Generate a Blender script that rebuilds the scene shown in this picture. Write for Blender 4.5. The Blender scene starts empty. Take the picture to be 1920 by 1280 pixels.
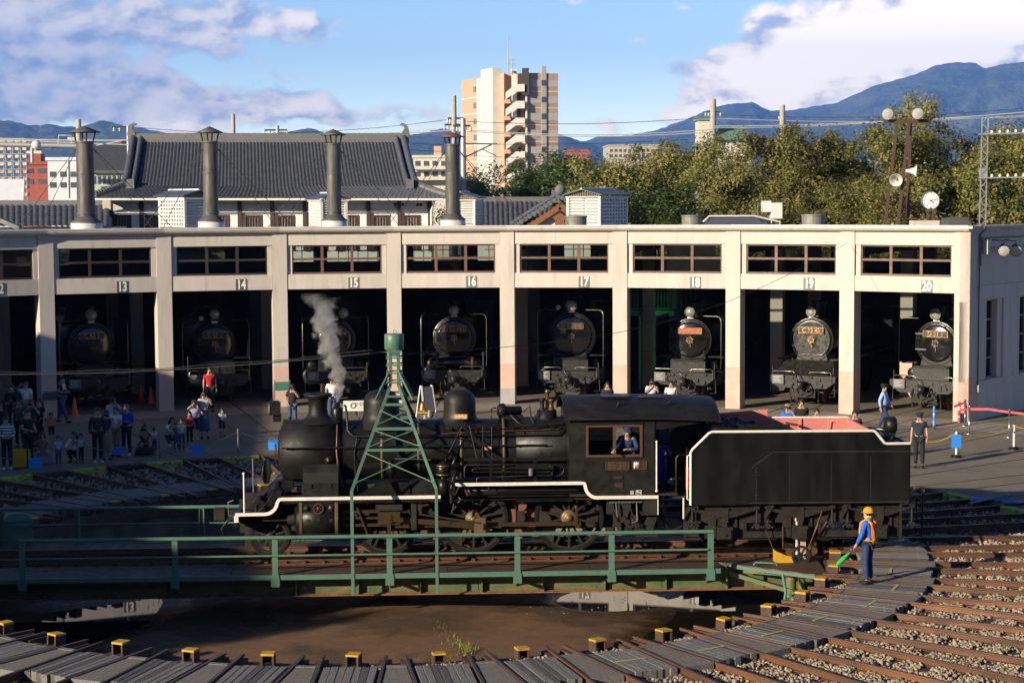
import bpy, math, random
import numpy as np
from math import sin, cos, tan, pi, radians, degrees, hypot, atan2, sqrt
from mathutils import Vector, Matrix
SC = bpy.context.scene
COL = SC.collection
random.seed(7)
RNG = np.random.default_rng(11)
# ------------------------------------------------------------------ camera
CAM_P = Vector((1.4606, -42.4029, 8.0993))
CAM_R = Vector((0.9994240628, -0.0334536038, -0.0056920158))
CAM_U = Vector((0.0082490603, 0.0768018868, 0.9970122483))
CAM_F = Vector((0.0329164951, 0.9964849856, -0.0770336146))
FPX = 3450.458
cd = bpy.data.cameras.new('camera'); cam = bpy.data.objects.new('camera', cd); COL.objects.link(cam)
m3 = Matrix((CAM_R, CAM_U, -CAM_F)).transposed()
cam.matrix_world = Matrix.Translation(CAM_P) @ m3.to_4x4()
cd.sensor_width = 36.0; cd.lens = FPX * 36.0 / 1920.0
cd.clip_start = 0.5; cd.clip_end = 40000
SC.camera = cam
# ------------------------------------------------------------------ light
SUN_AZ, SUN_EL = radians(40), radians(17)
TOSUN = Vector((-cos(SUN_AZ) * cos(SUN_EL), -sin(SUN_AZ) * cos(SUN_EL), sin(SUN_EL)))
sd = bpy.data.lights.new('sun', 'SUN'); sun = bpy.data.objects.new('sun', sd); COL.objects.link(sun)
sd.energy = 5.0; sd.angle = radians(0.53); sd.color = (1.0, 0.87, 0.665)
sun.rotation_euler = TOSUN.to_track_quat('Z', 'Y').to_euler(); sun.location = (-60, -60, 60)
SC.view_settings.view_transform = 'Standard'; SC.view_settings.look = 'None'
SC.view_settings.exposure = 1.05; SC.view_settings.gamma = 1.0
SC.view_settings.use_curve_mapping = False
SC.cycles.volume_bounces = 0; SC.cycles.max_bounces = 7; SC.cycles.transparent_max_bounces = 24
SC.cycles.use_denoising = True; SC.cycles.use_adaptive_sampling = True; SC.cycles.adaptive_threshold = 0.03; SC.cycles.diffuse_bounces = 3; SC.cycles.glossy_bounces = 3
SC.cycles.volume_max_steps = 128
W = bpy.data.worlds.new('World'); SC.world = W; W.use_nodes = True
def world():
 nt = W.node_tree; nt.nodes.clear(); N = nt.nodes.new; L = nt.links.new
 def math_(op, a, b=None, c=None, clamp=False):
  n = N('ShaderNodeMath'); n.operation = op; n.use_clamp = clamp
  for i, v in enumerate((a, b, c)):
   if v is None: continue
   if isinstance(v, (int, float)): n.inputs[i].default_value = v
   else: L(v, n.inputs[i])
  return n.outputs[0]
 def ramp(v, a, b, lo=0.0, hi=1.0):
  n = N('ShaderNodeMapRange'); n.interpolation_type = 'SMOOTHSTEP'; n.clamp = True
  L(v, n.inputs['Value'])
  for k, x in (('From Min', a), ('From Max', b), ('To Min', lo), ('To Max', hi)): n.inputs[k].default_value = x
  return n.outputs['Result']
 out = N('ShaderNodeOutputWorld'); bg = N('ShaderNodeBackground'); L(bg.outputs[0], out.inputs['Surface'])
 sky = N('ShaderNodeTexSky'); sky.sky_type = 'NISHITA'; sky.sun_disc = False
 sky.sun_elevation = SUN_EL; sky.sun_rotation = atan2(TOSUN.x, TOSUN.y)
 sky.altitude = 30; sky.air_density = 1.0; sky.dust_density = 0.25; sky.ozone_density = 2.0
 tc = N('ShaderNodeTexCoord'); sep = N('ShaderNodeSeparateXYZ'); L(tc.outputs['Generated'], sep.inputs[0])
 az = math_('MULTIPLY', math_('ARCTAN2', sep.outputs[0], sep.outputs[1]), 180 / pi)
 el = math_('MULTIPLY', math_('ARCSINE', sep.outputs[2]), 180 / pi)
 cmb = N('ShaderNodeCombineXYZ'); L(az, cmb.inputs[0]); L(math_('MULTIPLY', el, 1.7), cmb.inputs[1])
 def noise(scale, detail, rough, off=0.0, dist=0.0):
  n = N('ShaderNodeTexNoise'); n.noise_dimensions = '4D'; n.inputs['W'].default_value = off
  L(cmb.outputs[0], n.inputs['Vector'])
  n.inputs['Scale'].default_value = scale; n.inputs['Detail'].default_value = detail
  n.inputs['Roughness'].default_value = rough; n.inputs['Distortion'].default_value = dist
  return n.outputs['Fac']
 big = noise(0.11, 3, 0.5, 3.1); fine = noise(0.55, 9, 0.60, 1.7, 0.25)
 def blob(a0, e0, sa, se):
  dx = math_('DIVIDE', math_('SUBTRACT', az, a0), sa); dy = math_('DIVIDE', math_('SUBTRACT', el, e0), se)
  r = math_('ADD', math_('MULTIPLY', dx, dx), math_('MULTIPLY', dy, dy))
  return math_('POWER', 2.718, math_('MULTIPLY', r, -1.0))
 P2A = lambda px: (px - 960) / 60.2 + 1.89
 P2E = lambda py: (373 - py) / 60.2
 blobs = [(1420, 175, 150, 60, .55), (1560, 120, 200, 75, .75), (1690, 80, 260, 60, .8), (1860, 40, 200, 120, .7), (1300, 230, 110, 40, .5),
             (1100, 235, 70, 22, .35), (390, 205, 120, 42, .75), (280, 215, 90, 30, .5), (565, 195, 75, 42, .62), (670, 222, 90, 24, .38),
             (810, 212, 80, 34, .48), (380, 60, 240, 62, .52), (90, 90, 170, 95, .62), (60, 200, 190, 50, .62), (200, 165, 150, 30, .4), (480, 40, 120, 40, .3), (1290, 135, 75, 16, .26), (640, 46, 60, 14, .22), (30, 20, 130, 50, .45), (1010, 8, 100, 12, .2)]
 acc = math_('MULTIPLY', ramp(big, 0.56, 0.80), 0.45)
 inview = ramp(math_('ABSOLUTE', math_('SUBTRACT', az, 2.0)), 17.0, 26.0)
 acc = math_('MULTIPLY', acc, math_('ADD', math_('MULTIPLY', inview, 0.7), 0.3))
 for (x, y, sx, sy, a) in blobs:
  acc = math_('ADD', acc, math_('MULTIPLY', blob(P2A(x), P2E(y), sx / 60.2, sy / 60.2), a))
 dens = math_('ADD', math_('MULTIPLY', math_('SUBTRACT', fine, 0.5), 1.9), acc)
 cov = ramp(dens, 0.24, 0.56)
 cm2 = N('ShaderNodeCombineXYZ'); L(math_('ADD', az, -0.35), cm2.inputs[0]); L(math_('MULTIPLY', math_('ADD', el, 0.35), 1.7), cm2.inputs[1])
 n2 = N('ShaderNodeTexNoise'); n2.noise_dimensions = '4D'; n2.inputs['W'].default_value = 1.7; L(cm2.outputs[0], n2.inputs['Vector'])
 n2.inputs['Scale'].default_value = 0.55; n2.inputs['Detail'].default_value = 6; n2.inputs['Roughness'].default_value = 0.55; n2.inputs['Distortion'].default_value = 0.25
 lit = ramp(math_('SUBTRACT', fine, n2.outputs['Fac']), -0.16, 0.13)
 warm = math_('MAXIMUM', ramp(az, -14.0, 8.0, 0.12, 1.0), math_('MULTIPLY', ramp(el, 3.4, 2.2), ramp(az, -11.0, -8.0, 0.1, 0.62)))
 lit = math_('MULTIPLY', lit, 1.0)
 c1 = N('ShaderNodeMix'); c1.data_type = 'RGBA'; L(math_('MULTIPLY', lit, math_('ADD', math_('MULTIPLY', warm, 0.72), 0.28)), c1.inputs['Factor'])
 c1.inputs['A'].default_value = (3.9, 4.9, 6.7, 1); c1.inputs['B'].default_value = (25, 20.6, 15.0, 1)
 c2 = N('ShaderNodeMix'); c2.data_type = 'RGBA'; L(math_('MULTIPLY', warm, ramp(dens, 0.3, 0.9)), c2.inputs['Factor'])
 L(c1.outputs['Result'], c2.inputs['A']); c2.inputs['B'].default_value = (28, 24, 18.5, 1)
 skyc = N('ShaderNodeMix'); skyc.data_type = 'RGBA'; skyc.blend_type = 'MULTIPLY'; skyc.inputs['Factor'].default_value = 1.0
 hz = N('ShaderNodeMix'); hz.data_type = 'RGBA'; hz.blend_type = 'MULTIPLY'; hz.inputs['Factor'].default_value = 1.0
 L(sky.outputs[0], hz.inputs['A']); ex_ = math_('POWER', 2.718, math_('MULTIPLY', math_('MAXIMUM', el, 0.0), -0.16)); hb_ = [math_('ADD', 1.0, math_('MULTIPLY', ex_, q_)) for q_ in (12.5, 9.4, 6.6)]
 cz = N('ShaderNodeCombineColor'); L(hb_[0], cz.inputs[0]); L(hb_[1], cz.inputs[1]); L(hb_[2], cz.inputs[2]); L(cz.outputs[0], hz.inputs['B'])
 L(hz.outputs['Result'], skyc.inputs['A']); skyc.inputs['B'].default_value = SKY_TINT
 mx = N('ShaderNodeMix'); mx.data_type = 'RGBA'; L(math_('MULTIPLY', cov, ramp(el, -1.0, 0.4)), mx.inputs['Factor'])
 L(skyc.outputs['Result'], mx.inputs['A']); L(c2.outputs['Result'], mx.inputs['B'])
 L(mx.outputs['Result'], bg.inputs['Color']); bg.inputs['Strength'].default_value = SKY_STRENGTH
SKY_TINT = (0.36, 0.475, 0.70, 1); SKY_STRENGTH = 0.05
world()
# ------------------------------------------------------------------ pixel helpers (directions in the photograph -> points on known surfaces)
def ray(px, py):
 return CAM_F + CAM_R * ((px - 960) / FPX) + CAM_U * ((640 - py) / FPX)
def on_z(px, py, z=0.0):
 d = ray(px, py); return CAM_P + d * ((z - CAM_P.z) / d.z)
def on_plane(px, py, n, c):
 d = ray(px, py); n = Vector(n); return CAM_P + d * ((c - n.dot(CAM_P)) / n.dot(d))
def on_y(px, py, y):
 return on_plane(px, py, (0, 1, 0), y)
PHI = radians(0.8)
def S(px, py, off):
 """pixel -> (u, z) on the vertical plane `off` metres camera-side of the turntable axis"""
 P = on_plane(px, py, (sin(PHI), -cos(PHI), 0), off)
 return P.x * cos(PHI) + P.y * sin(PHI), P.z
def polar(r, th, z=0.0):
 a = radians(th); return Vector((r * sin(a), r * cos(a), z))
# ------------------------------------------------------------------ mesh builder
def frame_of(d):
 d = Vector(d).normalized(); up = Vector((0, 0, 1)) if abs(d.z) < 0.95 else Vector((1, 0, 0))
 a = up.cross(d).normalized(); b = d.cross(a); return a, b
class MB:
 def __init__(s): s.v = []; s.f = []; s.s = []
 def add(s, vs, fs, smooth=False):
  o = len(s.v); s.v.extend([tuple(x) for x in vs])
  for f in fs: s.f.append([i + o for i in f]); s.s.append(smooth)
  return s
 def box(s, x0, x1, y0, y1, z0, z1):
  vs = [(x, y, z) for z in (z0, z1) for x, y in ((x0, y0), (x1, y0), (x1, y1), (x0, y1))]
  return s.add(vs, [(3, 2, 1, 0), (4, 5, 6, 7), (0, 1, 5, 4), (1, 2, 6, 5), (2, 3, 7, 6), (3, 0, 4, 7)])
 def hexa(s, lo, hi):
  return s.add(list(lo) + list(hi), [(3, 2, 1, 0), (4, 5, 6, 7), (0, 1, 5, 4), (1, 2, 6, 5), (2, 3, 7, 6), (3, 0, 4, 7)])
 def bar(s, p, q, w, h, up=(0, 0, 1)):
  p = Vector(p); q = Vector(q); d = (q - p).normalized(); u = Vector(up)
  a = d.cross(u)
  if a.length < 1e-4: a = d.cross(Vector((1, 0, 0)))
  a.normalize(); b = a.cross(d).normalized(); a = a * (w / 2); b = b * (h / 2)
  return s.hexa([p - a - b, p + a - b, p + a + b, p - a + b], [q - a - b, q + a - b, q + a + b, q - a + b])
 def tube(s, pts, r, n=8, cap=True):
  pts = [Vector(p) for p in pts]; rs = r if isinstance(r, (list, tuple)) else [r] * len(pts)
  rings = []; a = None
  for i, p in enumerate(pts):
   d = (pts[min(i + 1, len(pts) - 1)] - pts[max(i - 1, 0)]).normalized()
   if a is None: a, b = frame_of(d)
   else:
    a = (a - d * a.dot(d)); a = a.normalized() if a.length > 1e-6 else frame_of(d)[0]; b = d.cross(a)
   rings.append([p + (a * cos(2 * pi * k / n) + b * sin(2 * pi * k / n)) * rs[i] for k in range(n)])
  fs = []
  for i in range(len(pts) - 1):
   for k in range(n): fs.append((i * n + k, i * n + (k + 1) % n, (i + 1) * n + (k + 1) % n, (i + 1) * n + k))
  vs = [v for r_ in rings for v in r_]; s.add(vs, fs, n > 4)
  if cap:
   s.add(rings[0], [tuple(range(n))[::-1]]); s.add(rings[-1], [tuple(range(n))])
  return s
 def cyl(s, p, q, r0, r1=None, n=16, cap=True): return s.tube([p, q], [r0, r0 if r1 is None else r1], n, cap)
 def lathe(s, o, d, prof, n=24, arc=(0, 2 * pi), smooth=True, capends=False):
  o = Vector(o); d = Vector(d).normalized(); a, b = frame_of(d); full = abs(arc[1] - arc[0] - 2 * pi) < 1e-6
  m = n if full else n + 1; vs = []
  for t, r in prof:
   for k in range(m):
    g = arc[0] + (arc[1] - arc[0]) * k / n
    vs.append(o + d * t + (a * cos(g) + b * sin(g)) * r)
  fs = []
  for i in range(len(prof) - 1):
   for k in range(n):
    k2 = (k + 1) % m
    fs.append((i * m + k, i * m + k2, (i + 1) * m + k2, (i + 1) * m + k))
  s.add(vs, fs, smooth)
  if capends and full:
   s.add(vs[:m], [tuple(range(m))[::-1]]); s.add(vs[-m:], [tuple(range(m))])
  return s
 def prism(s, poly, o, ea, eb, en, t0, t1, smooth=False):
  o = Vector(o); ea = Vector(ea); eb = Vector(eb); en = Vector(en); n = len(poly)
  vs = [o + ea * x + eb * y + en * t for t in (t0, t1) for x, y in poly]
  s.add(vs, [tuple(range(n))[::-1], tuple(range(n, 2 * n))])
  s.add(vs, [(i, (i + 1) % n, n + (i + 1) % n, n + i) for i in range(n)], smooth); return s
 def xz(s, poly, y0, y1): return s.prism(poly, (0, 0, 0), (1, 0, 0), (0, 0, 1), (0, 1, 0), y0, y1)
 def sphere(s, c, r, n=12, m=8, sc=(1, 1, 1)):
  c = Vector(c); vs = [c + Vector((0, 0, r * sc[2]))]
  for i in range(1, m):
   t = pi * i / m
   for k in range(n): vs.append(c + Vector((r * sc[0] * sin(t) * cos(2 * pi * k / n), r * sc[1] * sin(t) * sin(2 * pi * k / n), r * sc[2] * cos(t))))
  vs.append(c - Vector((0, 0, r * sc[2]))); fs = [(0, 1 + k, 1 + (k + 1) % n) for k in range(n)]
  for i in range(m - 2):
   for k in range(n): fs.append((1 + i * n + k, 1 + (i + 1) * n + k, 1 + (i + 1) * n + (k + 1) % n, 1 + i * n + (k + 1) % n))
  l = len(vs) - 1; fs += [(l, 1 + (m - 2) * n + (k + 1) % n, 1 + (m - 2) * n + k) for k in range(n)]
  return s.add(vs, fs, True)
 def rivet(s, p, nrm, r=0.012):
  p = Vector(p); nrm = Vector(nrm); a, b = frame_of(nrm); vs = [p + a * r, p + b * r, p - a * r, p - b * r, p + nrm * r * 0.8]
  return s.add(vs, [(0, 1, 4), (1, 2, 4), (2, 3, 4), (3, 0, 4)], True)
 def rivets(s, p, q, nrm, step=0.06, r=0.012):
  p = Vector(p); q = Vector(q); n = max(1, int((q - p).length / step))
  for i in range(n + 1): s.rivet(p.lerp(q, i / n), nrm, r)
  return s
 def wheel_ring(s, c, ax, r0, r1, w, n=28):
  return s.lathe(Vector(c) - Vector(ax) * w / 2, ax, [(0, r0), (0, r1), (w, r1), (w, r0), (0, r0)], n, smooth=False)
 def mesh(s, name):
  me = bpy.data.meshes.new(name); me.from_pydata(s.v, [], s.f); me.polygons.foreach_set('use_smooth', s.s); me.update(); return me
 def build(s, name, mat, parent=None, loc=None):
  o = bpy.data.objects.new(name, s.mesh(name)); COL.objects.link(o)
  if mat: o.data.materials.append(mat)
  if parent: o.parent = parent
  if loc is not None: o.location = loc
  return o
def tag(o, label=None, cat=None, group=None, kind=None):
 for k, v in (('label', label), ('category', cat), ('group', group), ('kind', kind)):
  if v: o[k] = v
 return o
def thing(name, label, cat, loc=(0, 0, 0), rz=0.0, group=None):
 o = bpy.data.objects.new(name, None); COL.objects.link(o); o.location = loc; o.rotation_euler = (0, 0, rz); o.empty_display_size = 0.2
 return tag(o, label, cat, group)
def struct(o, label=None): return tag(o, label, None, None, 'structure')
def inst(name, me, parent=None, mtx=None, mat=None):
 o = bpy.data.objects.new(name, me); COL.objects.link(o)
 if parent: o.parent = parent
 if mtx is not None: o.matrix_basis = mtx
 return o
def copy_tree(o, parent=None):
 c = o.copy(); COL.objects.link(c); c.parent = parent
 for ch in list(o.children): copy_tree(ch, c)
 return c
TEXTS = []
def text(s, size, mat, parent, mtx, name='lettering', extr=0.004, align='CENTER', sx=1.0, bold=0.0):
 cu = bpy.data.curves.new(name, 'FONT'); cu.body = s; cu.size = size; cu.extrude = extr; cu.align_x = align; cu.align_y = 'CENTER'; cu.offset = bold
 cu.resolution_u = 3
 o = bpy.data.objects.new(name, cu); COL.objects.link(o); cu.materials.append(mat)
 if parent: o.parent = parent
 o.matrix_basis = mtx @ Matrix.Diagonal((sx, 1, 1, 1)); TEXTS.append(o); return o
def basis(o, ex, ey, ez=None):
 ex = Vector(ex).normalized(); ey = Vector(ey).normalized(); ez = ex.cross(ey) if ez is None else Vector(ez)
 m = Matrix((ex, ey, ez)).transposed().to_4x4(); m.translation = Vector(o); return m
# ------------------------------------------------------------------ materials
MATS = {}
def M(name, c, c2=None, rough=0.6, metal=0.0, scale=6.0, lo=0.35, hi=0.65, bump=0.0, bscale=30.0, stretch=(1, 1, 1), c3=None, s3=2.0, lo3=0.55, hi3=0.7, rv=0.12, spec=0.5, detail=5.0, coat=0.0, emit=None, space='Object'):
 if name in MATS: return MATS[name]
 m = bpy.data.materials.new(name); m.use_nodes = True; nt = m.node_tree; N = nt.nodes.new; L = nt.links.new
 b = nt.nodes['Principled BSDF']; b.inputs['Roughness'].default_value = rough; b.inputs['Metallic'].default_value = metal
 b.inputs['Specular IOR Level'].default_value = spec; b.inputs['Coat Weight'].default_value = coat
 tc = N('ShaderNodeTexCoord'); mp = N('ShaderNodeMapping'); L(tc.outputs[space], mp.inputs[0]); mp.inputs['Scale'].default_value = stretch
 oi = N('ShaderNodeObjectInfo'); mp2 = N('ShaderNodeVectorMath'); mp2.operation = 'ADD'; L(mp.outputs[0], mp2.inputs[0])
 cx = N('ShaderNodeCombineXYZ'); mu = N('ShaderNodeMath'); mu.operation = 'MULTIPLY'; mu.inputs[1].default_value = 37.0; L(oi.outputs['Random'], mu.inputs[0]); L(mu.outputs[0], cx.inputs[0]); L(cx.outputs[0], mp2.inputs[1])
 def noise(sc, det=detail):
  n = N('ShaderNodeTexNoise'); n.inputs['Scale'].default_value = sc; n.inputs['Detail'].default_value = det; n.inputs['Roughness'].default_value = 0.6
  L(mp2.outputs[0], n.inputs['Vector']); return n.outputs['Fac']
 def rng(v, a, bb, x=0.0, y=1.0):
  n = N('ShaderNodeMapRange'); n.inputs['From Min'].default_value = a; n.inputs['From Max'].default_value = bb; n.inputs['To Min'].default_value = x; n.inputs['To Max'].default_value = y
  L(v, n.inputs['Value']); return n.outputs[0]
 c = tuple(c) + (1,)
 if c2 is not None:
  f = noise(scale); mx = N('ShaderNodeMix'); mx.data_type = 'RGBA'; L(rng(f, lo, hi), mx.inputs['Factor']); mx.inputs['A'].default_value = c; mx.inputs['B'].default_value = tuple(c2) + (1,)
  col = mx.outputs['Result']
  if c3 is not None:
   mx3 = N('ShaderNodeMix'); mx3.data_type = 'RGBA'; L(rng(noise(s3), lo3, hi3), mx3.inputs['Factor']); L(col, mx3.inputs['A']); mx3.inputs['B'].default_value = tuple(c3) + (1,); col = mx3.outputs['Result']
  L(col, b.inputs['Base Color']); L(rng(f, 0.3, 0.7, max(0.03, rough - rv), min(1, rough + rv)), b.inputs['Roughness'])
 else: b.inputs['Base Color'].default_value = c
 if bump:
  bp = N('ShaderNodeBump'); bp.inputs['Strength'].default_value = bump; bp.inputs['Distance'].default_value = 0.02; L(noise(bscale, 4), bp.inputs['Height']); L(bp.outputs[0], b.inputs['Normal'])
 if emit: b.inputs['Emission Color'].default_value = tuple(emit[:3]) + (1,); b.inputs['Emission Strength'].default_value = emit[3]
 MATS[name] = m; return m
# ================================================================== SETTING
DL = 8.419
RF = 30.47
COL0 = 6.93
def col_th(k): return COL0 + (k - 4) * DL
def bay_th(k): return COL0 + (k - 3.5) * DL
FAR_TH = [bay_th(k) for k in range(-5, 8)]
RIGHT_TH = [bay_th(7) + DL * i for i in range(1, 6)]
NEAR_TH = [180 - (-1.794 + DL * m) for m in range(-7, 12)]
def gravel_mat(name, c, c2, c3, scale, bump, rough=0.9):
 return M(name, c, c2, rough=rough, scale=scale, bump=bump, bscale=scale * 1.3, c3=c3, s3=0.9, lo3=0.45, hi3=0.65, detail=8)
m_ground = gravel_mat('gravel_ground', (0.17, 0.135, 0.095), (0.075, 0.06, 0.045), (0.13, 0.09, 0.055), 22, 0.9)
m_asphalt = M('asphalt', (0.185, 0.152, 0.108), (0.142, 0.118, 0.086), rough=0.85, scale=60, bump=0.35, bscale=160, c3=(0.225, 0.185, 0.13), s3=0.35, lo3=0.45, hi3=0.7, detail=8)
m_apron_conc = M('apron_concrete', (0.30, 0.255, 0.19), (0.23, 0.195, 0.145), rough=0.85, scale=2.2, bump=0.2, bscale=60, c3=(0.12, 0.11, 0.09), s3=0.6, lo3=0.55, hi3=0.75)
m_kerb = M('yellow_green_kerb_paint', (0.42, 0.46, 0.04), (0.30, 0.36, 0.05), rough=0.75, scale=5, bump=0.4, bscale=30, c3=(0.09, 0.10, 0.045), s3=5, lo3=0.52, hi3=0.62)
m_rail = M('rusty_rail_steel', (0.135, 0.056, 0.027), (0.07, 0.035, 0.021), rough=0.65, metal=0.2, scale=5, bump=0.35, bscale=50, stretch=(0.25, 1, 1), c3=(0.185, 0.075, 0.03), s3=1.2, lo3=0.5, hi3=0.7)
m_railtop = M('worn_rail_steel', (0.21, 0.16, 0.125), (0.15, 0.10, 0.07), rough=0.42, metal=0.8, scale=6, stretch=(0.2, 3, 1))
m_sleeper = M('dark_sleeper_timber', (0.030, 0.022, 0.017), (0.05, 0.038, 0.028), rough=0.85, scale=10, bump=0.6, bscale=25, stretch=(3, 0.4, 1))
m_plank = M('weathered_grey_timber', (0.215, 0.20, 0.18), (0.125, 0.115, 0.105), rough=0.8, scale=7, bump=0.5, bscale=20, stretch=(0.35, 5, 2), c3=(0.11, 0.10, 0.095), s3=4, lo3=0.6, hi3=0.75)
m_plank2 = M('dark_grey_timber', (0.105, 0.10, 0.094), (0.062, 0.059, 0.056), rough=0.8, scale=7, bump=0.5, bscale=20, stretch=(0.35, 5, 2), c3=(0.21, 0.2, 0.19), s3=4, lo3=0.6, hi3=0.75)
m_filler = M('grey_brown_filler_concrete', (0.20, 0.175, 0.145), (0.145, 0.125, 0.10), rough=0.9, scale=14, bump=0.7, bscale=70)
m_yellow = M('yellow_paint', (0.55, 0.32, 0.02), (0.44, 0.24, 0.02), rough=0.55, scale=9, c3=(0.16, 0.08, 0.03), s3=16, lo3=0.62, hi3=0.68)
m_rimsteel = M('brown_rim_steel', (0.085, 0.045, 0.03), (0.05, 0.03, 0.022), rough=0.75, scale=7, bump=0.4, bscale=30)
m_pitwall = M('stained_pit_concrete', (0.17, 0.13, 0.09), (0.10, 0.075, 0.055), rough=0.85, scale=1.5, bump=0.4, bscale=12, stretch=(1, 1, 0.25), c3=(0.05, 0.04, 0.035), s3=1.1)
m_pit = M('wet_brown_pit_concrete', (0.205, 0.108, 0.050), (0.135, 0.072, 0.034), rough=0.75, scale=2.6, bump=0.8, bscale=45, c3=(0.085, 0.048, 0.025), s3=0.55, lo3=0.47, hi3=0.6, rv=0.2, detail=8)
m_greenpaint = M('turntable_green_paint', (0.088, 0.172, 0.125), (0.070, 0.140, 0.100), rough=0.45, scale=5, bump=0.12, bscale=14, c3=(0.14, 0.10, 0.05), s3=5, lo3=0.70, hi3=0.78)
m_girder = M('rust_streaked_green_girder', (0.055, 0.10, 0.045), (0.10, 0.12, 0.045), rough=0.6, scale=3.2, bump=0.25, bscale=20, stretch=(0.7, 1, 2), c3=(0.21, 0.12, 0.045), s3=4.0, lo3=0.5, hi3=0.68)
m_rustflange = M('rust_orange_flange', (0.26, 0.12, 0.04), (0.15, 0.07, 0.03), rough=0.7, scale=8, bump=0.4, bscale=30)
def tread_mat():
 m = M('brown_chequer_plate', (0.105, 0.06, 0.042), (0.075, 0.045, 0.034), rough=0.6, metal=0.3, scale=5)
 nt = m.node_tree; N = nt.nodes.new; L = nt.links.new
 tc = N('ShaderNodeTexCoord'); w = N('ShaderNodeTexWave'); w.bands_direction = 'DIAGONAL'; w.inputs['Scale'].default_value = 9; L(tc.outputs['Object'], w.inputs['Vector'])
 bp = N('ShaderNodeBump'); bp.inputs['Strength'].default_value = 0.6; bp.inputs['Distance'].default_value = 0.01; L(w.outputs['Fac'], bp.inputs['Height']); L(bp.outputs[0], nt.nodes['Principled BSDF'].inputs['Normal'])
 return m
m_tread = tread_mat()
def ring_sheet(r0, r1, th0, th1, z, nth, rs=None):
 mb = MB(); rr = rs or [r0, r1]; n = len(rr)
 vs = [polar(r, th0 + (th1 - th0) * i / nth, z) for i in range(nth + 1) for r in rr]
 fs = [(i * n + j, (i + 1) * n + j, (i + 1) * n + j + 1, i * n + j + 1) for i in range(nth) for j in range(n - 1)]
 fs = [f[::-1] for f in fs]
 return mb.add(vs, fs)
g = ring_sheet(0, 0, 0, 360, -0.19, 120, [10.5, 14, 20, 40, 90, 200, 600, 2000, 6000, 12400]).build('ground', m_ground); struct(g)
# pit
def pit_floor():
 mb = MB(); nr, na = 34, 72; vs = [(0, 0, -1.2)]; fs = []
 for i in range(1, nr + 1):
  r = 10.1 * i / nr
  for k in range(na):
   a = 2 * pi * k / na; x, y = r * cos(a), r * sin(a)
   z = -1.22 - 0.155 * (max(0, r - 1.2) / 8.9) ** 1.1
   z += 0.035 * sin(0.55 * x + 1.1) * cos(0.5 * y - 0.3) + 0.02 * sin(1.3 * x - 0.7 * y)
   z -= 0.16 * max(0, r - 6.6) / 3.4 * (1 if y < -2 else 0.3) + 0.05 * math.exp(-((x - 5.6) ** 2 / 5.0 + (y + 3.6) ** 2 / 4.0)) + 0.12 * math.exp(-((x - 4.9) ** 2 / 1.5 + (y - 0.2) ** 2 / 1.3)) + 0.05 * math.exp(-((x + 6.0) ** 2 / 6 + (y + 2.0) ** 2 / 3))
   z += 0.05 * math.exp(-((x + 0.3) ** 2 / 14 + (y + 4.2) ** 2 / 3.5))
   vs.append((x, y, z))
 fs = [(0, 1 + k, 1 + (k + 1) % na) for k in range(na)]
 for i in range(nr - 1):
  for k in range(na): fs.append((1 + i * na + k, 1 + (i + 1) * na + k, 1 + (i + 1) * na + (k + 1) % na, 1 + i * na + (k + 1) % na))
 return mb.add(vs, fs, True)
PUDDLE_Z = -1.345
def wet_margin(m):
 nt = m.node_tree; N = nt.nodes.new; L = nt.links.new; b = nt.nodes['Principled BSDF']; tc = N('ShaderNodeTexCoord'); sp = N('ShaderNodeSeparateXYZ'); L(tc.outputs['Object'], sp.inputs[0])
 ns = N('ShaderNodeTexNoise'); ns.inputs['Scale'].default_value = 2.2; ns.inputs['Detail'].default_value = 7; L(tc.outputs['Object'], ns.inputs['Vector']); ad = N('ShaderNodeMath'); ad.operation = 'MULTIPLY_ADD'; L(ns.outputs['Fac'], ad.inputs[0]); ad.inputs[1].default_value = 0.07; L(sp.outputs[2], ad.inputs[2])
 mr = N('ShaderNodeMapRange'); mr.interpolation_type = 'SMOOTHSTEP'; mr.inputs['From Min'].default_value = PUDDLE_Z + 0.035; mr.inputs['From Max'].default_value = PUDDLE_Z + 0.085; L(ad.outputs[0], mr.inputs['Value'])
 mx = N('ShaderNodeMix'); mx.data_type = 'RGBA'; L(mr.outputs[0], mx.inputs['Factor']); mx.inputs['A'].default_value = (0.035, 0.021, 0.011, 1); L(b.inputs['Base Color'].links[0].from_socket, mx.inputs['B']); L(mx.outputs['Result'], b.inputs['Base Color'])
 mf = N('ShaderNodeMix'); L(mr.outputs[0], mf.inputs['Factor']); mf.inputs['A'].default_value = 0.22; L(b.inputs['Roughness'].links[0].from_socket, mf.inputs['B']); L(mf.outputs['Result'], b.inputs['Roughness'])
wet_margin(m_pit)
pf = pit_floor().build('pit_floor', m_pit); struct(pf)
m_water = M('still_puddle_water', (0.012, 0.010, 0.007), rough=0.015, spec=0.75)
w = MB().lathe((0, 0, PUDDLE_Z), (0, 0, 1), [(0, 0.01), (0, 10.05)], 64, smooth=False).build('puddle_water', m_water); struct(w)
pw = MB().lathe((0, 0, -1.6), (0, 0, 1), [(0, 10.06), (1.41, 10.06)], 96, smooth=True).build('pit_wall', m_pitwall); struct(pw)
rim = MB().lathe((0, 0, 0), (0, 0, 1), [(-0.5, 9.98), (-0.165, 9.98), (-0.165, 10.62), (-0.5, 10.62)], 96, smooth=False).build('pit_rim', m_rimsteel); struct(rim)
mb = MB()
for r_ in (9.42,):
 mb.lathe((0, 0, 0), (0, 0, 1), [(-1.44, r_ - 0.06), (-1.30, r_ - 0.03), (-1.22, r_ - 0.035), (-1.22, r_ + 0.035), (-1.30, r_ + 0.03), (-1.44, r_ + 0.06)], 120, smooth=False)
struct(mb.build('pit_ring_rail', m_rail))
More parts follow.
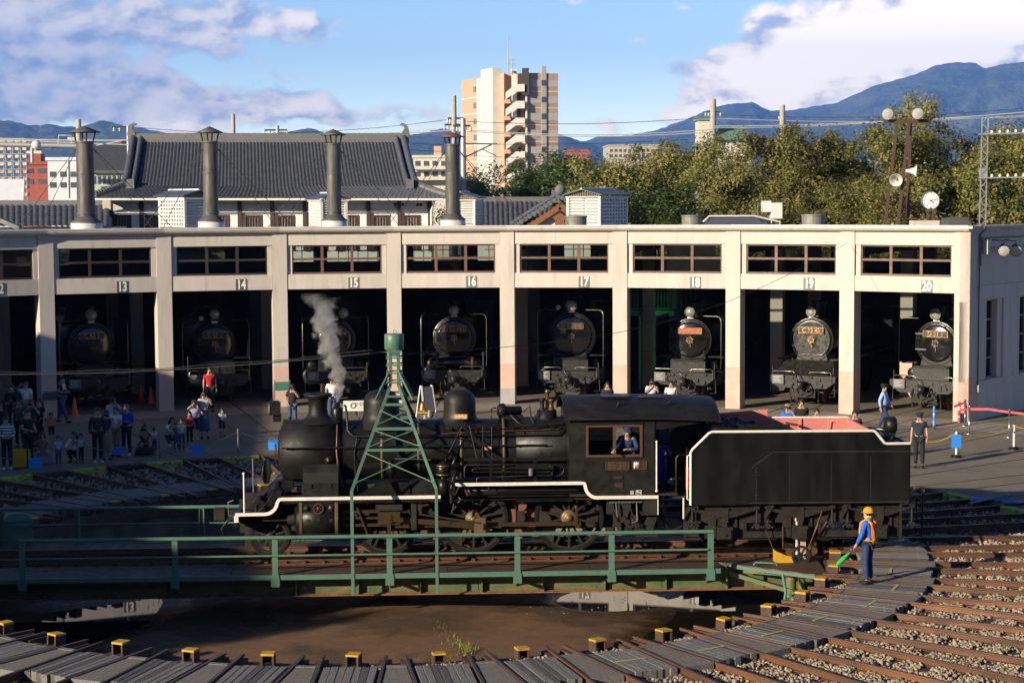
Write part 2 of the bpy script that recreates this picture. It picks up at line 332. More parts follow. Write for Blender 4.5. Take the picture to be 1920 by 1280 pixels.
# weeds growing in the crack of the pit floor
def weeds():
 mb = MB(); P = [on_z(x, y, -1.27) for x, y in ((750, 1140), (790, 1152), (815, 1172), (845, 1195), (868, 1215), (880, 1226))]
 for i in range(520):
  t = random.random() ** 0.8 * 4.999; k = int(t); p = P[k].lerp(P[k + 1], t - k) + Vector((random.gauss(0, 0.10), random.gauss(0, 0.10), 0))
  h = random.uniform(0.02, 0.10) * (1.7 if t > 3.8 else 1); a = random.uniform(0, 6.28); d = Vector((cos(a), sin(a), 0)) * 0.012
  tip = p + Vector((random.gauss(0, 0.04), random.gauss(0, 0.04), h)); p.z -= 0.02
  mb.add([p - d, p + d, tip], [(0, 1, 2)])
 return mb
tag(weeds().build('pit_weeds', M('dry_green_weeds', (0.12, 0.14, 0.02), (0.22, 0.18, 0.05), rough=0.8, scale=5)), 'sparse yellow-green weeds growing along a crack in the pit floor', 'weeds', kind='stuff')
# apron, kerb
TH0, TH1 = -80, 84
struct(ring_sheet(0, 0, TH0, TH1, -0.012, 110, [16.86, 20, 24, 28.3]).build('apron_pavement', m_asphalt))
struct(ring_sheet(0, 0, TH0, TH1, -0.007, 110, [28.3, 29.4, 30.9]).build('concrete_strip', m_apron_conc))
struct(ring_sheet(0, 0, TH0, TH1, -0.012, 110, [30.9, 36, 44, 55]).build('stall_floor', m_asphalt))
ker = bpy.data.objects.new('kerb', None); COL.objects.link(ker); struct(ker)
def kerb_piece(t0, t1):
 mb = MB(); n = 6; pr = [(16.62, -0.25), (16.62, -0.02), (16.65, 0.0), (16.86, 0.0), (16.86, -0.25)]
 vs = [polar(r, t0 + (t1 - t0) * i / n, z) for i in range(n + 1) for r, z in pr]
 fs = [(i * 5 + j, i * 5 + j + 1, (i + 1) * 5 + j + 1, (i + 1) * 5 + j) for i in range(n) for j in range(4)] + [(0, 1, 2, 3, 4), tuple(n * 5 + j for j in (4, 3, 2, 1, 0))]
 return mb.add(vs, fs)
ths = sorted(FAR_TH + RIGHT_TH)
for a, b in zip(ths[:-1], ths[1:]):
 off = degrees(0.66 / 16.7)
 kerb_piece(a + off, b - off).build('kerb_stone', m_kerb, ker)
 kerb_piece(a - off + 0.45, a + off - 0.45).build('kerb_stone', m_rimsteel, ker)
# ---- rails, sleepers, planks
RAILP = [(-0.06, -0.15), (0.06, -0.15), (0.06, -0.138), (0.012, -0.122), (0.010, -0.045), (0.033, -0.034), (0.033, -0.006), (0.024, 0.0), (-0.024, 0.0), (-0.033, -0.006), (-0.033, -0.034), (-0.010, -0.045), (-0.012, -0.122), (-0.06, -0.138)]
def rail_mesh(x0, x1, y):
 mb = MB(); n = len(RAILP)
 mb.prism(RAILP, (0, y, 0), (0, 1, 0), (0, 0, 1), (1, 0, 0), x0, x1)
 me = mb.mesh('rail'); me.materials.append(m_rail); me.materials.append(m_railtop)
 for p in me.polygons:
  if p.normal.z > 0.9 and p.center.z > -0.004: p.material_index = 1
 return me
RAIL = {}
def rails(par, x0, x1):
 for s in (-1, 1):
  k = (x0, x1, s)
  if k not in RAIL: RAIL[k] = rail_mesh(x0, x1, 0.56 * s)
  inst('rail', RAIL[k], par)
def me_of(mb, name, *mats):
 me = mb.mesh(name)
 for m in mats: me.materials.append(m)
 return me
SLP = [me_of(MB().box(-0.11, 0.11, -0.5, 0.5, -0.30, -0.148), 'sleeper', m_sleeper), me_of(MB().box(-0.10, 0.12, -0.5, 0.5, -0.30, -0.146), 'sleeper', m_plank2)]
def plank_me(mat, L):
 mb = MB(); w = 0.064; c = 0.008
 mb.prism([(-w, -0.17), (w, -0.17), (w, -c), (w - c, 0), (-w + c, 0), (-w, -c)], (0, 0, 0), (0, 1, 0), (0, 0, 1), (1, 0, 0), -L / 2, L / 2)
 for x in (-L / 2 + 0.22, L / 2 - 0.22): mb.box(x - 0.018, x + 0.018, -0.012, 0.012, 0.0, 0.006)
 return me_of(mb, 'plank', mat)
PLK = [plank_me(m, L) for m in (m_plank, m_plank, m_plank2) for L in (1.52, 1.58, 1.48)]
mb = MB().box(-0.12, 0.12, -0.13, 0.13, 0.06, 0.10)
BLK_TOP = me_of(mb, 'stop_cap', m_yellow)
mb = MB().box(-0.12, 0.12, -0.13, -0.095, -0.16, 0.06).box(-0.12, 0.12, 0.095, 0.13, -0.16, 0.06).box(-0.12, -0.03, -0.095, 0.095, -0.10, 0.05).box(-0.2, 0.2, -0.24, 0.24, -0.175, -0.15)
BLK = me_of(mb, 'stop_block', m_rimsteel)
for y in (-0.13, 0.13): pass
BASE = me_of(MB().box(9.99, 10.62, -0.16, 0.16, -0.172, -0.148).box(10.05, 10.5, -0.11, -0.03, -0.15, -0.06).box(10.05, 10.5, 0.03, 0.11, -0.15, -0.06), 'rail_chair', m_rimsteel)
CROSS = me_of(MB().box(10.36, 10.56, -0.75, 0.75, -0.166, -0.120), 'cross_girder', m_rimsteel)
def pad_me():
 hw = lambda r: r * tan(radians(DL / 2)) - 0.56 - 0.055
 def q(r0, r1, z0, z1, ins=0.0):
  return [(r0, -hw(r0) + ins, z0), (r1, -hw(r1) + ins, z0), (r1, hw(r1) - ins, z0), (r0, hw(r0) - ins, z0)], [(r0, -hw(r0) + ins, z1), (r1, -hw(r1) + ins, z1), (r1, hw(r1) - ins, z1), (r0, hw(r0) - ins, z1)]
 a = MB(); a.hexa(*q(10.80, 12.22, -0.2, -0.018)); e = MB(); e.hexa(*q(10.68, 10.795, -0.2, -0.006)); e2 = MB(); e2.hexa(*q(12.225, 12.38, -0.2, -0.006))
 return me_of(a, 'filler_slab', m_filler), me_of(e, 'edge_timber', m_plank), me_of(e2, 'edge_timber', m_plank)
PAD = pad_me()
m_yline = M('faded_yellow_line', (0.55, 0.46, 0.06), (0.3, 0.26, 0.12), rough=0.8, scale=12)
YL = me_of(MB().box(11.52, 11.58, -0.30, 0.30, -0.0045, -0.0015), 'yellow_mark', m_yline)
def track(th, r_end, sl_end, pad=True, planks=True, mark=False, name='radial_track'):
 e = bpy.data.objects.new(name, None); COL.objects.link(e); e.rotation_euler = (0, 0, radians(90 - th)); struct(e)
 rails(e, 10.0, r_end)
 r = 12.72
 while r < sl_end:
  L = min(2.1, 2 * r * tan(radians(DL / 2)) - 0.06); o = inst('sleeper', SLP[random.random() < 0.15], e, Matrix.Translation((r + random.uniform(-0.05, 0.05), random.uniform(-0.03, 0.03), random.uniform(-0.006, 0.0))) @ Matrix.Rotation(random.gauss(0, 0.015), 4, 'Z') @ Matrix.Diagonal((random.uniform(0.9, 1.15), L, 1, 1)))
  r += 0.64
 if planks:
  for j in range(7):
   y = -0.405 + j * 0.135
   inst('plank', random.choice(PLK), e, Matrix.Translation((11.52 + random.uniform(-0.03, 0.03), y, -0.008 + random.uniform(-0.008, 0.002))) @ Matrix.Rotation(random.gauss(0, 0.004), 4, 'Z'))
 if mark: inst('yellow_mark', YL, e, Matrix.Translation((random.uniform(-.2, .2), 0, 0.0)))
 for s in (-1, 1): inst('rail_chair', BASE, e, Matrix.Translation((0, 0.56 * s, 0)))
 inst('cross_girder', CROSS, e)
 b = inst('stop_block', BLK, e, Matrix.Translation((10.22 + random.gauss(0, .03), random.gauss(0, .02), 0)) @ Matrix.Rotation(random.gauss(0, 0.09), 4, 'Z') @ Matrix.Rotation(random.gauss(0, .03), 4, 'Y') @ Matrix.Diagonal((random.uniform(.85, 1.05), random.uniform(.85, 1.0), random.uniform(.85, 1.05), 1))); inst('stop_cap', BLK_TOP, b)
 if pad:
  p = [inst(n, me, e, Matrix.Rotation(radians(-DL / 2), 4, 'Z')) for n, me in (('filler_slab', PAD[0]), ('edge_timber', PAD[1]), ('edge_timber', PAD[2]))]
 return e
for i, th in enumerate(NEAR_TH): track(th, 27.0, 24.0 if 85 < th < 150 else 15.0, mark=th < 165 and i % 2 == 0 or 110 < th < 150)
for th in FAR_TH: track(th, 46.0, 16.4)
for th in RIGHT_TH: track(th, 30.0, 16.4)
# ---- ballast stones
def stones(n, sampler, size, seed):
 rg = np.random.default_rng(seed); t = 1.0
 V = np.array([(1, 0, 0), (-1, 0, 0), (0, 1, 0), (0, -1, 0), (0, 0, 1), (0, 0, -1), (.62, .62, .55), (-.62, -.62, -.55)], float)
 Fc = np.array([(0, 2, 6), (2, 4, 6), (4, 0, 6), (2, 1, 4), (1, 3, 4), (3, 0, 4), (0, 3, 5), (2, 0, 5), (1, 2, 5), (1, 5, 7), (5, 3, 7), (3, 1, 7)])
 P = sampler(rg, n); n = len(P)
 q = rg.normal(size=(n, 4)); q /= np.linalg.norm(q, axis=1)[:, None]; w_, x, y, z = q.T
 R = np.stack([1 - 2 * (y * y + z * z), 2 * (x * y - z * w_), 2 * (x * z + y * w_), 2 * (x * y + z * w_), 1 - 2 * (x * x + z * z), 2 * (y * z - x * w_), 2 * (x * z - y * w_), 2 * (y * z + x * w_), 1 - 2 * (x * x + y * y)], -1).reshape(n, 3, 3)
 sc = rg.uniform(0.7, 1.5, (n, 1, 1)) * size * rg.uniform(0.65, 1.15, (n, 1, 3))
 jit = rg.uniform(0.8, 1.2, (n, 8, 1))
 vv = np.einsum('nij,nkj->nki', R, V[None] * jit * sc) + P[:, None, :]
 ff = (Fc[None] + (np.arange(n) * 8)[:, None, None]).reshape(-1, 3)
 me = bpy.data.meshes.new('ballast_stones'); me.vertices.add(n * 8); me.vertices.foreach_set('co', vv.reshape(-1).astype(np.float32))
 me.loops.add(len(ff) * 3); me.loops.foreach_set('vertex_index', ff.reshape(-1).astype(np.int32)); me.polygons.add(len(ff)); me.polygons.foreach_set('loop_start', np.arange(0, len(ff) * 3, 3, dtype=np.int32))
 me.update(calc_edges=True)
 at = me.attributes.new('tint', 'FLOAT', 'FACE'); at.data.foreach_set('value', np.repeat(rg.uniform(0, 1, n), 12).astype(np.float32))
 return me
def stone_mat():
 m = bpy.data.materials.new('mixed_ballast_stone'); m.use_nodes = True; nt = m.node_tree; N = nt.nodes.new; L = nt.links.new; b = nt.nodes['Principled BSDF']; b.inputs['Roughness'].default_value = 0.85
 a = N('ShaderNodeAttribute'); a.attribute_name = 'tint'; r = N('ShaderNodeValToRGB'); L(a.outputs['Fac'], r.inputs[0]); e = r.color_ramp.elements
 e[0].position = 0; e[0].color = (0.24, 0.19, 0.135, 1); e[1].position = 1; e[1].color = (0.46, 0.39, 0.29, 1)
 for p, c in ((0.25, (0.36, 0.26, 0.15, 1)), (0.5, (0.21, 0.185, 0.155, 1)), (0.7, (0.40, 0.29, 0.175, 1)), (0.85, (0.29, 0.25, 0.20, 1))):
  x = e.new(p); x.color = c
 L(r.outputs[0], b.inputs['Base Color']); return m
m_stone = stone_mat()
ALLTH = np.array(sorted([t % 360 for t in FAR_TH + RIGHT_TH + NEAR_TH]))
def sampler(x0, x1, y0, y1, rmin, rmax, thlo=None, thhi=None, crib=True):
 def f(rg, n):
  P = np.stack([rg.uniform(x0, x1, n), rg.uniform(y0, y1, n)], -1); r = np.hypot(P[:, 0], P[:, 1]); th = np.degrees(np.arctan2(P[:, 0], P[:, 1])) % 360
  k = (r > rmin) & (r < rmax)
  if thlo is not None: k &= (((th + 180) % 360 - 180) > thlo) & (((th + 180) % 360 - 180) < thhi)
  d = np.min(np.abs((th[:, None] - ALLTH[None] + 180) % 360 - 180), 1); lat = r * np.radians(d)
  k &= (np.abs(lat - 0.56) > 0.055)
  k &= ~((r > 10.6) & (r < 12.42))
  heap = np.clip(np.sin(P[:, 0] * 3.1 + 1.3) * np.sin(P[:, 1] * 2.7) * 0.02, -0.02, 0.02)
  on_sl = (np.abs(((r - 12.72 + 0.32) % 0.64) - 0.32) < 0.13) & (r > 12.5) & (lat < 0.95)
  k &= ~(on_sl & (rg.uniform(size=n) < 0.93))
  z = -0.160 + heap + rg.uniform(-0.02, 0.04, n)
  return np.concatenate([P, z[:, None]], 1)[k]
 return f
def stone_obj(name, label, n, smp, size, seed):
 me = stones(n, smp, size, seed); me.materials.append(m_stone); o = bpy.data.objects.new(name, me); COL.objects.link(o); return tag(o, label, 'ballast', kind='stuff')
stone_obj('ballast', 'loose tan and grey ballast stones between the sunlit rails beside the walkway planks', 300000, sampler(-1.5, 19.5, -13.0, 1.6, 10.3, 26, 82, 260), 0.036, 5)
stone_obj('ballast', 'loose tan ballast stones beside the planks at the shaded end of the pit rim', 30000, sampler(-9.5, -1.5, -13.5, -6.0, 10.3, 16, 82, 260), 0.036, 15)
def pit_smp(rg, n):
 a = rg.uniform(0, 2 * pi, n); r = 6.0 * np.sqrt(rg.uniform(0, 1, n)); x, y = r * np.cos(a), r * np.sin(a); return np.stack([x, y, -1.225 - 0.165 * (np.maximum(0, r - 1.2) / 8.9) ** 1.1 - 0.012], -1)
me_ = stones(500, pit_smp, 0.015, 9); me_.materials.append(m_stone); o_ = bpy.data.objects.new('pit_debris', me_); COL.objects.link(o_); tag(o_, 'scattered pebbles and crumbs on the brown pit floor', 'debris', kind='stuff')
stone_obj('ballast', 'dark shaded ballast stones between the far rails inside the yellow kerb', 30000, sampler(-17, 17, 2, 17, 10.6, 16.6, -75, 81), 0.050, 6)
# ================================================================== TURNTABLE
tt = thing('turntable', 'green railed steel turntable bridge carrying the black steam locomotive', 'turntable', (0, 0, 0), PHI)
for s in (-1, 1):
 y = 1.5 * s
 MB().box(-9.75, 9.75, y - 0.012, y + 0.012, -0.70, -0.16).build('girder_web', m_girder, tt)
 fl = MB().box(-9.75, 9.75, y - 0.16, y + 0.16, -0.725, -0.70); fl.box(-9.75, 9.75, y - 0.075, y + 0.075, -0.7, -0.685)
 fo = fl.build('girder_flange', m_rustflange, tt)
 rv = MB()
 if s < 0:
  rv.rivets((-9.6, y - 0.013, -0.64), (9.6, y - 0.013, -0.64), (0, -1, 0), 0.115, 0.022); rv.rivets((-9.6, y - 0.12, -0.70), (9.6, y - 0.12, -0.70), (0, 0, 1), 0.115, 0.02)
  rv.build('rivet_rows', m_rustflange, tt)['kind'] = 'stuff'
 for i in range(14):
  x = -9.0 + i * 1.385
  sb = MB().box(x - 0.012, x + 0.012, y + 0.012 if s > 0 else y - 0.16, y + 0.16 if s > 0 else y - 0.012, -0.70, -0.19); sb.box(x - 0.05, x + 0.05, y - 0.018 if s < 0 else y + 0.012, y - 0.0121 if s < 0 else y + 0.018, -0.70, -0.19)
  sb.build('girder_stiffener', m_girder, tt)
 for i in range(13):
  if (i * 7 + (s > 0)) % 3 == 0: continue
  x = -9.0 + i * 1.385
  MB().box(x + 0.06, x + 1.3, y - 0.026, y - 0.0125, -0.69, -0.50).build('web_patch_plate', m_girder, tt)
for i in range(13):
 x = -9.2 + i * 1.53; MB().box(x - 0.08, x + 0.08, -1.488, 1.488, -0.55, -0.2).build('cross_beam', m_girder, tt)
# deck plates
xs = [-9.9, -8.3, -6.7, -5.1, -3.5, -1.9, -0.3, 1.3, 2.9, 4.5, 6.1, 7.45]
for a, b in zip(xs[:-1], xs[1:]):
 for y0, y1 in ((-2.06, -0.98), (0.98, 2.06)):
  MB().box(a + 0.006, b - 0.006, y0, y1, -0.175, -0.155 + random.uniform(-0.002, 0.002)).build('deck_plate', m_tread, tt)
 MB().box(a + 0.006, b - 0.006, -0.44, 0.44, -0.175, -0.158).build('deck_plate', m_tread, tt)
MB().box(-9.95, 9.95, -0.975, -0.62, -0.19, -0.165).box(-9.95, 9.95, 0.62, 0.975, -0.19, -0.165).build('rail_bearer_plates', m_rustflange, tt)
for a, b, s in ((-9.95, 7.4, -1), (-9.95, 7.4, 1)):
 y = 2.06 * s
 MB().box(a, b, min(y, y + 0.05 * s), max(y, y + 0.05 * s), -0.25, -0.14).build('deck_edge_angle', m_greenpaint, tt)
for s in (-1, 1): inst('rail', rail_mesh(-9.93, 9.93, 0.56 * s), tt)
for s in (-1, 1):
 clips = MB()
 for i in range(46):
  x = -9.7 + i * 0.43; clips.box(x - 0.04, x + 0.04, 0.56 * s - 0.16, 0.56 * s - 0.06, -0.163, -0.11).box(x - 0.04, x + 0.04, 0.56 * s + 0.06, 0.56 * s + 0.16, -0.163, -0.11)
 clips.build('rail_clips', m_rimsteel, tt)['kind'] = 'stuff'
# hand rails
near_posts = [S(p, 1010, 2.12)[0] for p in (40, 327, 515, 730, 970, 1147, 1333)]
def handrail(s, posts, x0, x1):
 y = 2.12 * s
 MB().tube([(x0, y, 0.70), (x1, y, 0.70)], 0.045, 10).build('top_rail', m_greenpaint, tt)
 MB().tube([(x0 + 0.12, y + 0.03 * s, 0.30), (x1 - 0.1, y + 0.03 * s, 0.30)], 0.026, 8).build('mid_rail', m_greenpaint, tt)
 for x in posts:
  p = MB(); p.box(x - 0.062, x + 0.062, y - 0.012, y + 0.012, -0.22, 0.66); p.box(x - 0.062, x - 0.05, y + 0.012 if s < 0 else y - 0.075, y + 0.075 if s < 0 else y - 0.012, -0.2, 0.66); p.box(x + 0.05, x + 0.062, y + 0.012 if s < 0 else y - 0.075, y + 0.075 if s < 0 else y - 0.012, -0.2, 0.66)
  p.prism([(-0.062, -0.10), (0.062, -0.10), (0.095, -0.22), (0.095, -0.40), (-0.095, -0.40), (-0.095, -0.22)], (x, y, 0), (1, 0, 0), (0, 0, 1), (0, 1, 0), -0.014 + 0.0, 0.0135)
  p.box(x - 0.09, x + 0.09, min(y, y - 0.5 * s), max(y, y - 0.5 * s), -0.41, -0.39)
  for dz in (0.58, 0.52, -0.14, -0.20):
   for dx in (-0.03, 0.03): p.rivet((x + dx, y + 0.013 * s, dz), (0, s, 0), 0.014)
  p.build('rail_post', m_greenpaint, tt)
  MB().prism([(0, -0.2), (0.55, -0.2), (0, -0.6)], (x, -1.52 if s < 0 else 1.52, 0), (0, s, 0), (0, 0, 1), (1, 0, 0), -0.012, 0.012).build('deck_bracket', m_girder, tt)
handrail(-1, near_posts, near_posts[0] - 0.07, near_posts[-1] + 0.05)
handrail(1, [-9.4, -7.6, -4.6, -2.2, 0.4, 3.0, 5.4, 7.3], -9.5, 7.4)
# control platform at the right-hand end
pts = [(7.45, -1.30), (9.36, -2.86), (9.62, -2.86), (9.74, -1.7), (9.74, -0.78), (7.45, -0.78)]
MB().prism(pts, (0, 0, 0), (1, 0, 0), (0, 1, 0), (0, 0, 1), -0.178, -0.152).build('control_platform', m_tread, tt)
ed = MB(); q = pts[:4]
for a, b in zip(q[:-1], q[1:]): ed.bar((a[0], a[1], -0.215), (b[0], b[1], -0.215), 0.03, 0.075)
ed.build('platform_edge', m_greenpaint, tt)
uf = MB(); uf.bar((7.6, -1.55, -0.33), (9.3, -2.3, -0.75), 0.09, 0.09).bar((8.4, -1.5, -0.28), (8.4, -1.5, -0.7), 0.2, 0.12).bar((8.0, -1.7, -0.27), (9.5, -2.5, -0.27), 0.10, 0.10).cyl((9.0, -2.0, -0.25), (9.0, -2.0, -0.9), 0.12).cyl((9.2, -2.2, -0.25), (9.2, -2.2, -0.8), 0.08)
uf.bar((9.3, -1.4, -0.3), (9.3, -2.6, -0.3), 0.12, 0.14).build('platform_underframe', m_girder, tt)
dm = MB(); dm.cyl((8.95, -2.35, -0.86), (9.55, -2.0, -0.86), 0.24, n=18); dm.cyl((8.88, -2.39, -0.86), (8.95, -2.35, -0.86), 0.18, n=18); dm.box(8.9, 9.3, -2.3, -1.9, -1.02, -0.8)
for k in range(6):
 a = k * pi / 3; dm.bar(Vector((8.9, -2.4, -0.86)), Vector((8.9, -2.4, -0.86)) + Vector((sin(a) * 0.12, -cos(a) * .2 * 0.5, cos(a) * 0.22)), 0.05, 0.04)
dm.build('drive_motor', M('green_motor_paint', (0.11, 0.2, 0.10), (0.05, 0.08, 0.045), rough=0.5, scale=6, lo=.45, hi=.6), tt)
mw = MB(); mw.lathe((9.05, -2.72, -1.12), (0.55, -0.85, 0), [(-.05, 0.1), (-.05, 0.30), (.05, 0.30), (.05, .1)], 24, smooth=False); mw.build('drive_wheel', m_rail, tt)
MB().tube([(8.7, -2.6, -0.2), (8.72, -2.85, -0.55), (8.65, -2.95, -0.9), (8.6, -3.0, -1.1)], 0.035, 8).build('sand_pipe', m_greenpaint, tt)
# control levers and box
yb = MB(); yb.prism([(-0.2, 0), (0.2, 0), (0.2, 0.13), (0.05, 0.16), (-0.2, 0.27)], (8.95, -1.35, -0.152), (1, 0, 0), (0, 0, 1), (0, 1, 0), -0.16, 0.16)
yb.build('control_box', m_yellow, tt)
wb = MB(); wb.wheel_ring((9.32, -1.55, 0.02), (0.2, -0.98, 0), 0.17, 0.225, 0.05, 22)
for k in range(3):
 a = k * pi / 3; d = Vector((0.98 * cos(a), 0.2 * cos(a), sin(a))) * 0.19; c = Vector((9.32, -1.55, 0.02)); wb.bar(c - d, c + d, 0.03, 0.04)
wb.build('hand_wheel', M('black_iron', (0.02, 0.019, 0.018), (0.035, 0.03, 0.027), rough=0.5, scale=8), tt)
for p, q_, r in (((8.75, -1.2, 0.1), (8.55, -1.25, 0.62), 0.012), ((8.98, -1.2, 0.1), (8.96, -1.2, 0.62), 0.014), ((9.5, -1.2, -0.1), (9.85, -1.3, 0.98), 0.018), ((9.5, -1.15, -0.1), (10.0, -1.15, 0.72), 0.016), ((9.45, -1.25, -0.1), (9.75, -1.35, 0.68), 0.014)):
 MB().tube([p, q_], [r, r * 0.8], 6).build('control_lever', m_rail, tt)
mpale = M('pale_pink_paint', (0.55, 0.36, 0.30), (0.42, 0.27, 0.22), rough=0.6, scale=8)
MB().box(9.40, 9.52, -1.12, -1.0, -0.15, 0.62).build('lever_quadrant', mpale, tt)
MB().cyl((9.32, -1.1, -0.15), (9.32, -1.1, 0.74), 0.035).sphere((9.32, -1.1, 0.76), 0.06, 8, 6).build('lever_post', M('grey_white_paint', (0.5, 0.48, 0.44), (0.35, 0.33, 0.3), scale=9), tt)
MB().tube([(8.2, -1.75, -0.15), (8.25, -1.75, -0.09), (8.7, -1.85, -0.09), (8.72, -1.85, -0.15)], 0.025, 8).build('grab_handle', m_greenpaint, tt)
# tread pivot in the pit
pv = thing('pivot_base', 'round concrete pivot footing under the middle of the turntable', 'footing', (0.06, 0.0, -1.25))
MB().lathe((0, 0, 0), (0, 0, 1), [(-0.3, 0.75), (0.03, 0.75), (0.09, 0.68), (0.09, 0.01)], 28).build('footing_disc', M('pale_footing_concrete', (0.36, 0.29, 0.2), (0.24, 0.19, 0.13), rough=0.85, scale=5, bump=.4), pv)
MB().lathe((0, 0, 0.09), (0, 0, 1), [(0, 0.35), (0.2, 0.3), (0.62, 0.25)], 20).build('pivot_casting', m_rimsteel, pv)
# ================================================================== COLLECTOR TOWER
ct = thing('collector_tower', 'tall green steel lattice tower with a drum on top astride the locomotive', 'tower', (0, 0, 0), PHI)
UC = 0.14
def tower_side(s):
 def P(dx, z):
  f = 0 if z < 1.72 else min(1, (z - 1.72) / (3.85 - 1.72)); return Vector((UC + dx, s * (2.12 - f * 1.84), z))
 def hw(z): return 0.93 if z < 1.72 else max(0.09, 0.93 - (z - 1.72) / (3.85 - 1.72) * 0.84)
 for d in (-1, 1):
  lg = MB()
  for a, b in ((-0.62, 1.72), (1.72, 3.85), (3.85, 4.68)):
   pa, pb = P(d * hw(a + 1e-4), a + 1e-4 if a == 1.72 else a), P(d * hw(b - 1e-4), b)
   lg.bar(pa, pb, 0.065, 0.02, (0, 1, 0)); off = Vector((d * 0.03, s * -0.035, 0)); lg.bar(pa + off, pb + off, 0.016, 0.07, (0, 1, 0))
   n = int((pb - pa).length / 0.16)
  for z in (1.3, 1.37, 1.44, 1.51, 1.86, 2.45, 2.52, 3.0, 3.3, 3.7): lg.rivet(P(d * hw(z), z) + Vector((0, s * 0.012, 0)), (0, s, 0), 0.02)
  lg.build('tower_leg', m_greenpaint, ct)
 zs = [(2.52, 0.05), (2.95, 0.055), (3.45, 0.05), (3.62, 0.04)]
 for z, h in zs: MB().bar(P(-hw(z), z), P(hw(z), z), 0.02, h * 1.2, (0, 0, 1)).build('tower_crossbar', m_greenpaint, ct)
 for z0, z1 in ((1.86, 2.46), (2.58, 2.92), (3.02, 3.32)):
  for d in (-1, 1): MB().bar(P(d * hw(z0), z0) + Vector((0, s * .012 * d, 0)), P(-d * hw(z1), z1) + Vector((0, s * .012 * d, 0)), 0.02, 0.045, (0, s, 0.3)).build('tower_brace', m_greenpaint, ct)
 for z in (3.9, 4.12, 4.30, 4.47, 4.60): MB().box(UC - 0.19, UC + 0.19, s * 0.30 - 0.02, s * 0.30 + 0.02, z, z + 0.035).build('cable_bracket', m_greenpaint, ct)
 for d in (-1, 1):
  MB().bar((UC + d * 0.09, s * 0.28, 4.2), (UC + d * 0.42, s * 0.55, 3.55), 0.03, 0.045).build('tower_strut', m_greenpaint, ct)
for s in (-1, 1): tower_side(s)
MB().lathe((UC, 0, 4.66), (0, 0, 1), [(0, 0.02), (0, 0.215), (0.01, 0.225), (0.34, 0.225), (0.36, 0.21), (0.37, 0.02)], 28).build('collector_drum', m_greenpaint, ct)
MB().wheel_ring((UC + 0.02, 0, 5.07), (0, 1, 0), 0.03, 0.042, 0.012, 14).build('lifting_ring', m_greenpaint, ct)
MB().box(UC - 0.1, UC + 0.1, -0.29, 0.29, 4.52, 4.68).build('top_plate', m_greenpaint, ct)
m_cable = M('black_cable', (0.012, 0.012, 0.013), rough=0.6)
cb = MB(); A = Vector((UC, 0, 4.62)); B = on_y(-40, 702, 12.0)
pts = [A.lerp(B, t / 24) - Vector((0, 0, 0.16 * sin(pi * t / 24))) for t in range(25)]
cb.tube(pts, 0.017, 6)
tag(cb.build('power_cable', m_cable), 'thick black cable sagging from the green tower across the left stalls', 'cable')
cb = MB(); pts2 = [p + Vector((0, 0, 0.06 + 0.02 * sin(i * 0.9))) for i, p in enumerate(pts)]; cb.tube(pts2[1:], 0.010, 5)
for i in range(1, 24, 2): cb.tube([pts[i], pts2[i]], 0.012, 5)
tag(cb.build('messenger_wire', m_cable), 'thin black messenger wire just above the thick black cable', 'wire')
cb = MB(); A = Vector((UC + .2, 0, 4.55)); B = on_plane(1590, 455, (sin(radians(28)), cos(radians(28)), 0), 30.3)
cb.tube([A.lerp(B, t / 16) - Vector((0, 0, 1.0 * sin(pi * t / 16))) for t in range(17)], 0.008, 5)
tag(cb.build('stay_wire', m_cable), 'thin dark wire slung from the green tower to the stall 19 corner', 'wire')
# ================================================================== ROUNDHOUSE
m_cream = M('cream_wall_paint', (0.560, 0.500, 0.440), (0.510, 0.455, 0.395), rough=0.75, scale=1.3, bump=0.3, bscale=9, c3=(0.38, 0.33, 0.285), s3=2.1, lo3=0.56, hi3=0.80, stretch=(1.8, 1.8, 0.22))
m_pink = M('pink_wall_paint', (0.60, 0.415, 0.335), (0.53, 0.36, 0.295), rough=0.75, scale=1.5, bump=0.12, bscale=16, c3=(0.45, 0.33, 0.28), s3=2.5, lo3=0.6, hi3=0.8)
m_greyband = M('grey_plinth_paint', (0.36, 0.34, 0.33), (0.30, 0.29, 0.285), rough=0.6, scale=4)
m_coping = M('white_coping_metal', (0.74, 0.72, 0.68), (0.66, 0.64, 0.60), rough=0.4, metal=0.2, scale=3)
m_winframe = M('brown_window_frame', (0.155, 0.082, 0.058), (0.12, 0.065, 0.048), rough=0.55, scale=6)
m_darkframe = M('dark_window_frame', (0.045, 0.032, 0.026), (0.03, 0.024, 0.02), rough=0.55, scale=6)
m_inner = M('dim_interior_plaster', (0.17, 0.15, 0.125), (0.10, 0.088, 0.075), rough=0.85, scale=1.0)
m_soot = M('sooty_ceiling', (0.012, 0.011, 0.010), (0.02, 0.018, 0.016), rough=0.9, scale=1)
m_roof = M('roundhouse_roofing', (0.16, 0.155, 0.15), (0.12, 0.118, 0.115), rough=0.9, scale=2)
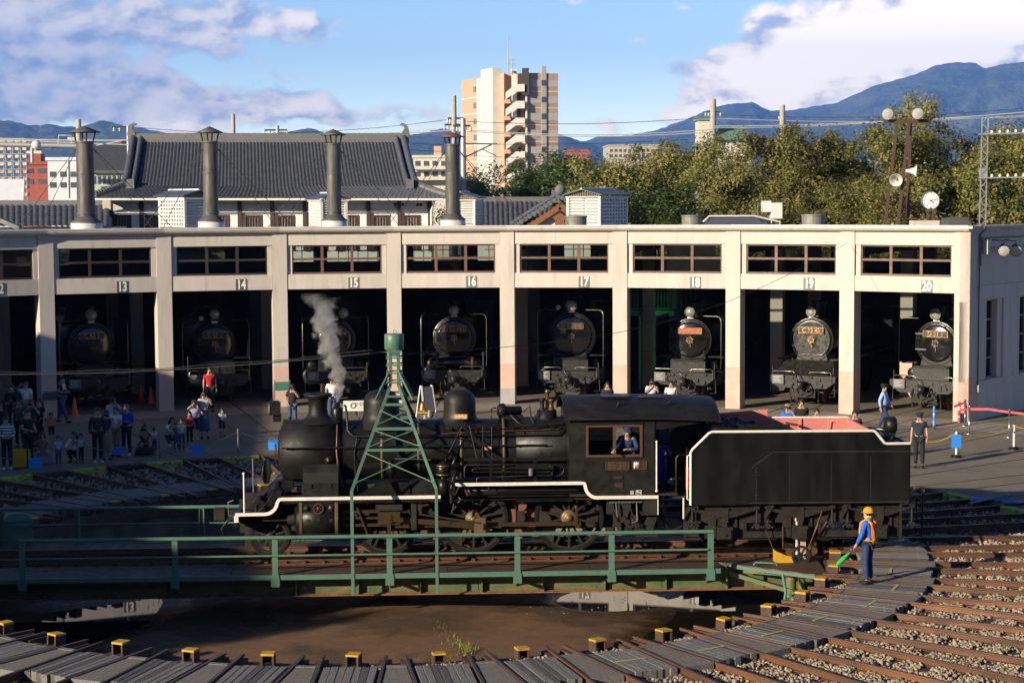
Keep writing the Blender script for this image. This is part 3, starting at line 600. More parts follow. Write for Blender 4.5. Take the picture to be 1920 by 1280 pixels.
def glass_mat(name, tint, ior=1.5):
 m = bpy.data.materials.new(name); m.use_nodes = True; nt = m.node_tree; nt.nodes.clear(); N = nt.nodes.new; L = nt.links.new
 o = N('ShaderNodeOutputMaterial'); mx = N('ShaderNodeMixShader'); t = N('ShaderNodeBsdfTransparent'); t.inputs[0].default_value = tint; g_ = N('ShaderNodeBsdfGlossy'); g_.inputs['Roughness'].default_value = 0.02
 f = N('ShaderNodeFresnel'); f.inputs[0].default_value = ior; n = N('ShaderNodeTexNoise'); n.inputs['Scale'].default_value = 1.5; b = N('ShaderNodeBump'); b.inputs['Strength'].default_value = 0.03; L(n.outputs['Fac'], b.inputs['Height']); L(b.outputs[0], g_.inputs['Normal'])
 L(f.outputs[0], mx.inputs[0]); L(t.outputs[0], mx.inputs[1]); L(g_.outputs[0], mx.inputs[2]); L(mx.outputs[0], o.inputs[0]); return m
m_glass = glass_mat('window_glass', (0.62, 0.66, 0.64, 1))
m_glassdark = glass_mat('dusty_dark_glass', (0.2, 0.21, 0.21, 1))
m_num = M('white_number_paint', (0.78, 0.76, 0.70), rough=0.6)
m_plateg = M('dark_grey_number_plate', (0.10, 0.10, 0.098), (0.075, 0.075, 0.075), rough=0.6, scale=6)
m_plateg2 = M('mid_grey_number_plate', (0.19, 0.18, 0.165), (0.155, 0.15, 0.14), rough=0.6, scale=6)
rh = thing('roundhouse', 'curved cream concrete engine roundhouse with numbered stall openings', 'roundhouse')
ZL0, ZL1, ZB0, ZB1, ZT = 4.62, 5.20, 6.34, 6.83, 7.07
K0, K1 = -2, 8
for k in range(K0, K1 + 1):
 th = col_th(k); rz = -radians(th); T = Matrix.Rotation(rz, 4, 'Z')
 hw = 0.285 if k < 8 else 0.30; dep = 0.75
 def bx(mb, x0, x1, y0, y1, z0, z1): mb.add([T @ Vector(v) for v in [(x, y, z) for z in (z0, z1) for x, y in ((x0, y0), (x1, y0), (x1, y1), (x0, y1))]], [(3, 2, 1, 0), (4, 5, 6, 7), (0, 1, 5, 4), (1, 2, 6, 5), (2, 3, 7, 6), (3, 0, 4, 7)]); return mb
 zp = 1.60
 bx(MB(), -hw, hw, RF, RF + dep, zp, ZB1 + 0.02).build('column', m_cream, rh)
 bx(MB(), -hw, hw, RF, RF + dep, -0.1 if k != 4 else 0.62, zp).build('column_foot', m_pink, rh)
 if k == 4: bx(MB(), -hw - 0.004, hw + 0.004, RF - 0.004, RF + dep, -0.1, 0.62).build('column_foot', m_greyband, rh)
 for rr, hh in ((7.0, 0.26), (14.0, 0.25)):
  bx(MB(), -hh, hh, RF + rr, RF + rr + 0.5, 1.6, 6.4).build('inner_column', m_cream, rh)
  bx(MB(), -hh, hh, RF + rr, RF + rr + 0.5, -0.1, 1.6).build('inner_column_foot', m_pink, rh)
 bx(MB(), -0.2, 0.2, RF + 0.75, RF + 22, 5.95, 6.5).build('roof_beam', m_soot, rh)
def bayframe(k):
 a, b = polar(RF, col_th(k)), polar(RF, col_th(k + 1)); ex = (b - a).normalized(); L_ = (b - a).length; en = Vector((ex.y, -ex.x, 0))
 return a, ex, en, L_
NUMPX = {-1: (-2, 542), 0: (229.5, 538), 1: (452.5, 534), 2: (663, 530.5), 3: (884, 528), 4: (1095, 528.5), 5: (1304, 530), 6: (1517, 532), 7: (1738, 537)}
def bay(k):
 a, ex, en, L_ = bayframe(k); z = Vector((0, 0, 1)); Mx = basis(a, ex, -en, z)
 def B(mb): mb.v = [tuple(Mx @ Vector(v)) for v in mb.v]; return mb
 c = 0.29; left = k < 2
 B(MB().box(c, L_ - c, 0.05, 0.55, ZL0, ZL1)).build('door_lintel', m_cream, rh)
 B(MB().box(c, L_ - c, 0.07, 0.55, ZB0, ZB1)).build('upper_beam', m_cream, rh)
 for x0, x1 in ((c, c + 0.20), (L_ - c - 0.17, L_ - c)): B(MB().box(x0, x1, 0.12, 0.5, ZL1, ZB0)).build('window_jamb', m_cream, rh)
 pr = [(0.0, ZB1), (-0.02, ZB1), (-0.17, ZB1 + 0.05), (-0.22, ZB1 + 0.12), (-0.22, ZT - 0.035), (0.6, ZT - 0.035), (0.6, ZB1)]
 def sweep(pr, x0, x1, mat, nm):
  mb = MB(); n = len(pr); dw = tan(radians(DL / 2))
  vs = [(x0 + y * dw, y, zz) for y, zz in pr] + [(x1 - y * dw, y, zz) for y, zz in pr]; vs = [(x if True else x, y, zz) for x, y, zz in vs]
  vs = [(x0 - (y) * dw, y, zz) for y, zz in pr] + [(x1 + (y) * dw, y, zz) for y, zz in pr]
  fs = [(i, (i + 1) % n, n + (i + 1) % n, n + i) for i in range(n)] + [tuple(range(n))[::-1], tuple(range(n, 2 * n))]
  B(mb.add(vs, fs)).build(nm, mat, rh)
 x1 = L_ if k < 7 else L_ + 0.30
 sweep(pr, 0, x1, m_cream, 'cornice'); sweep([(-0.245, ZT - 0.05), (-0.245, ZT), (0.3, ZT), (0.3, ZT - 0.034), (-0.222, ZT - 0.034), (-0.222, ZT - 0.05)], 0, x1, m_coping, 'coping')
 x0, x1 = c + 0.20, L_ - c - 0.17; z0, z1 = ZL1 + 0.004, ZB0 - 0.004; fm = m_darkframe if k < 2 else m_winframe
 W_ = thing_part('window', rh)
 f = MB(); y0, y1 = 0.17, 0.25; t = 0.055
 f.box(x0, x1, y0, y1, z0, z0 + t * 1.3).box(x0, x1, y0, y1, z1 - t, z1).box(x0, x0 + t, y0, y1, z0 + t * 1.3, z1 - t).box(x1 - t, x1, y0, y1, z0 + t * 1.3, z1 - t)
 B(f).build('window_frame', fm, W_)
 w3 = (x1 - x0) / 3
 for i in (1, 2): B(MB().box(x0 + i * w3 - 0.055, x0 + i * w3 + 0.055, y0 + 0.003, y1 - 0.003, z0 + t * 1.3, z1 - t)).build('mullion', fm, W_)
 zm = (z0 + z1) / 2 + 0.02
 for i in range(3):
  xa, xb = x0 + i * w3 + 0.057, x0 + (i + 1) * w3 - 0.057
  if i == 0: xa = x0 + t
  if i == 2: xb = x1 - t
  B(MB().box(xa, xb, y0 + 0.006, y1 - 0.006, zm - 0.042, zm + 0.042)).build('transom', fm, W_)
  for za, zb in ((z0 + t * 1.3, zm - 0.042), (zm + 0.042, z1 - t)):
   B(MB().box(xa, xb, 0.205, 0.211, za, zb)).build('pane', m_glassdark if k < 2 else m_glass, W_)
  if k < 1:
   for j in range(9): B(MB().box(xa, xb, 0.262, 0.30, zm - 0.03 + j * 0.052, zm - 0.03 + j * 0.052 + 0.034)).build('louvre_slat', m_darkframe, W_)
 if k in NUMPX:
  px, py = NUMPX[k]; P = on_plane(px, py, en, en.dot(a) - 0.05); q = Mx.inverted() @ P
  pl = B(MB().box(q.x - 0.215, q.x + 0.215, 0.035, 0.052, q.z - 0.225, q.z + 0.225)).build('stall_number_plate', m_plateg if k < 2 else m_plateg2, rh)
  text(str(13 + k), 0.50, m_num, pl, basis(Mx @ Vector((q.x, 0.033, q.z - 0.005)), ex, z), extr=0.003, sx=0.72, bold=0.016)
def thing_part(name, par):
 o = bpy.data.objects.new(name, None); COL.objects.link(o); o.parent = par; return o
for k in range(K0, K1): bay(k)
# roof and back wall
TA, TB = col_th(K0) - 0.5, col_th(K1)
def shell(r0, r1, za0, za1, zb0, zb1, mat, nm, par=rh):
 mb = MB(); n = 40; vs = []
 for i in range(n + 1):
  th = TA + (TB - TA) * i / n; vs += [polar(r0, th, za0), polar(r1, th, za1), polar(r1, th, zb1), polar(r0, th, zb0)]
 fs = [(i * 4 + j, (i + 1) * 4 + j, (i + 1) * 4 + (j + 1) % 4, i * 4 + (j + 1) % 4) for i in range(n) for j in range(4)] + [(0, 1, 2, 3), tuple(n * 4 + j for j in (3, 2, 1, 0))]
 return mb.add(vs, fs).build(nm, mat, par)
shell(RF + 0.6, RF + 22.6, 6.52, 6.30, 6.86, 6.45, m_roof, 'roof')
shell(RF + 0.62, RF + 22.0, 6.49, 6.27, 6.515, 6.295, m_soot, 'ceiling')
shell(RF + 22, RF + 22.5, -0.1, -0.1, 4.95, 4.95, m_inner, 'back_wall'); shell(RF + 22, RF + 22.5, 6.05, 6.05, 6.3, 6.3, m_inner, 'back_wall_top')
for k in range(K0 * 2, K1 * 2 + 1):
 th = col_th(0) + k * DL / 2; T = Matrix.Rotation(-radians(th), 4, 'Z')
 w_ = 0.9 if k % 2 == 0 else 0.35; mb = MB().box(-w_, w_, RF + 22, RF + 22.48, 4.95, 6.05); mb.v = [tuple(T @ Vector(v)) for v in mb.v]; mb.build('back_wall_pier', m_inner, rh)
 if k < K1 * 2:
  T = Matrix.Rotation(-radians(th + DL / 4), 4, 'Z'); mb = MB()
  for j in range(-2, 3): mb.box(j * 0.5 - 0.02, j * 0.5 + 0.02, RF + 22.2, RF + 22.24, 4.95, 6.05)
  mb.box(-1.2, 1.2, RF + 22.2, RF + 22.24, 5.5, 5.54); mb.v = [tuple(T @ Vector(v)) for v in mb.v]; mb.build('back_window_bars', m_darkframe, rh)
# left closing wall
T = Matrix.Rotation(-radians(TA), 4, 'Z'); mb = MB().box(-0.3, 0, RF, RF + 22.5, -0.1, 6.5); mb.v = [tuple(T @ Vector(v)) for v in mb.v]; mb.build('end_wall', m_cream, rh)
# right end wall
th8 = radians(col_th(8)); er = Vector((sin(th8), cos(th8), 0)); et = Vector((cos(th8), -sin(th8), 0))
O8 = polar(RF, col_th(8)) + et * 0.30
def sp(px, py=650): P = on_plane(px, py, et, et.dot(O8)); return (P - O8).dot(er), P.z
EW = basis(O8, er, -et, (0, 0, 1))
def E(mb): mb.v = [tuple(EW @ Vector(v)) for v in mb.v]; return mb
s0, s1 = sp(1851)[0], sp(1872)[0]; pil0, pil1 = sp(1884)[0], sp(1911)[0]; zs0, zs1 = 1.42, 4.32
wd = s1 - s0; step = sp(1913)[0] - s0
wins = [s0 + i * step for i in range(9)]
edges = [0.75]
for w_ in wins: edges += [w_, w_ + wd]
edges += [22.4]
E(MB().box(0.0, 22.4, 0.06, 0.4, -0.1, zs0)).build('end_wall', m_cream, rh); E(MB().box(0.0, 22.4, 0.06, 0.4, zs1, 6.95)).build('end_wall', m_cream, rh)
for a_, b_ in zip(edges[0::2], edges[1::2]): E(MB().box(a_ if a_ > 0.8 else 0.0, b_, 0.061, 0.4, zs0, zs1)).build('end_wall', m_cream, rh)
E(MB().box(0.0, 0.55, 0.0, 0.058, -0.1, 6.95)).build('pilaster', m_cream, rh)
E(MB().box(0.55, 22.4, 0.0, 0.058, 1.12, 1.40)).build('string_course', m_cream, rh); E(MB().box(0.55, 22.4, 0.0, 0.058, 4.36, 4.86)).build('string_course', m_cream, rh); E(MB().box(0.55, 22.4, 0.02, 0.058, 6.1, 6.14)).build('string_course', m_cream, rh)
E(MB().box(-0.2, 22.4, -0.16, 0.4, 6.951, 7.05)).build('end_cornice', m_cream, rh)
for w_ in wins[:4]:
 E(MB().box(w_ + wd + 0.42, w_ + step - 0.12, 0.0, 0.058, 1.401, 4.359)).build('pilaster', m_cream, rh)
 W_ = thing_part('window', rh); E(MB().box(w_, w_ + wd, 0.30, 0.306, zs0, zs1)).build('pane', m_glass, W_)
 f = MB(); f.box(w_, w_ + 0.05, 0.26, 0.33, zs0, zs1).box(w_ + wd - 0.05, w_ + wd, 0.26, 0.33, zs0, zs1)
 for i in range(5): z_ = zs0 + (zs1 - zs0 - 0.05) * i / 4; f.box(w_ + 0.05, w_ + wd - 0.05, 0.262, 0.328, z_, z_ + 0.05)
 f.box(w_ + wd / 2 - 0.02, w_ + wd / 2 + 0.02, 0.264, 0.326, zs0 + 0.05, zs1 - 0.05)
 E(f).build('window_frame', m_greyband, W_)
 E(MB().box(w_ - 0.08, w_ + wd + 0.08, -0.03, 0.25, zs0 - 0.07, zs0 + 0.002)).build('window_sill', m_cream, rh)
m_conduit = M('grey_conduit', (0.16, 0.16, 0.17), (0.11, 0.11, 0.12), rough=0.5, metal=0.3, scale=5)
cp = MB(); s_ = sp(1832)[0]
for ds in (0.0, 0.10): cp.tube([(s_ + ds, -0.05, 7.1), (s_ + ds, -0.22, 6.98), (s_ + ds, -0.22, 6.9), (s_ + ds, -0.05, 6.75), (s_ + ds, -0.05, 1.3 if ds == 0 else 5.6)], 0.025, 6)
cp.tube([(0.6, -0.04, 6.6), (8, -0.04, 6.6)], 0.03, 6); cp.tube([(0.7, -0.04, 6.25), (6, -0.04, 6.25)], 0.012, 5)
E(cp).build('conduit', m_conduit, rh)
E(MB().box(s_ - 0.1, s_ + 0.14, -0.12, 0.0, 1.05, 1.3)).build('junction_box', M('pale_box', (0.55, 0.53, 0.48)), rh)
m_lampb = M('lamp_housing_grey', (0.08, 0.08, 0.085), (0.055, 0.055, 0.06), rough=0.45, metal=0.4, scale=6)
m_lens = M('floodlight_lens', (0.50, 0.49, 0.45), (0.36, 0.35, 0.33), rough=0.12, scale=20, coat=0.5)
for px, lab_ in ((1860, 'round floodlight on the shaded end wall next to the ivory switch box'), (1883, 'round floodlight on the shaded end wall, second from the ivory switch box')):
 s_, z_ = sp(px, 468); c_ = EW @ Vector((s_, -0.45, z_)); d_ = (Vector((-0.15, -0.8, -0.35))).normalized()
 fl = thing('wall_floodlight', lab_, 'floodlight', c_, 0, 'floodlights on the roundhouse end wall')
 MB().lathe((0, 0, 0), d_, [(-0.34, 0.02), (-0.34, 0.10), (-0.12, 0.13), (0.1, 0.215), (0.12, 0.22)], 20).build('housing', m_lampb, fl)
 MB().lathe((0, 0, 0), d_, [(0.105, 0.2), (0.13, 0.12), (0.14, 0.0)], 20).build('lens', m_lens, fl)
 MB().tube([(0, 0, 0.05), (0, 0.0, 0.32), et * -0.45 + Vector((0, 0, 0.36))], 0.018, 6).build('bracket', m_lampb, fl)
s_, z_ = sp(1845, 463); bo = tag(E(MB().box(s_ - 0.12, s_ + 0.12, -0.2, 0.0, z_ - 0.26, z_ + 0.26)).build('switch_cabinet', M('ivory_box', (0.52, 0.5, 0.42), (0.44, 0.42, 0.36), scale=5)), 'small ivory switch box beside the floodlights on the end wall', 'switch box')
# ---- shading neighbour, left of the yard, out of the picture: the museum block whose roof edge throws the long shade
mus = thing('museum_block', 'long pale museum building west of the turntable yard', 'building', (0, 0, 0))
def edge_x(y, H): return -(H + 1.29 + 0.029 * y) / 0.375
y0_, y1_, H_ = -23.8, 13.0, 10.0
mb = MB(); xa, xb = edge_x(y0_, H_), edge_x(y1_, H_)
mb.hexa([(xa - 14, y0_, -0.2), (xa, y0_, -0.2), (xb, y1_, -0.2), (xb - 14, y1_, -0.2)], [(xa - 14, y0_, H_), (xa, y0_, H_), (xb, y1_, H_), (xb - 14, y1_, H_)])
mb.build('wall', M('museum_cladding', (0.42, 0.41, 0.39), (0.36, 0.35, 0.34), scale=2), mus)
for i in range(12):
 yy = y0_ + 1.5 + i * 3.2; x_ = edge_x(yy, H_)
 for zz in (1.0, 5.0): MB().box(x_ - 0.1, x_ + 0.06, yy, yy + 2.2, zz, zz + 2.4).build('window', m_glassdark, mus)
# ================================================================== LOCOMOTIVE 8630
m_blk = M('black_engine_paint', (0.006, 0.0057, 0.0053), (0.0095, 0.0085, 0.0074), spec=0.35, rough=0.40, scale=3.5, bump=0.10, bscale=9, c3=(0.020, 0.0165, 0.013), s3=2.2, lo3=0.55, hi3=0.75, rv=0.12)
m_blk2 = M('matt_smokebox_black', (0.0085, 0.0078, 0.007), (0.0135, 0.0118, 0.0098), spec=0.3, rough=0.52, scale=4, bump=0.15, bscale=18, c3=(0.027, 0.022, 0.017), s3=2.6, lo3=0.58, hi3=0.78)
m_tend = M('black_tender_paint', (0.0055, 0.0052, 0.0047), (0.008, 0.0074, 0.0066), spec=0.28, rough=0.46, scale=2.4, stretch=(1, 1, 0.3), bump=0.55, bscale=1.6, c3=(0.0155, 0.0135, 0.011), s3=1.6, lo3=0.58, hi3=0.74)
m_under = M('dusty_underframe_black', (0.016, 0.0135, 0.011), (0.027, 0.0225, 0.018), spec=0.3, rough=0.65, scale=5, bump=0.25, bscale=18, c3=(0.042, 0.031, 0.022), s3=3.5, lo3=0.6, hi3=0.8)
m_white = M('white_edge_paint', (0.74, 0.70, 0.62), (0.62, 0.575, 0.50), rough=0.55, scale=6, c3=(0.36, 0.31, 0.25), s3=14, lo3=0.66, hi3=0.76)
m_rod = M('oily_bare_steel', (0.16, 0.10, 0.052), (0.085, 0.055, 0.03), rough=0.40, metal=0.75, scale=7, c3=(0.06, 0.042, 0.028), s3=5)
m_hub = M('oily_ochre_hub', (0.18, 0.11, 0.045), (0.10, 0.062, 0.03), rough=0.5, metal=0.2, scale=8)
m_tyre = M('worn_tyre_steel', (0.034, 0.030, 0.025), (0.018, 0.016, 0.014), rough=0.38, metal=0.5, scale=8)
m_rustred = M('rust_red_primer', (0.20, 0.075, 0.04), (0.11, 0.045, 0.028), rough=0.7, scale=6)
m_brass = M('aged_brass', (0.36, 0.22, 0.09), (0.24, 0.145, 0.06), rough=0.4, metal=0.85, scale=8)
m_copper = M('brown_copper_pipe', (0.16, 0.075, 0.045), (0.10, 0.05, 0.032), rough=0.45, metal=0.5, scale=8)
m_band = M('tan_boiler_band', (0.12, 0.078, 0.036), (0.08, 0.052, 0.026), rough=0.5, scale=6, stretch=(1, 1, 3))
m_pinkp = M('salmon_bunker_paint', (0.60, 0.20, 0.165), (0.52, 0.17, 0.14), rough=0.65, scale=4, bump=0.15, bscale=10, c3=(0.30, 0.12, 0.10), s3=9, lo3=0.68, hi3=0.76)
m_coal = M('black_coal', (0.008, 0.008, 0.008), (0.018, 0.017, 0.017), rough=0.45, scale=30)
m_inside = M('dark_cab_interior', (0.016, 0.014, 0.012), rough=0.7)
lo = thing('steam_locomotive', 'large black steam locomotive numbered 8630 standing on the turntable', 'locomotive', (0, 0, 0), PHI)
def part(nm, mb, mat, par=None): return mb.build(nm, mat, par or lo)
ZC, RB = 2.345, 0.69
# boiler, smokebox
part('smokebox', MB().lathe((-2.44, 0, ZC), (1, 0, 0), [(0, 0.01), (0, 0.66), (0.02, 0.715), (1.39, 0.715), (1.39, 0.70)], 48), m_blk2)
sbd = part('smokebox_door', MB().lathe((-2.44, 0, ZC), (-1, 0, 0), [(0, 0.60), (0.03, 0.59), (0.10, 0.4), (0.13, 0.0)], 36), m_blk2)
mbw = MB().wheel_ring((-2.62, 0, ZC), (1, 0, 0), 0.13, 0.16, 0.03, 20); mbw.bar((-2.62, -0.15, ZC), (-2.62, 0.15, ZC), 0.03, 0.03); part('door_wheel', mbw, m_brass, sbd)
rv = MB()
for g in range(60): 
 a = 2 * pi * g / 60
 for u in (-2.40, -1.12, -1.02): rv.rivet((u, 0.716 * cos(a), ZC + 0.716 * sin(a)), (0, cos(a), sin(a)), 0.016)
part('smokebox_rivets', rv, m_blk2)['kind'] = 'stuff'
part('boiler', MB().lathe((-1.05, 0, ZC), (1, 0, 0), [(0, RB), (4.05, RB)], 48), m_blk)
part('firebox', MB().lathe((2.9, 0, ZC - 0.02), (1, 0, 0), [(0, RB), (0.02, 0.735), (1.28, 0.745)], 40), m_blk)
part('firebox_side', MB().box(2.9, 4.2, -0.72, 0.72, 1.15, ZC), m_blk)
for px in (641, 716, 785, 865, 945):
 u = S(px, 850, 0.7)[0]; r_ = RB if px < 940 else 0.742
 part('boiler_band', MB().lathe((u - 0.03, 0, ZC), (1, 0, 0), [(0, r_ + 0.001), (0.004, r_ + 0.009), (0.056, r_ + 0.009), (0.06, r_ + 0.001)], 48), m_band)
for px, py, rr in ((692, 833, 0.06), (617, 863, 0.10), (764, 812, 0.055), (982, 815, 0.06)):
 u, z = S(px, py, 0.66); yy = sqrt(max(0.05, 0.70 ** 2 - (z - ZC) ** 2)); d = Vector((0, -yy, z - ZC)).normalized()
 pl = MB().lathe(Vector((u, 0, ZC)) + d * (RB - 0.01), d, [(0, rr), (0.05, rr), (0.05, rr * 0.5), (0.09, rr * 0.45), (0.09, 0)], 16)
 for k in range(8): a = k * pi / 4; e1, e2 = frame_of(d); pl.rivet(Vector((u, 0, ZC)) + d * (RB + 0.04) + (e1 * cos(a) + e2 * sin(a)) * rr * 0.8, d, 0.014)
 part('washout_plug', pl, m_blk)
# chimney, domes
ch = part('chimney', MB().lathe((-1.63, 0, 0), (0, 0, 1), [(2.98, 0.44), (3.05, 0.37), (3.10, 0.29), (3.18, 0.235), (3.32, 0.215), (3.47, 0.22), (3.56, 0.25), (3.60, 0.33), (3.645, 0.335), (3.66, 0.30), (3.66, 0.18), (3.4, 0.16)], 36), m_blk2)
rv = MB()
for k in range(20):
 a = 2 * pi * k / 20; rv.rivet((-1.63 + 0.385 * cos(a), 0.385 * sin(a), 3.045 - 0.1 * sin(a) ** 2), (0, 0, 1), 0.02)
rv.build('chimney_rivets', m_blk2, ch)
def dome(u, r, top, nm):
 pr = [(2.86, r + 0.20), (2.95, r + 0.115), (3.02, r + 0.05), (3.10, r + 0.012), (3.2, r)]; h = top - 3.42
 pr += [(3.42, r)] + [(3.42 + h * sin(a), r * (1 - 0.9 * (1 - cos(a)) if a < 1.2 else cos(a) * 0.8 + 0.05)) for a in (0.25, 0.5, 0.75, 0.95, 1.15)] + [(top, 0.01)]
 pr = [(2.86, r + 0.20), (2.95, r + 0.115), (3.02, r + 0.05), (3.10, r + 0.012), (3.2, r), (3.42, r)] + [(3.42 + h * sin(pi / 2 * k / 7), r * cos(pi / 2 * k / 7) ** 0.7 if k < 7 else 0.01) for k in range(1, 8)]
 return part(nm, MB().lathe((u, 0, 0), (0, 0, 1), pr, 36), m_blk2)
dome(-0.17, 0.415, 3.73, 'sand_dome'); dome(1.64, 0.37, 3.715, 'steam_dome')
sg = part('dome_sign', MB().box(1.50, 1.80, -0.60, -0.585, 3.10, 3.21), m_yellow); MB().box(1.52, 1.78, -0.606, -0.601, 3.12, 3.19).build('sign_face', M('red_white_sign', (0.75, 0.7, 0.6), (0.45, 0.08, 0.05), rough=0.5, scale=60, lo=0.45, hi=0.55), sg)
# head lamp
hl = part('headlamp', MB().box(-2.74, -2.50, -0.16, 0.16, 3.18, 3.47).box(-2.70, -2.54, -0.12, 0.12, 3.47, 3.50).box(-2.66, -2.48, -0.10, 0.10, 3.02, 3.18), m_blk)
MB().lathe((-2.74, 0, 3.32), (-1, 0, 0), [(0, 0.12), (0.012, 0.12), (0.014, 0.0)], 20).build('lamp_lens', m_lens, hl)
# steam pot behind chimney (safety/turbo pipe) with hose
part('exhaust_pot', MB().lathe((-1.17, -0.42, 0), (0, 0, 1), [(2.98, 0.02), (2.99, 0.09), (3.06, 0.125), (3.34, 0.125), (3.38, 0.10), (3.38, 0.07), (3.48, 0.065), (3.5, 0.02)], 20), m_blk)
part('exhaust_pipe', MB().tube([(-1.17, -0.44, 3.02), (-1.17, -0.62, 2.75), (-1.18, -0.74, 2.4), (-1.14, -0.78, 2.0), (-1.05, -0.8, 1.6)], 0.022, 8), m_copper)
part('exhaust_pipe', MB().tube([(-1.02, -0.35, 3.42), (-0.98, -0.35, 3.40), (-0.95, -0.42, 3.2), (-0.93, -0.56, 2.85), (-0.80, -0.66, 2.74), (-0.2, -0.67, 2.73), (3.9, -0.69, 2.72), (4.08, -0.6, 2.9)], 0.026, 8), m_blk)
part('exhaust_pipe', MB().tube([(-0.72, -0.68, 2.7), (-0.78, -0.72, 2.3), (-0.76, -0.76, 1.9), (-0.7, -0.78, 1.5)], 0.016, 6), m_blk)
hr = MB(); hr.tube([(-2.42, -0.80, 2.50), (3.62, -0.82, 2.515)], 0.017, 8)
for u in (-2.3, -1.2, -0.2, 0.9, 1.9, 2.9, 3.5): hr.tube([(u, -0.68, 2.5), (u, -0.82, 2.505)], 0.013, 6).sphere((u, -0.81, 2.505), 0.028, 8, 6)
part('boiler_handrail', hr, m_blk)
# diagonal struts on the boiler side, the tower's shadow built among them as bars
st = MB()
for a, b in (((830, 873), (866, 800)), ((945, 868), (868, 800)), ((895, 862), (880, 798)), ((845, 815), (930, 850))):
 ua, za = S(*a, 0.9); ub, zb = S(*b, 0.75); st.tube([(ua, -0.92, za), (ub, -0.74, zb)], 0.017, 6)
part('strut_and_shadow_bar', st, m_blk)
ld = MB()
for px in (905, 922): u0, z0 = S(px, 862, 0.85); u1, z1 = S(px, 800, 0.8); ld.tube([(u0, -0.86, z0), (u1, -0.76, z1)], 0.012, 6)
for i in range(5):
 t = i / 4.5 + 0.05; p0 = Vector((S(905, 862, .85)[0], -0.86, S(905, 862, .85)[1])).lerp(Vector((S(905, 800, .8)[0], -0.76, S(905, 800, .8)[1])), t); ld.tube([p0, p0 + Vector((S(922, 862, .85)[0] - S(905, 862, .85)[0], 0, 0))], 0.009, 5)
part('boiler_ladder', ld, m_blk)
part('works_plate', MB().box(S(907, 840, .8)[0], S(922, 840, .8)[0], -0.80, -0.79, S(915, 843, .8)[1], S(915, 837, .8)[1]), M('pink_brass_plate', (0.55, 0.33, 0.24), rough=0.4))
# generator, safety valves, whistle
gp = part('turbo_generator', MB().lathe((2.50, -0.12, 3.23), (1, 0, 0), [(0, 0.02), (0.0, 0.10), (0.04, 0.16), (0.16, 0.17), (0.2, 0.13), (0.22, 0.10), (0.55, 0.10), (0.58, 0.05), (0.58, 0)], 24), m_blk)
MB().box(2.55, 3.1, -0.22, 0.0, 3.02, 3.13).build('generator_bracket', m_blk, gp)
sv = part('safety_valve_base', MB().lathe((3.66, 0, 0), (0, 0, 1), [(2.98, 0.32), (3.08, 0.24), (3.22, 0.22), (3.24, 0.16), (3.24, 0)], 24), m_blk)
for dx, dy, h, r, m_ in ((-0.11, -0.08, 3.5, 0.05, m_blk2), (0.1, -0.08, 3.48, 0.055, m_copper), (0.02, 0.06, 3.68, 0.045, m_brass)):
 MB().lathe((3.66 + dx, dy, 0), (0, 0, 1), [(3.22, r * 1.4), (3.26, r * 1.4), (3.27, r), (h - 0.06, r), (h - 0.05, r * 1.25), (h, r * 1.1), (h, 0)], 16).build('safety_valve', m_, sv)
pp = MB()
pp.tube([(2.35, -0.40, 3.05), (2.36, -0.4, 3.30), (2.46, -0.35, 3.32)], 0.018, 6).tube([(3.1, -0.2, 3.2), (3.25, -0.3, 3.34), (3.28, -0.35, 3.05), (3.35, -0.45, 2.95)], 0.016, 6).tube([(2.8, -0.3, 3.15), (2.95, -0.42, 3.0), (3.1, -0.5, 2.92), (4.0, -0.5, 2.95)], 0.018, 6)
pp.tube([(1.9, -0.55, 2.83), (2.6, -0.56, 2.86), (3.4, -0.56, 2.86), (4.02, -0.5, 2.98)], 0.014, 6); pp.tube([(1.4, -0.5, 2.86), (3.9, -0.52, 2.90)], 0.012, 6)
part('top_pipework', pp, m_blk); part('copper_pipe', MB().tube([(1.2, -0.60, 2.76), (2.0, -0.6, 2.8), (3.0, -0.6, 2.82), (3.95, -0.58, 2.84)], 0.012, 6), m_copper)
part('copper_pipe', MB().tube([(-0.4, -0.63, 2.68), (1.1, -0.63, 2.69)], 0.010, 6), m_copper)
fl_ = MB()
for i in range(22):
 u = random.uniform(1.3, 4.0); fl_.box(u, u + random.uniform(0.03, 0.12), -0.60, -0.5, 2.84, 2.84 + random.uniform(0.03, 0.09))
part('boiler_fittings', fl_, m_blk)['kind'] = 'stuff'
# running boards and white edge
def strip(path, y, h, w=0.03, mat=m_white, nm='white_edge'):
 mb = MB(); n = len(path); L_ = []
 for i, (u, z) in enumerate(path):
  a = Vector(path[max(0, i - 1)]); b = Vector(path[min(n - 1, i + 1)]); d = (b - a).normalized(); nn = Vector((-d.y, d.x)) * h / 2; L_.append(((u + nn.x, z + nn.y), (u - nn.x, z - nn.y)))
 vs = []
 for p, q in L_: vs += [(p[0], y - w, p[1]), (p[0], y, p[1]), (q[0], y, q[1]), (q[0], y - w, q[1])]
 fs = [(i * 4 + j, i * 4 + (j + 1) % 4, (i + 1) * 4 + (j + 1) % 4, (i + 1) * 4 + j) for i in range(n - 1) for j in range(4)] + [(3, 2, 1, 0), tuple((n - 1) * 4 + j for j in range(4))]
 return part(nm, mb.add(vs, fs), mat)
def arc(c, r, a0, a1, n=7): return [(c[0] + r * cos(radians(a0 + (a1 - a0) * i / n)), c[1] + r * sin(radians(a0 + (a1 - a0) * i / n))) for i in range(n + 1)]
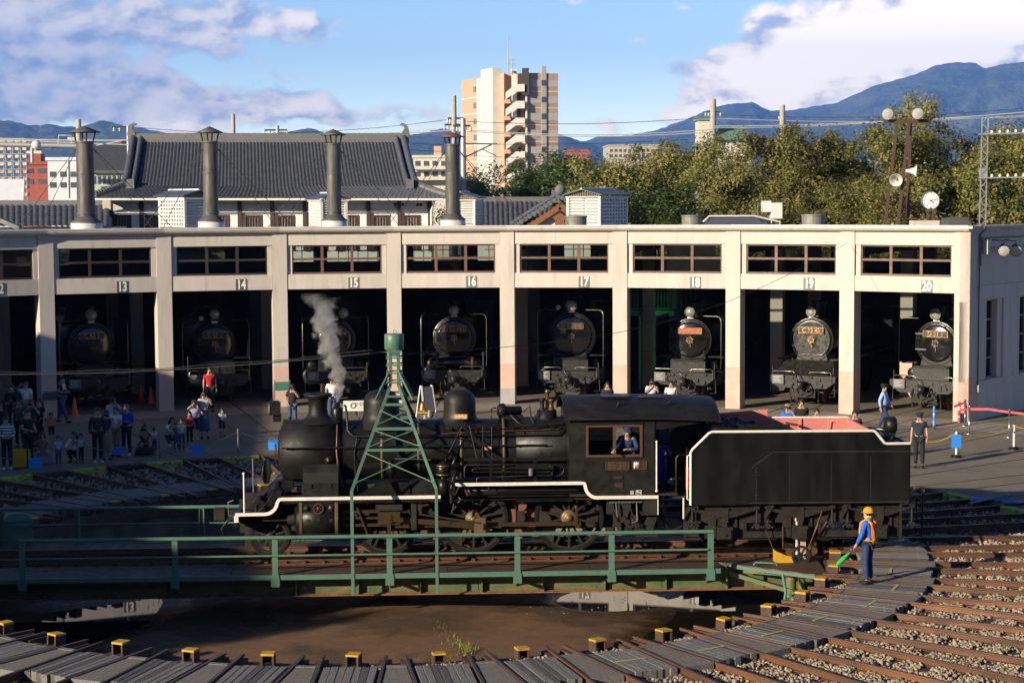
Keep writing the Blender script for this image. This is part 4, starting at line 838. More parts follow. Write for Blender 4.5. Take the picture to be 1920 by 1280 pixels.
for sd_ in (-1, 1):
 y = 1.25 * sd_; yy = y if sd_ < 0 else y + 0.03
 strip([(-3.44, 1.075), (-2.80, 1.08)] + arc((-2.78, 1.36), 0.28, -88, -8) + [(-2.46, 1.40), (-2.40, 1.415), (1.17, 1.42)], yy, 0.075)
 strip([(1.50, 1.70), (4.36, 1.70)] + [(4.42, 1.69), (4.44, 1.62)] + arc((4.72, 1.64), 0.28, 185, 268) + [(4.80, 1.365), (6.10, 1.36)], yy - 0.05 * (1 if sd_ < 0 else -1), 0.075)
 strip([(-3.42, 1.05), (-3.42, 0.90)], yy, 0.10)
 a, b = (y, -0.7) if sd_ < 0 else (0.7, y)
 part('running_board', MB().box(-2.42, 1.2, a, b, 1.385, 1.415), m_blk); part('running_board', MB().box(1.45, 4.1, a * 1.03, b, 1.665, 1.70), m_blk)
 part('valance', MB().box(-2.4, 1.2, y - 0.0 if sd_ < 0 else y - 0.02, y + 0.02 if sd_ < 0 else y, 1.30, 1.385), m_blk)
part('front_footplate', MB().box(-3.44, -2.72, -1.24, 1.24, 1.05, 1.075), m_blk)
sl = MB(); path = [(-2.80, 1.07)] + arc((-2.78, 1.35), 0.28, -88, -8) + [(-2.40, 1.405)]
for a, b in zip(path[:-1], path[1:]): sl.bar(((a[0]), 0, a[1]), ((b[0]), 0, b[1]), 2.46, 0.02)
part('curved_footplate', sl, m_blk)
fc = MB(); fc.prism([(-3.1, 1.08), (-2.45, 1.08), (-2.45, 1.55), (-2.7, 1.56), (-2.98, 1.32), (-3.1, 1.22)], (0, 0, 0), (1, 0, 0), (0, 0, 1), (0, 1, 0), -0.75, 0.75); part('front_casing', fc, m_blk)
part('casing_box', MB().box(-2.62, -2.2, -0.5, 0.5, 1.5, 1.72), m_blk)
part('buffer_beam', MB().box(-3.48, -3.42, -1.22, 1.22, 0.78, 1.06), m_blk)
part('coupler', MB().box(-3.95, -3.45, -0.10, 0.10, 0.80, 0.98).box(-4.05, -3.8, -0.16, 0.14, 0.76, 1.02), m_under)
part('brake_hose', MB().tube([(-3.5, -0.35, 0.85), (-3.7, -0.37, 0.8), (-3.85, -0.36, 0.6), (-3.8, -0.34, 0.45)], 0.03, 8), m_blk)
fp = part('front_handpost', MB().tube([(-3.25, -1.12, 1.08), (-3.25, -1.12, 1.96)], 0.02, 8).sphere((-3.25, -1.12, 1.98), 0.032, 10, 8), m_white)
part('front_handpost', MB().tube([(-3.25, 1.12, 1.08), (-3.25, 1.12, 1.96)], 0.02, 8).sphere((-3.25, 1.12, 1.98), 0.032, 10, 8), m_conduit)
part('marker_disc', MB().lathe((-2.9, 0.75, 1.75), (0.9, -0.2, 0), [(-.02, 0.0), (-.02, 0.3), (.02, 0.3), (.02, 0)], 24), m_blk)
gr = MB(); gr.tube([(-3.48, -1.0, 1.0), (-3.62, -1.0, 1.02), (-3.62, -1.0, 1.32), (-3.5, -1.0, 1.36)], 0.014, 6); part('lamp_iron', gr, m_conduit)
part('front_deck_fittings', MB().cyl((-3.0, -0.95, 1.08), (-3.0, -0.95, 1.25), 0.05).cyl((-2.92, -0.78, 1.38), (-2.92, -0.82, 1.38), 0.06).tube([(-3.3, -0.9, 1.09), (-2.9, -1.0, 1.12), (-2.7, -1.0, 1.35), (-2.55, -0.85, 1.6)], 0.018, 6), m_blk)
part('guard_iron', MB().prism([(-3.3, 0.86), (-3.12, 0.86), (-3.14, 0.25), (-3.22, 0.14), (-3.3, 0.18)], (0, 0, 0), (1, 0, 0), (0, 0, 1), (0, 1, 0), -0.62, -0.56), m_under)
# saddle / steam pipe cover
sa = MB(); sa.prism([(-0.98, 1.42), (-0.98, 1.72), (-0.90, 1.95), (-0.78, 2.12), (-0.6, 2.12), (-0.6, 1.42)], (-1.94, 0, 0), (0, 1, 0), (0, 0, 1), (1, 0, 0), 0, 0.80); part('steam_pipe_cover', sa, m_blk2)
part('cover_seam', MB().box(-1.95, -1.13, -1.0, -0.975, 1.70, 1.725), m_blk2)
part('cover_hinge', MB().box(-1.80, -1.74, -1.01, -0.97, 1.62, 1.7), m_blk2); part('cover_hinge', MB().box(-1.36, -1.30, -1.01, -0.97, 1.62, 1.7), m_blk2)
part('saddle_casting', MB().box(-1.95, -1.1, -0.6, 0.6, 1.2, 1.9), m_blk)
# splasher casing
part('splasher', MB().xz([(-0.68, 1.425), (0.48, 1.425), (0.48, 1.74), (0.1, 1.75), (-0.2, 1.68), (-0.45, 1.56)], -1.16, -0.75), m_blk)
part('splasher', MB().xz([(0.49, 1.425), (1.02, 1.425), (1.02, 1.80), (0.72, 1.80), (0.56, 1.74), (0.49, 1.62)], -1.12, -0.75), m_blk2)
part('lubricator', MB().lathe((0.06, -0.9, 0), (0, 0, 1), [(1.78, 0.02), (1.8, 0.05), (1.9, 0.06), (1.9, 0.10), (2.12, 0.10), (2.14, 0.06), (2.22, 0.05), (2.22, 0.0)], 16), m_blk)
part('lubricator_pipe', MB().tube([(0.06, -0.92, 2.2), (0.1, -0.95, 2.26), (0.6, -0.92, 2.24), (0.95, -0.85, 2.2)], 0.016, 6), m_conduit)
# cylinder
cyp = part('cylinder', MB().lathe((-2.09, -0.93, 0.90), (1, 0, 0), [(0, 0.05), (-0.04, 0.05), (-0.04, 0.28), (0, 0.31), (0.02, 0.37), (0.96, 0.37), (0.98, 0.31), (1.02, 0.25), (1.02, 0)], 32).box(-2.05, -1.13, -1.24, -0.6, 0.95, 1.34), m_blk)
for u in (-1.98, -1.18):
 rb = MB().lathe((u - 0.035, -0.93, 0.90), (1, 0, 0), [(0, 0.37), (0, 0.383), (0.07, 0.383), (0.07, 0.37)], 32, smooth=False)
 for k in range(14): a = pi * (0.5 + k / 13.0); rb.rivet((u, -0.93 + 0.385 * cos(a), 0.90 + 0.385 * sin(a)), (0, cos(a), sin(a)), 0.018)
 rb.box(u - 0.035, u + 0.035, -1.256, -1.241, 0.95, 1.33); rb.rivets((u, -1.257, 0.98), (u, -1.257, 1.3), (0, -1, 0), 0.06, 0.016); rb.build('cylinder_band', m_band, cyp)
em = MB().wheel_ring((-1.58, -1.275, 1.19), (0, 1, 0), 0.095, 0.12, 0.03, 24); em.lathe((-1.58, -1.25, 1.19), (0, -1, 0), [(0, 0.04), (0.035, 0.035), (0.04, 0)], 12)
for k in range(3): a = k * pi / 3; d = Vector((cos(a), 0, sin(a))) * 0.1; c_ = Vector((-1.58, -1.27, 1.19)); em.bar(c_ - d, c_ + d, 0.018, 0.018)
em.build('wheel_emblem', m_copper, cyp)
for u in (-1.85, -1.30): MB().lathe((u, -1.24, 1.20), (0, -1, 0), [(0, 0.06), (0.04, 0.055), (0.05, 0)], 14).build('valve_cap', m_copper if u > -1.5 else m_under, cyp)
for u, z in ((-1.82, .92), (-1.58, .95), (-1.3, 0.92)): MB().box(u - 0.035, u + 0.035, -1.315, -1.29, z - 0.035, z + 0.035).build('drain_cock', m_under, cyp)
part('tail_rod', MB().cyl((-2.85, -0.93, 0.90), (-2.1, -0.93, 0.90), 0.05).cyl((-2.3, -0.93, 0.90), (-2.12, -0.93, 0.90), 0.13).cyl((-2.2, -1.1, 0.72), (-2.05, -1.1, 0.72), 0.07), m_under)
part('cylinder_cocks', MB().tube([(-2.1, -1.0, 0.48), (-1.05, -1.0, 0.48)], 0.02, 6).cyl((-1.9, -1.0, 0.48), (-1.9, -1.0, 0.56), 0.02).cyl((-1.3, -1.0, 0.48), (-1.3, -1.0, 0.56), 0.02), m_conduit)
part('cylinder', MB().lathe((-2.09, 0.93, 0.90), (1, 0, 0), [(0, 0.05), (0, 0.31), (0.02, 0.37), (0.96, 0.37), (0.98, 0.31), (1.0, 0)], 24).box(-2.05, -1.13, 0.6, 1.24, 0.95, 1.34), m_blk)
# motion
part('slide_bar', MB().box(-1.05, 0.55, -1.0, -0.86, 1.03, 1.09), m_rod); part('slide_bar', MB().box(-1.05, 0.55, -1.0, -0.86, 0.72, 0.78), m_rod)
part('piston_rod', MB().cyl((-1.1, -0.93, 0.90), (-0.1, -0.93, 0.90), 0.035), m_rod)
part('crosshead', MB().box(-0.25, 0.25, -1.06, -0.82, 0.76, 1.06).cyl((0.02, -1.12, 0.90), (0.02, -0.8, 0.90), 0.085).box(-0.04, 0.04, -1.08, -1.0, 0.35, 0.78), m_rod)
part('motion_bracket', MB().box(0.5, 0.62, -1.15, -0.5, 0.65, 1.38).box(-0.3, 0.3, -1.1, -0.9, 1.1, 1.36), m_under)
CR = (2.10, 0.70)
mr = MB(); mr.prism([(0.0, 0.85), (0.05, 0.95), (1.85, 0.80), (2.05, 0.83), (2.25, 0.80), (2.28, 0.66), (2.22, 0.58), (2.0, 0.57), (1.8, 0.66), (0.05, 0.85)], (0, 0, 0), (1, 0, 0), (0, 0, 1), (0, 1, 0), -1.12, -1.05); part('main_rod', mr, m_rod)
part('big_end', MB().prism([(1.92, 0.60), (1.95, 0.86), (2.05, 0.92), (2.22, 0.90), (2.26, 0.58), (2.2, 0.54), (1.98, 0.54)], (0, 0, 0), (1, 0, 0), (0, 0, 1), (0, 1, 0), -1.16, -1.03).cyl((2.1, -1.2, 0.72), (2.1, -1.0, 0.72), 0.07), m_hub)
DU = (-0.06, 1.92, 4.12)
cr = [(u + 0.16, 0.72) for u in DU]
for a, b in ((cr[0], cr[1]), (cr[1], cr[2])):
 part('coupling_rod', MB().prism([(a[0], a[1] - 0.045), (b[0], b[1] - 0.045), (b[0], b[1] + 0.045), (a[0], a[1] + 0.045)], (0, 0, 0), (1, 0, 0), (0, 0, 1), (0, 1, 0), -1.0, -0.945).prism([(a[0] + .1, a[1] - 0.015), (b[0] - .1, b[1] - 0.015), (b[0] - .1, b[1] + 0.015), (a[0] + .1, a[1] + 0.015)], (0, 0, 0), (1, 0, 0), (0, 0, 1), (0, 1, 0), -1.008, -1.0), m_rod)
part('crank_pin', MB().cyl((cr[2][0], -1.06, cr[2][1]), (cr[2][0], -0.9, cr[2][1]), 0.085).bar((cr[2][0] - 0.02, -1.06, 0.74), (cr[2][0] - 0.02, -1.06, 1.1), 0.06, 0.05).cyl((cr[2][0] - 0.02, -1.06, 1.08), (cr[2][0] - 0.02, -1.06, 1.15), 0.045), m_rod)
part('combination_lever', MB().bar((-0.72, -1.02, 1.16), (-0.46, -1.02, 0.45), 0.035, 0.07, (0, 1, 0)), m_rod)
part('expansion_link', MB().box(0.62, 0.74, -1.1, -0.98, 0.98, 1.34).bar((0.55, -1.05, 1.16), (0.9, -1.05, 1.22), 0.05, 0.12, (0, 1, 0)).cyl((0.68, -1.12, 1.16), (0.68, -0.95, 1.16), 0.07), m_rod)
part('eccentric_rod', MB().bar((0.68, -1.18, 1.02), (2.05, -1.18, 0.80), 0.03, 0.06, (0, 1, 0)), m_rod)
for i in range(14):
 u = random.uniform(-0.9, 1.0); z = random.uniform(0.95, 1.3); part('valve_gear_piece', MB().box(u, u + random.uniform(0.05, 0.22), -0.98, -0.9 + random.uniform(-.05, .05), z, z + random.uniform(0.03, 0.12)), random.choice((m_rod, m_under, m_under)))
def wheel(u, r, y, nsp, par, name='wheel', hubm=m_hub, cw=None, z=None):
 z = r if z is None else z; s = -1 if y < 0 else 1
 w = part(name, MB().wheel_ring((u, y, z), (0, 1, 0), r - 0.075, r, 0.13, 40).wheel_ring((u, y - s * 0.075, z), (0, 1, 0), r - 0.06, r + 0.028, 0.03, 40), m_tyre, par)
 sp_ = MB()
 for k in range(nsp):
  a = 2 * pi * (k + 0.5) / nsp; d = Vector((cos(a), 0, sin(a))); c = Vector((u, y + s * 0.01, z)); sp_.bar(c + d * r * 0.14, c + d * (r - 0.06), 0.042, 0.055, (0, 1, 0))
 sp_.wheel_ring((u, y, z), (0, 1, 0), r - 0.115, r - 0.072, 0.10, 40); sp_.build('spokes', m_under, w)
 MB().lathe((u, y - s * 0.06, z), (0, s, 0), [(0, 0.02), (0, r * 0.235), (0.13, r * 0.225), (0.15, r * 0.18), (0.15, r * .09), (0.19, r * 0.085), (0.19, 0)], 24).build('hub', hubm, w)
 if cw is not None:
  pl = [(r * 0.9 * cos(radians(cw - 38 + 76 * i / 10)), r * 0.9 * sin(radians(cw - 38 + 76 * i / 10))) for i in range(11)]; pl += [(r * 0.55 * cos(radians(cw + 25)), r * 0.55 * sin(radians(cw + 25))), (r * 0.55 * cos(radians(cw - 25)), r * 0.55 * sin(radians(cw - 25)))]
  MB().prism(pl, (u, y, z), (1, 0, 0), (0, 0, 1), (0, 1, 0), -0.05, 0.055).build('counterweight', m_under, w)
 return w
for i, u in enumerate(DU):
 for s in (-1, 1): wheel(u, 0.80, 0.60 * s, 14, lo, 'driving_wheel', m_hub, 210 if i == 1 else 200)
for s in (-1, 1): wheel(-2.72, 0.46, 0.60 * s, 10, lo, 'leading_wheel', m_under)
part('axle', MB().cyl((DU[0], -0.6, 0.8), (DU[0], 0.6, 0.8), 0.09).cyl((DU[1], -0.6, 0.8), (DU[1], 0.6, 0.8), 0.09).cyl((DU[2], -0.6, 0.8), (DU[2], 0.6, 0.8), 0.09).cyl((-2.72, -0.6, 0.46), (-2.72, 0.6, 0.46), 0.07), m_under)
for s in (-1, 1): part('main_frame', MB().box(-3.42, 6.2, 0.45 * s - 0.02, 0.45 * s + 0.02, 0.52, 1.3), m_under)
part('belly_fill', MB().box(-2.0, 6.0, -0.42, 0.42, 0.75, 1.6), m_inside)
for i, (u, z) in enumerate(((0.95, 0.5), (1.0, 0.9), (2.95, 0.5), (3.02, 0.82), (3.05, 1.1), (5.05, 0.4))):
 part('brake_hanger', MB().box(u - 0.09, u + 0.09, -0.70, -0.58, z - 0.16, z + 0.16).cyl((u, -0.78, z), (u, -0.6, z), 0.09), m_rustred if i % 2 == 0 else m_under)
part('brake_rod', MB().tube([(-0.6, -0.5, 0.24), (5.2, -0.5, 0.24)], 0.025, 6), m_under)
part('ash_pan', MB().box(2.75, 3.35, -0.58, 0.58, 0.35, 1.0), m_rustred)
# air pump, reservoir, pipes
ap = part('air_pump', MB().lathe((1.24, -1.02, 0), (0, 0, 1), [(1.45, 0.02), (1.46, 0.14), (1.78, 0.14), (1.79, 0.08), (1.86, 0.08), (1.87, 0.165), (2.12, 0.165), (2.14, 0.10), (2.2, 0.06), (2.2, 0)], 24), m_blk)
for z in (1.88, 2.08): MB().lathe((1.24, -1.02, z), (0, 0, 1), [(0, 0.166), (0, 0.172), (0.035, 0.172), (0.035, 0.166)], 24).build('pump_band', m_brass, ap)
pm = MB()
for i in range(10): u = 1.45 + random.uniform(-0.1, 0.12); z = random.uniform(1.25, 2.1); pm.tube([(u, -1.08, z), (u + random.uniform(-.1, .1), -1.1, z + random.uniform(-.3, .2)), (u + random.uniform(-.2, .2), -1.0, z + random.uniform(-.3, .2))], 0.014, 6)
part('pump_pipework', pm, m_conduit); part('pump_pipework', MB().box(1.34, 1.5, -1.1, -0.9, 1.45, 2.0).cyl((1.42, -1.1, 1.25), (1.42, -1.1, 1.45), 0.05), m_blk)
zz = [2.115, 2.03, 1.955, 1.88, 1.80]; y = -1.14
co = MB(); co.tube([(1.72, y, 1.72), (1.72, y, 2.06), (1.77, y, 2.115), (3.62, y, 2.115), (3.66, y, 2.10), (3.68, y, 2.07), (3.66, y, 2.04), (3.62, y, 2.03), (1.96, y, 2.03), (1.91, y, 2.015), (1.89, y, 1.99), (1.91, y, 1.965), (1.96, y, 1.955), (3.66, y, 1.94), (3.71, y, 1.92), (3.72, y, 1.895), (3.70, y, 1.87), (3.65, y, 1.86), (2.05, y, 1.83), (2.0, y, 1.81), (1.99, y, 1.72)], 0.022, 8); part('cooling_coil', co, m_blk)
part('cooling_coil', MB().tube([(3.75, y, 2.1), (3.9, y, 2.1), (3.98, y, 2.02), (3.95, y, 1.9), (3.8, y, 1.82)], 0.02, 8), m_blk)
for u in (2.28, 3.28): part('coil_hanger', MB().box(u, u + 0.07, y - 0.03, y + 0.03, 1.70, 2.2), m_blk)
part('oil_pot', MB().cyl((3.22, -1.2, 1.87), (3.22, -1.2, 2.03), 0.055), m_conduit)
part('reach_rod', MB().box(1.7, 4.1, -1.0, -0.97, 2.19, 2.25), m_blk)
lp = MB(); lp.tube([(2.25, -1.22, 1.66), (2.26, -1.24, 1.56), (2.34, -1.25, 1.53), (4.3, -1.25, 1.53)], 0.02, 8).tube([(2.25, -1.2, 1.40), (4.6, -1.2, 1.40)], 0.018, 6).tube([(-0.9, -1.1, 1.30), (4.5, -1.1, 1.32)], 0.016, 6).tube([(1.9, -1.15, 1.45), (4.4, -1.15, 1.46)], 0.016, 6).tube([(-2.3, -1.18, 1.33), (1.2, -1.18, 1.33)], 0.016, 6)
part('lower_pipes', lp, m_blk); part('copper_pipe', MB().tube([(4.2, -1.18, 1.32), (4.7, -1.2, 1.31), (6.0, -1.2, 1.31)], 0.014, 6), m_copper)
part('air_reservoir', MB().lathe((1.75, -0.95, 1.5), (1, 0, 0), [(0, 0.0), (0.02, 0.10), (0.06, 0.13), (2.5, 0.13), (2.54, 0.1), (2.56, 0)], 20), m_blk)
part('sand_pipe', MB().bar((1.70, -1.2, 1.62), (1.78, -1.2, 1.42), 0.02, 0.03), m_copper)
# cab
cab = MB(); Y = -1.30
def sheet(y0, y1):
 mb = MB(); u0, u1, z0, z1 = 4.09, 6.0, 1.37, 3.17; wu0, wu1, wz0, wz1 = 4.50, 5.70, 2.32, 2.99
 mb.box(u0, wu0, y0, y1, 1.72, z1).box(wu1, u1, y0, y1, z0, z1).box(wu0, wu1, y0, y1, wz1, z1)
 poly = [(wu0, 1.72)] + [(4.44, 1.68)] + arc((4.72, 1.65), 0.28, 175, 270)[1:] + [(wu1, z0), (wu1, wz0), (wu0, wz0)]
 mb.prism(poly, (0, 0, 0), (1, 0, 0), (0, 0, 1), (0, 1, 0), y0, y1); return mb
part('cab_side', sheet(-1.30, -1.275), m_blk2); part('cab_side', sheet(1.275, 1.30), m_blk2)
wf = MB(); y0, y1 = -1.325, -1.27
wf.box(4.46, 5.74, y0, y1, 2.28, 2.335).box(4.46, 5.74, y0, y1, 2.965, 3.02).box(4.46, 4.515, y0, y1, 2.335, 2.965).box(5.685, 5.74, y0, y1, 2.335, 2.965).box(5.07, 5.14, y0 + .004, y1, 2.335, 2.965)
m_wood = M('brown_wood_frame', (0.095, 0.050, 0.026), (0.06, 0.032, 0.018), rough=0.5, scale=8, stretch=(1, 1, 4))
cw_ = part('cab_window', wf, m_wood); MB().box(4.515, 5.07, -1.30, -1.294, 2.335, 2.965).build('pane', m_glassdark, cw_)
part('window_hood', MB().box(4.44, 5.76, -1.345, -1.301, 3.02, 3.05), m_blk)
part('cab_floor', MB().box(4.1, 6.55, -1.25, 1.25, 1.38, 1.43), m_under); part('cab_front', MB().box(4.08, 4.12, -1.27, 1.27, 1.72, 3.2), m_blk)
part('backhead', MB().box(4.12, 4.6, -0.65, 0.65, 1.5, 2.9).cyl((4.6, -0.3, 2.2), (4.66, -0.3, 2.2), 0.18).cyl((4.6, 0.3, 2.5), (4.68, 0.3, 2.5), 0.1), m_inside)
ro = MB(); nseg = 14; prof = []
for i in range(nseg + 1): a = -1 + 2 * i / nseg; prof.append((1.42 * a, 3.155 + 0.40 * (1 - abs(a) ** 2.2)))
def roofpt(t, u): return prof
vs = []; us = [4.0, 4.03, 5.0, 6.2, 7.2, 7.42, 7.5]
for j, u in enumerate(us):
 for (yy, z_) in prof: vs.append((u, yy, z_ - (0.02 if j in (0,) else 0) - (0.03 if j == 6 else 0.0) - max(0, u - 6.2) * 0.05))
m_ = nseg + 1; fs = [(j * m_ + i, (j + 1) * m_ + i, (j + 1) * m_ + i + 1, j * m_ + i + 1) for j in range(len(us) - 1) for i in range(nseg)]
ro.add(vs, fs, True); vs2 = [(x, y_, z_ - 0.03) for x, y_, z_ in vs]; ro.add(vs2, [f[::-1] for f in fs], True)
k_ = len(us) - 1
ed_ = MB()
for yy in (0, nseg): ed_.tube([vs[j * m_ + yy] for j in range(len(us))], 0.022, 6)
for j in (0, k_): ed_.tube([vs[j * m_ + i] for i in range(m_)], 0.022, 6)
part('cab_roof', ro, m_blk2); part('roof_edge', ed_, m_blk2)
part('roof_hatch', MB().box(4.9, 5.55, -0.55, 0.1, 3.53, 3.575).box(5.75, 6.3, -0.5, 0.1, 3.50, 3.55).bar((5.2, -0.95, 3.38), (5.26, -1.0, 3.5), 0.05, 0.05).bar((6.3, -0.9, 3.42), (6.42, -0.92, 3.47), 0.1, 0.03), m_blk)
rv = MB()
for z in (3.10, 2.20): rv.rivets((4.4, -1.301, z), (5.8, -1.301, z), (0, -1, 0), 0.23, 0.016)
rv.rivets((4.12, -1.301, 1.8), (4.12, -1.301, 3.1), (0, -1, 0), 0.1, 0.014); rv.rivets((4.36, -1.301, 2.25), (4.36, -1.301, 3.1), (0, -1, 0), 0.28, 0.016); rv.rivets((5.82, -1.301, 2.25), (5.82, -1.301, 3.1), (0, -1, 0), 0.28, 0.016); rv.rivets((5.55, -1.301, 1.93), (5.9, -1.301, 1.93), (0, -1, 0), 0.12, 0.012)
part('cab_rivets', rv, m_blk2)['kind'] = 'stuff'
part('side_cap_strip', MB().box(6.0, 6.03, -1.31, -1.26, 1.37, 3.14), m_blk)
# rear cab opening arch (the roof support behind the door)
part('door_arch', MB().xz([(6.0, 3.15), (6.0, 2.75)] + arc((6.12, 2.78), 0.12, 180, 95, 5) + [(6.3, 2.92), (7.2, 3.05), (7.2, 3.12)], -1.29, -1.265), m_blk)
part('door_arch', MB().xz([(6.0, 3.15), (6.0, 2.75)] + arc((6.12, 2.78), 0.12, 180, 95, 5) + [(6.3, 2.92), (7.2, 3.05), (7.2, 3.12)], 1.265, 1.29), m_blk)
part('grab_rail', MB().tube([(6.06, -1.33, 1.50), (6.06, -1.33, 2.62)], 0.02, 8).sphere((6.06, -1.33, 1.5), 0.035, 8, 6).sphere((6.06, -1.33, 2.62), 0.03, 8, 6), m_white)
part('grab_rail', MB().tube([(6.06, 1.33, 1.50), (6.06, 1.33, 2.62)], 0.02, 8), m_white)
# plates
def plate(u0, u1, z0, z1, nm, field, frame_m, txt=None, size=0.2, tm=None, sx=1.0, t=0.014):
 p = part(nm, MB().box(u0, u1, -1.315, -1.300, z0, z1), field)
 f = MB().box(u0, u1, -1.326, -1.3155, z0, z0 + t).box(u0, u1, -1.326, -1.3155, z1 - t, z1).box(u0, u0 + t, -1.326, -1.3155, z0 + t, z1 - t).box(u1 - t, u1, -1.326, -1.3155, z0 + t, z1 - t)
 f.build('plate_frame', frame_m, p)
 if txt: text(txt, size, tm or frame_m, p, basis(((u0 + u1) / 2, -1.317, (z0 + z1) / 2 - 0.004), (1, 0, 0), (0, 0, 1)), extr=0.006, sx=sx, bold=0.004)
m_pf = M('brown_plate_field', (0.05, 0.028, 0.018), (0.035, 0.02, 0.014), rough=0.5, scale=9)
def Sz(px, py): return S(px, py, 1.31)
a, b = Sz(1135, 881), Sz(1180, 865); plate(a[0], b[0], a[1], b[1], 'number_plate', m_pf, m_brass, '86 30', 0.20, m_brass, 0.92)
a, b = Sz(1186, 880), Sz(1199, 864); plate(a[0], b[0], a[1], b[1], 'depot_plate', m_pf, m_brass, '\u6885', 0.16, m_num, 0.8, 0.01)
a, b = Sz(1200, 880), Sz(1213, 864); plate(a[0], b[0], a[1], b[1], 'blank_plate', m_pf, m_brass, None, t=0.01)
m_dullb = M('dull_brass', (0.12, 0.075, 0.045), (0.09, 0.055, 0.035), rough=0.5, metal=0.5)
a, b = Sz(1150, 897), Sz(1167, 892); plate(a[0], b[0], a[1], b[1], 'maker_plate', m_pf, m_dullb, 'TETSUDO', 0.05, m_dullb, 0.8, 0.004)
a, b = Sz(1151.5, 914), Sz(1168, 904.5); plate(a[0], b[0], a[1], b[1], 'works_plate', m_pf, m_dullb, '\u5f62 20', 0.08, m_dullb, 0.9, 0.005)
a, b = Sz(1182, 926), Sz(1188, 919.5); plate(a[0], b[0], a[1], b[1], 'stencil_mark', m_blk2, m_num, '5', 0.06, m_num, 0.8, 0.006)
a, b = Sz(1192, 927), Sz(1203, 918); plate(a[0], b[0], a[1], b[1], 'stencil_mark', m_blk2, m_num, '\u68a8 4', 0.065, m_num, 0.8, 0.006)
# under the cab
uc = MB(); uc.box(5.2, 5.5, -1.1, -0.9, 0.55, 1.3).box(4.95, 5.1, -1.15, -1.0, 0.95, 1.35)
for i in range(12): u = random.uniform(4.95, 5.75); z = random.uniform(0.5, 1.25); uc.tube([(u, -1.12, z), (u + random.uniform(-.2, .2), -1.16, z + random.uniform(-.3, .3))], 0.022, 6); uc.cyl((u, -1.2, z), (u, -1.08, z), random.uniform(0.03, 0.07))
part('injector', uc, m_under); part('injector_pipe', MB().tube([(5.0, -1.15, 1.22), (5.75, -1.15, 1.22)], 0.02, 6).tube([(5.15, -1.2, 1.2), (5.18, -1.2, 0.9)], 0.018, 6).tube([(5.62, -1.2, 1.2), (5.64, -1.2, 0.8), (5.5, -1.2, 0.75)], 0.018, 6), m_conduit)
stp = MB(); stp.box(5.78, 6.08, -1.22, -0.95, 0.98, 1.3).box(5.72, 6.08, -1.28, -0.95, 0.94, 0.98).xz([(5.72, 0.5), (5.9, 0.92), (6.1, 0.92), (6.1, 0.85), (5.98, 0.5)], -1.12, -1.0).box(5.6, 6.1, -1.26, -0.95, 0.44, 0.48)
part('cab_steps', stp, m_under); part('step_edge', MB().box(6.085, 6.105, -1.30, -1.27, 0.95, 1.33), m_white)
# ================================================================== TENDER
te = thing('tender', 'black riveted coal tender with white edge line coupled behind the locomotive', 'tender', (0, 0, 0), PHI)
outl = [(6.84, 1.16), (6.84, 2.36), (6.88, 2.43), (7.26, 2.80), (7.33, 2.825), (11.0, 2.81), (11.06, 2.79), (11.27, 2.53), (11.33, 2.51), (11.87, 2.51), (11.87, 1.14)]
for s in (-1, 1):
 a, b = (-1.30, -1.275) if s < 0 else (1.275, 1.30)
 MB().xz(outl, a, b).build('tank_side', m_tend, te)
 wl = outl[0:10]; mb = MB()
 yy = -1.3 if s < 0 else 1.3
 mb.tube([(u, yy, z) for u, z in wl], 0.032, 8); mb.build('white_edge', m_white, te)
MB().box(11.845, 11.875, -1.30, 1.30, 1.14, 2.50).build('tank_rear', m_tend, te)
MB().box(6.86, 11.85, -1.27, 1.27, 1.14, 1.2).build('tank_bottom', m_under, te)
MB().box(9.6, 11.845, -1.27, 1.27, 2.44, 2.46).build('tank_top', m_blk, te)
MB().box(6.9, 6.94, -1.27, 1.27, 1.2, 2.3).build('tank_front', m_inside, te)
# bunker: salmon-painted insides
MB().xz([(7.35, 1.9), (7.35, 2.92), (9.05, 3.04), (9.05, 2.83), (11.02, 2.80), (11.02, 2.46), (9.4, 2.4)], 1.17, 1.20).build('bunker_wall', m_pinkp, te)
MB().xz([(7.35, 1.9), (7.35, 2.94), (9.15, 2.94), (9.15, 2.7), (10.9, 2.62), (10.9, 2.4)], -1.06, -1.03).build('bunker_wall', m_blk, te)
MB().box(10.98, 11.03, -1.2, 1.2, 2.46, 2.80).build('bunker_rear', m_pinkp, te)
for u in (9.85,): MB().box(u - 0.02, u + 0.02, 1.13, 1.17, 2.3, 2.81).build('bunker_rib', m_pinkp, te)
MB().prism([(9.2, 2.2), (11.0, 2.47), (11.0, 2.5), (9.2, 2.25)], (0, 0, 0), (1, 0, 0), (0, 0, 1), (0, 1, 0), -1.02, 1.16).build('bunker_floor', m_pinkp, te)
MB().bar((9.1, -0.9, 2.96), (9.75, 1.1, 2.66), 0.05, 0.05).build('bunker_bar', m_blk, te)
MB().tube([(10.5, 1.1, 2.5), (10.52, 1.08, 2.75), (10.62, 1.06, 2.76), (11.0, 0.6, 2.62)], 0.015, 6).build('bunker_rail', m_pinkp, te)
def coal_sampler(rg, n):
 u = rg.uniform(7.36, 9.35, n); y = rg.uniform(-1.0, 1.14, n); z = 2.55 + 0.34 * np.clip((9.2 - u) / 1.6, 0, 1) * np.clip((y + 1.2) / 1.4, 0.5, 1) + rg.uniform(-0.06, 0.04, n)
 c, s_ = cos(PHI), sin(PHI); return np.stack([u, y, z], -1)
me = stones(900, coal_sampler, 0.075, 3); me.materials.append(m_coal); o = bpy.data.objects.new('coal_load', me); COL.objects.link(o); o.parent = te; o['kind'] = 'stuff'
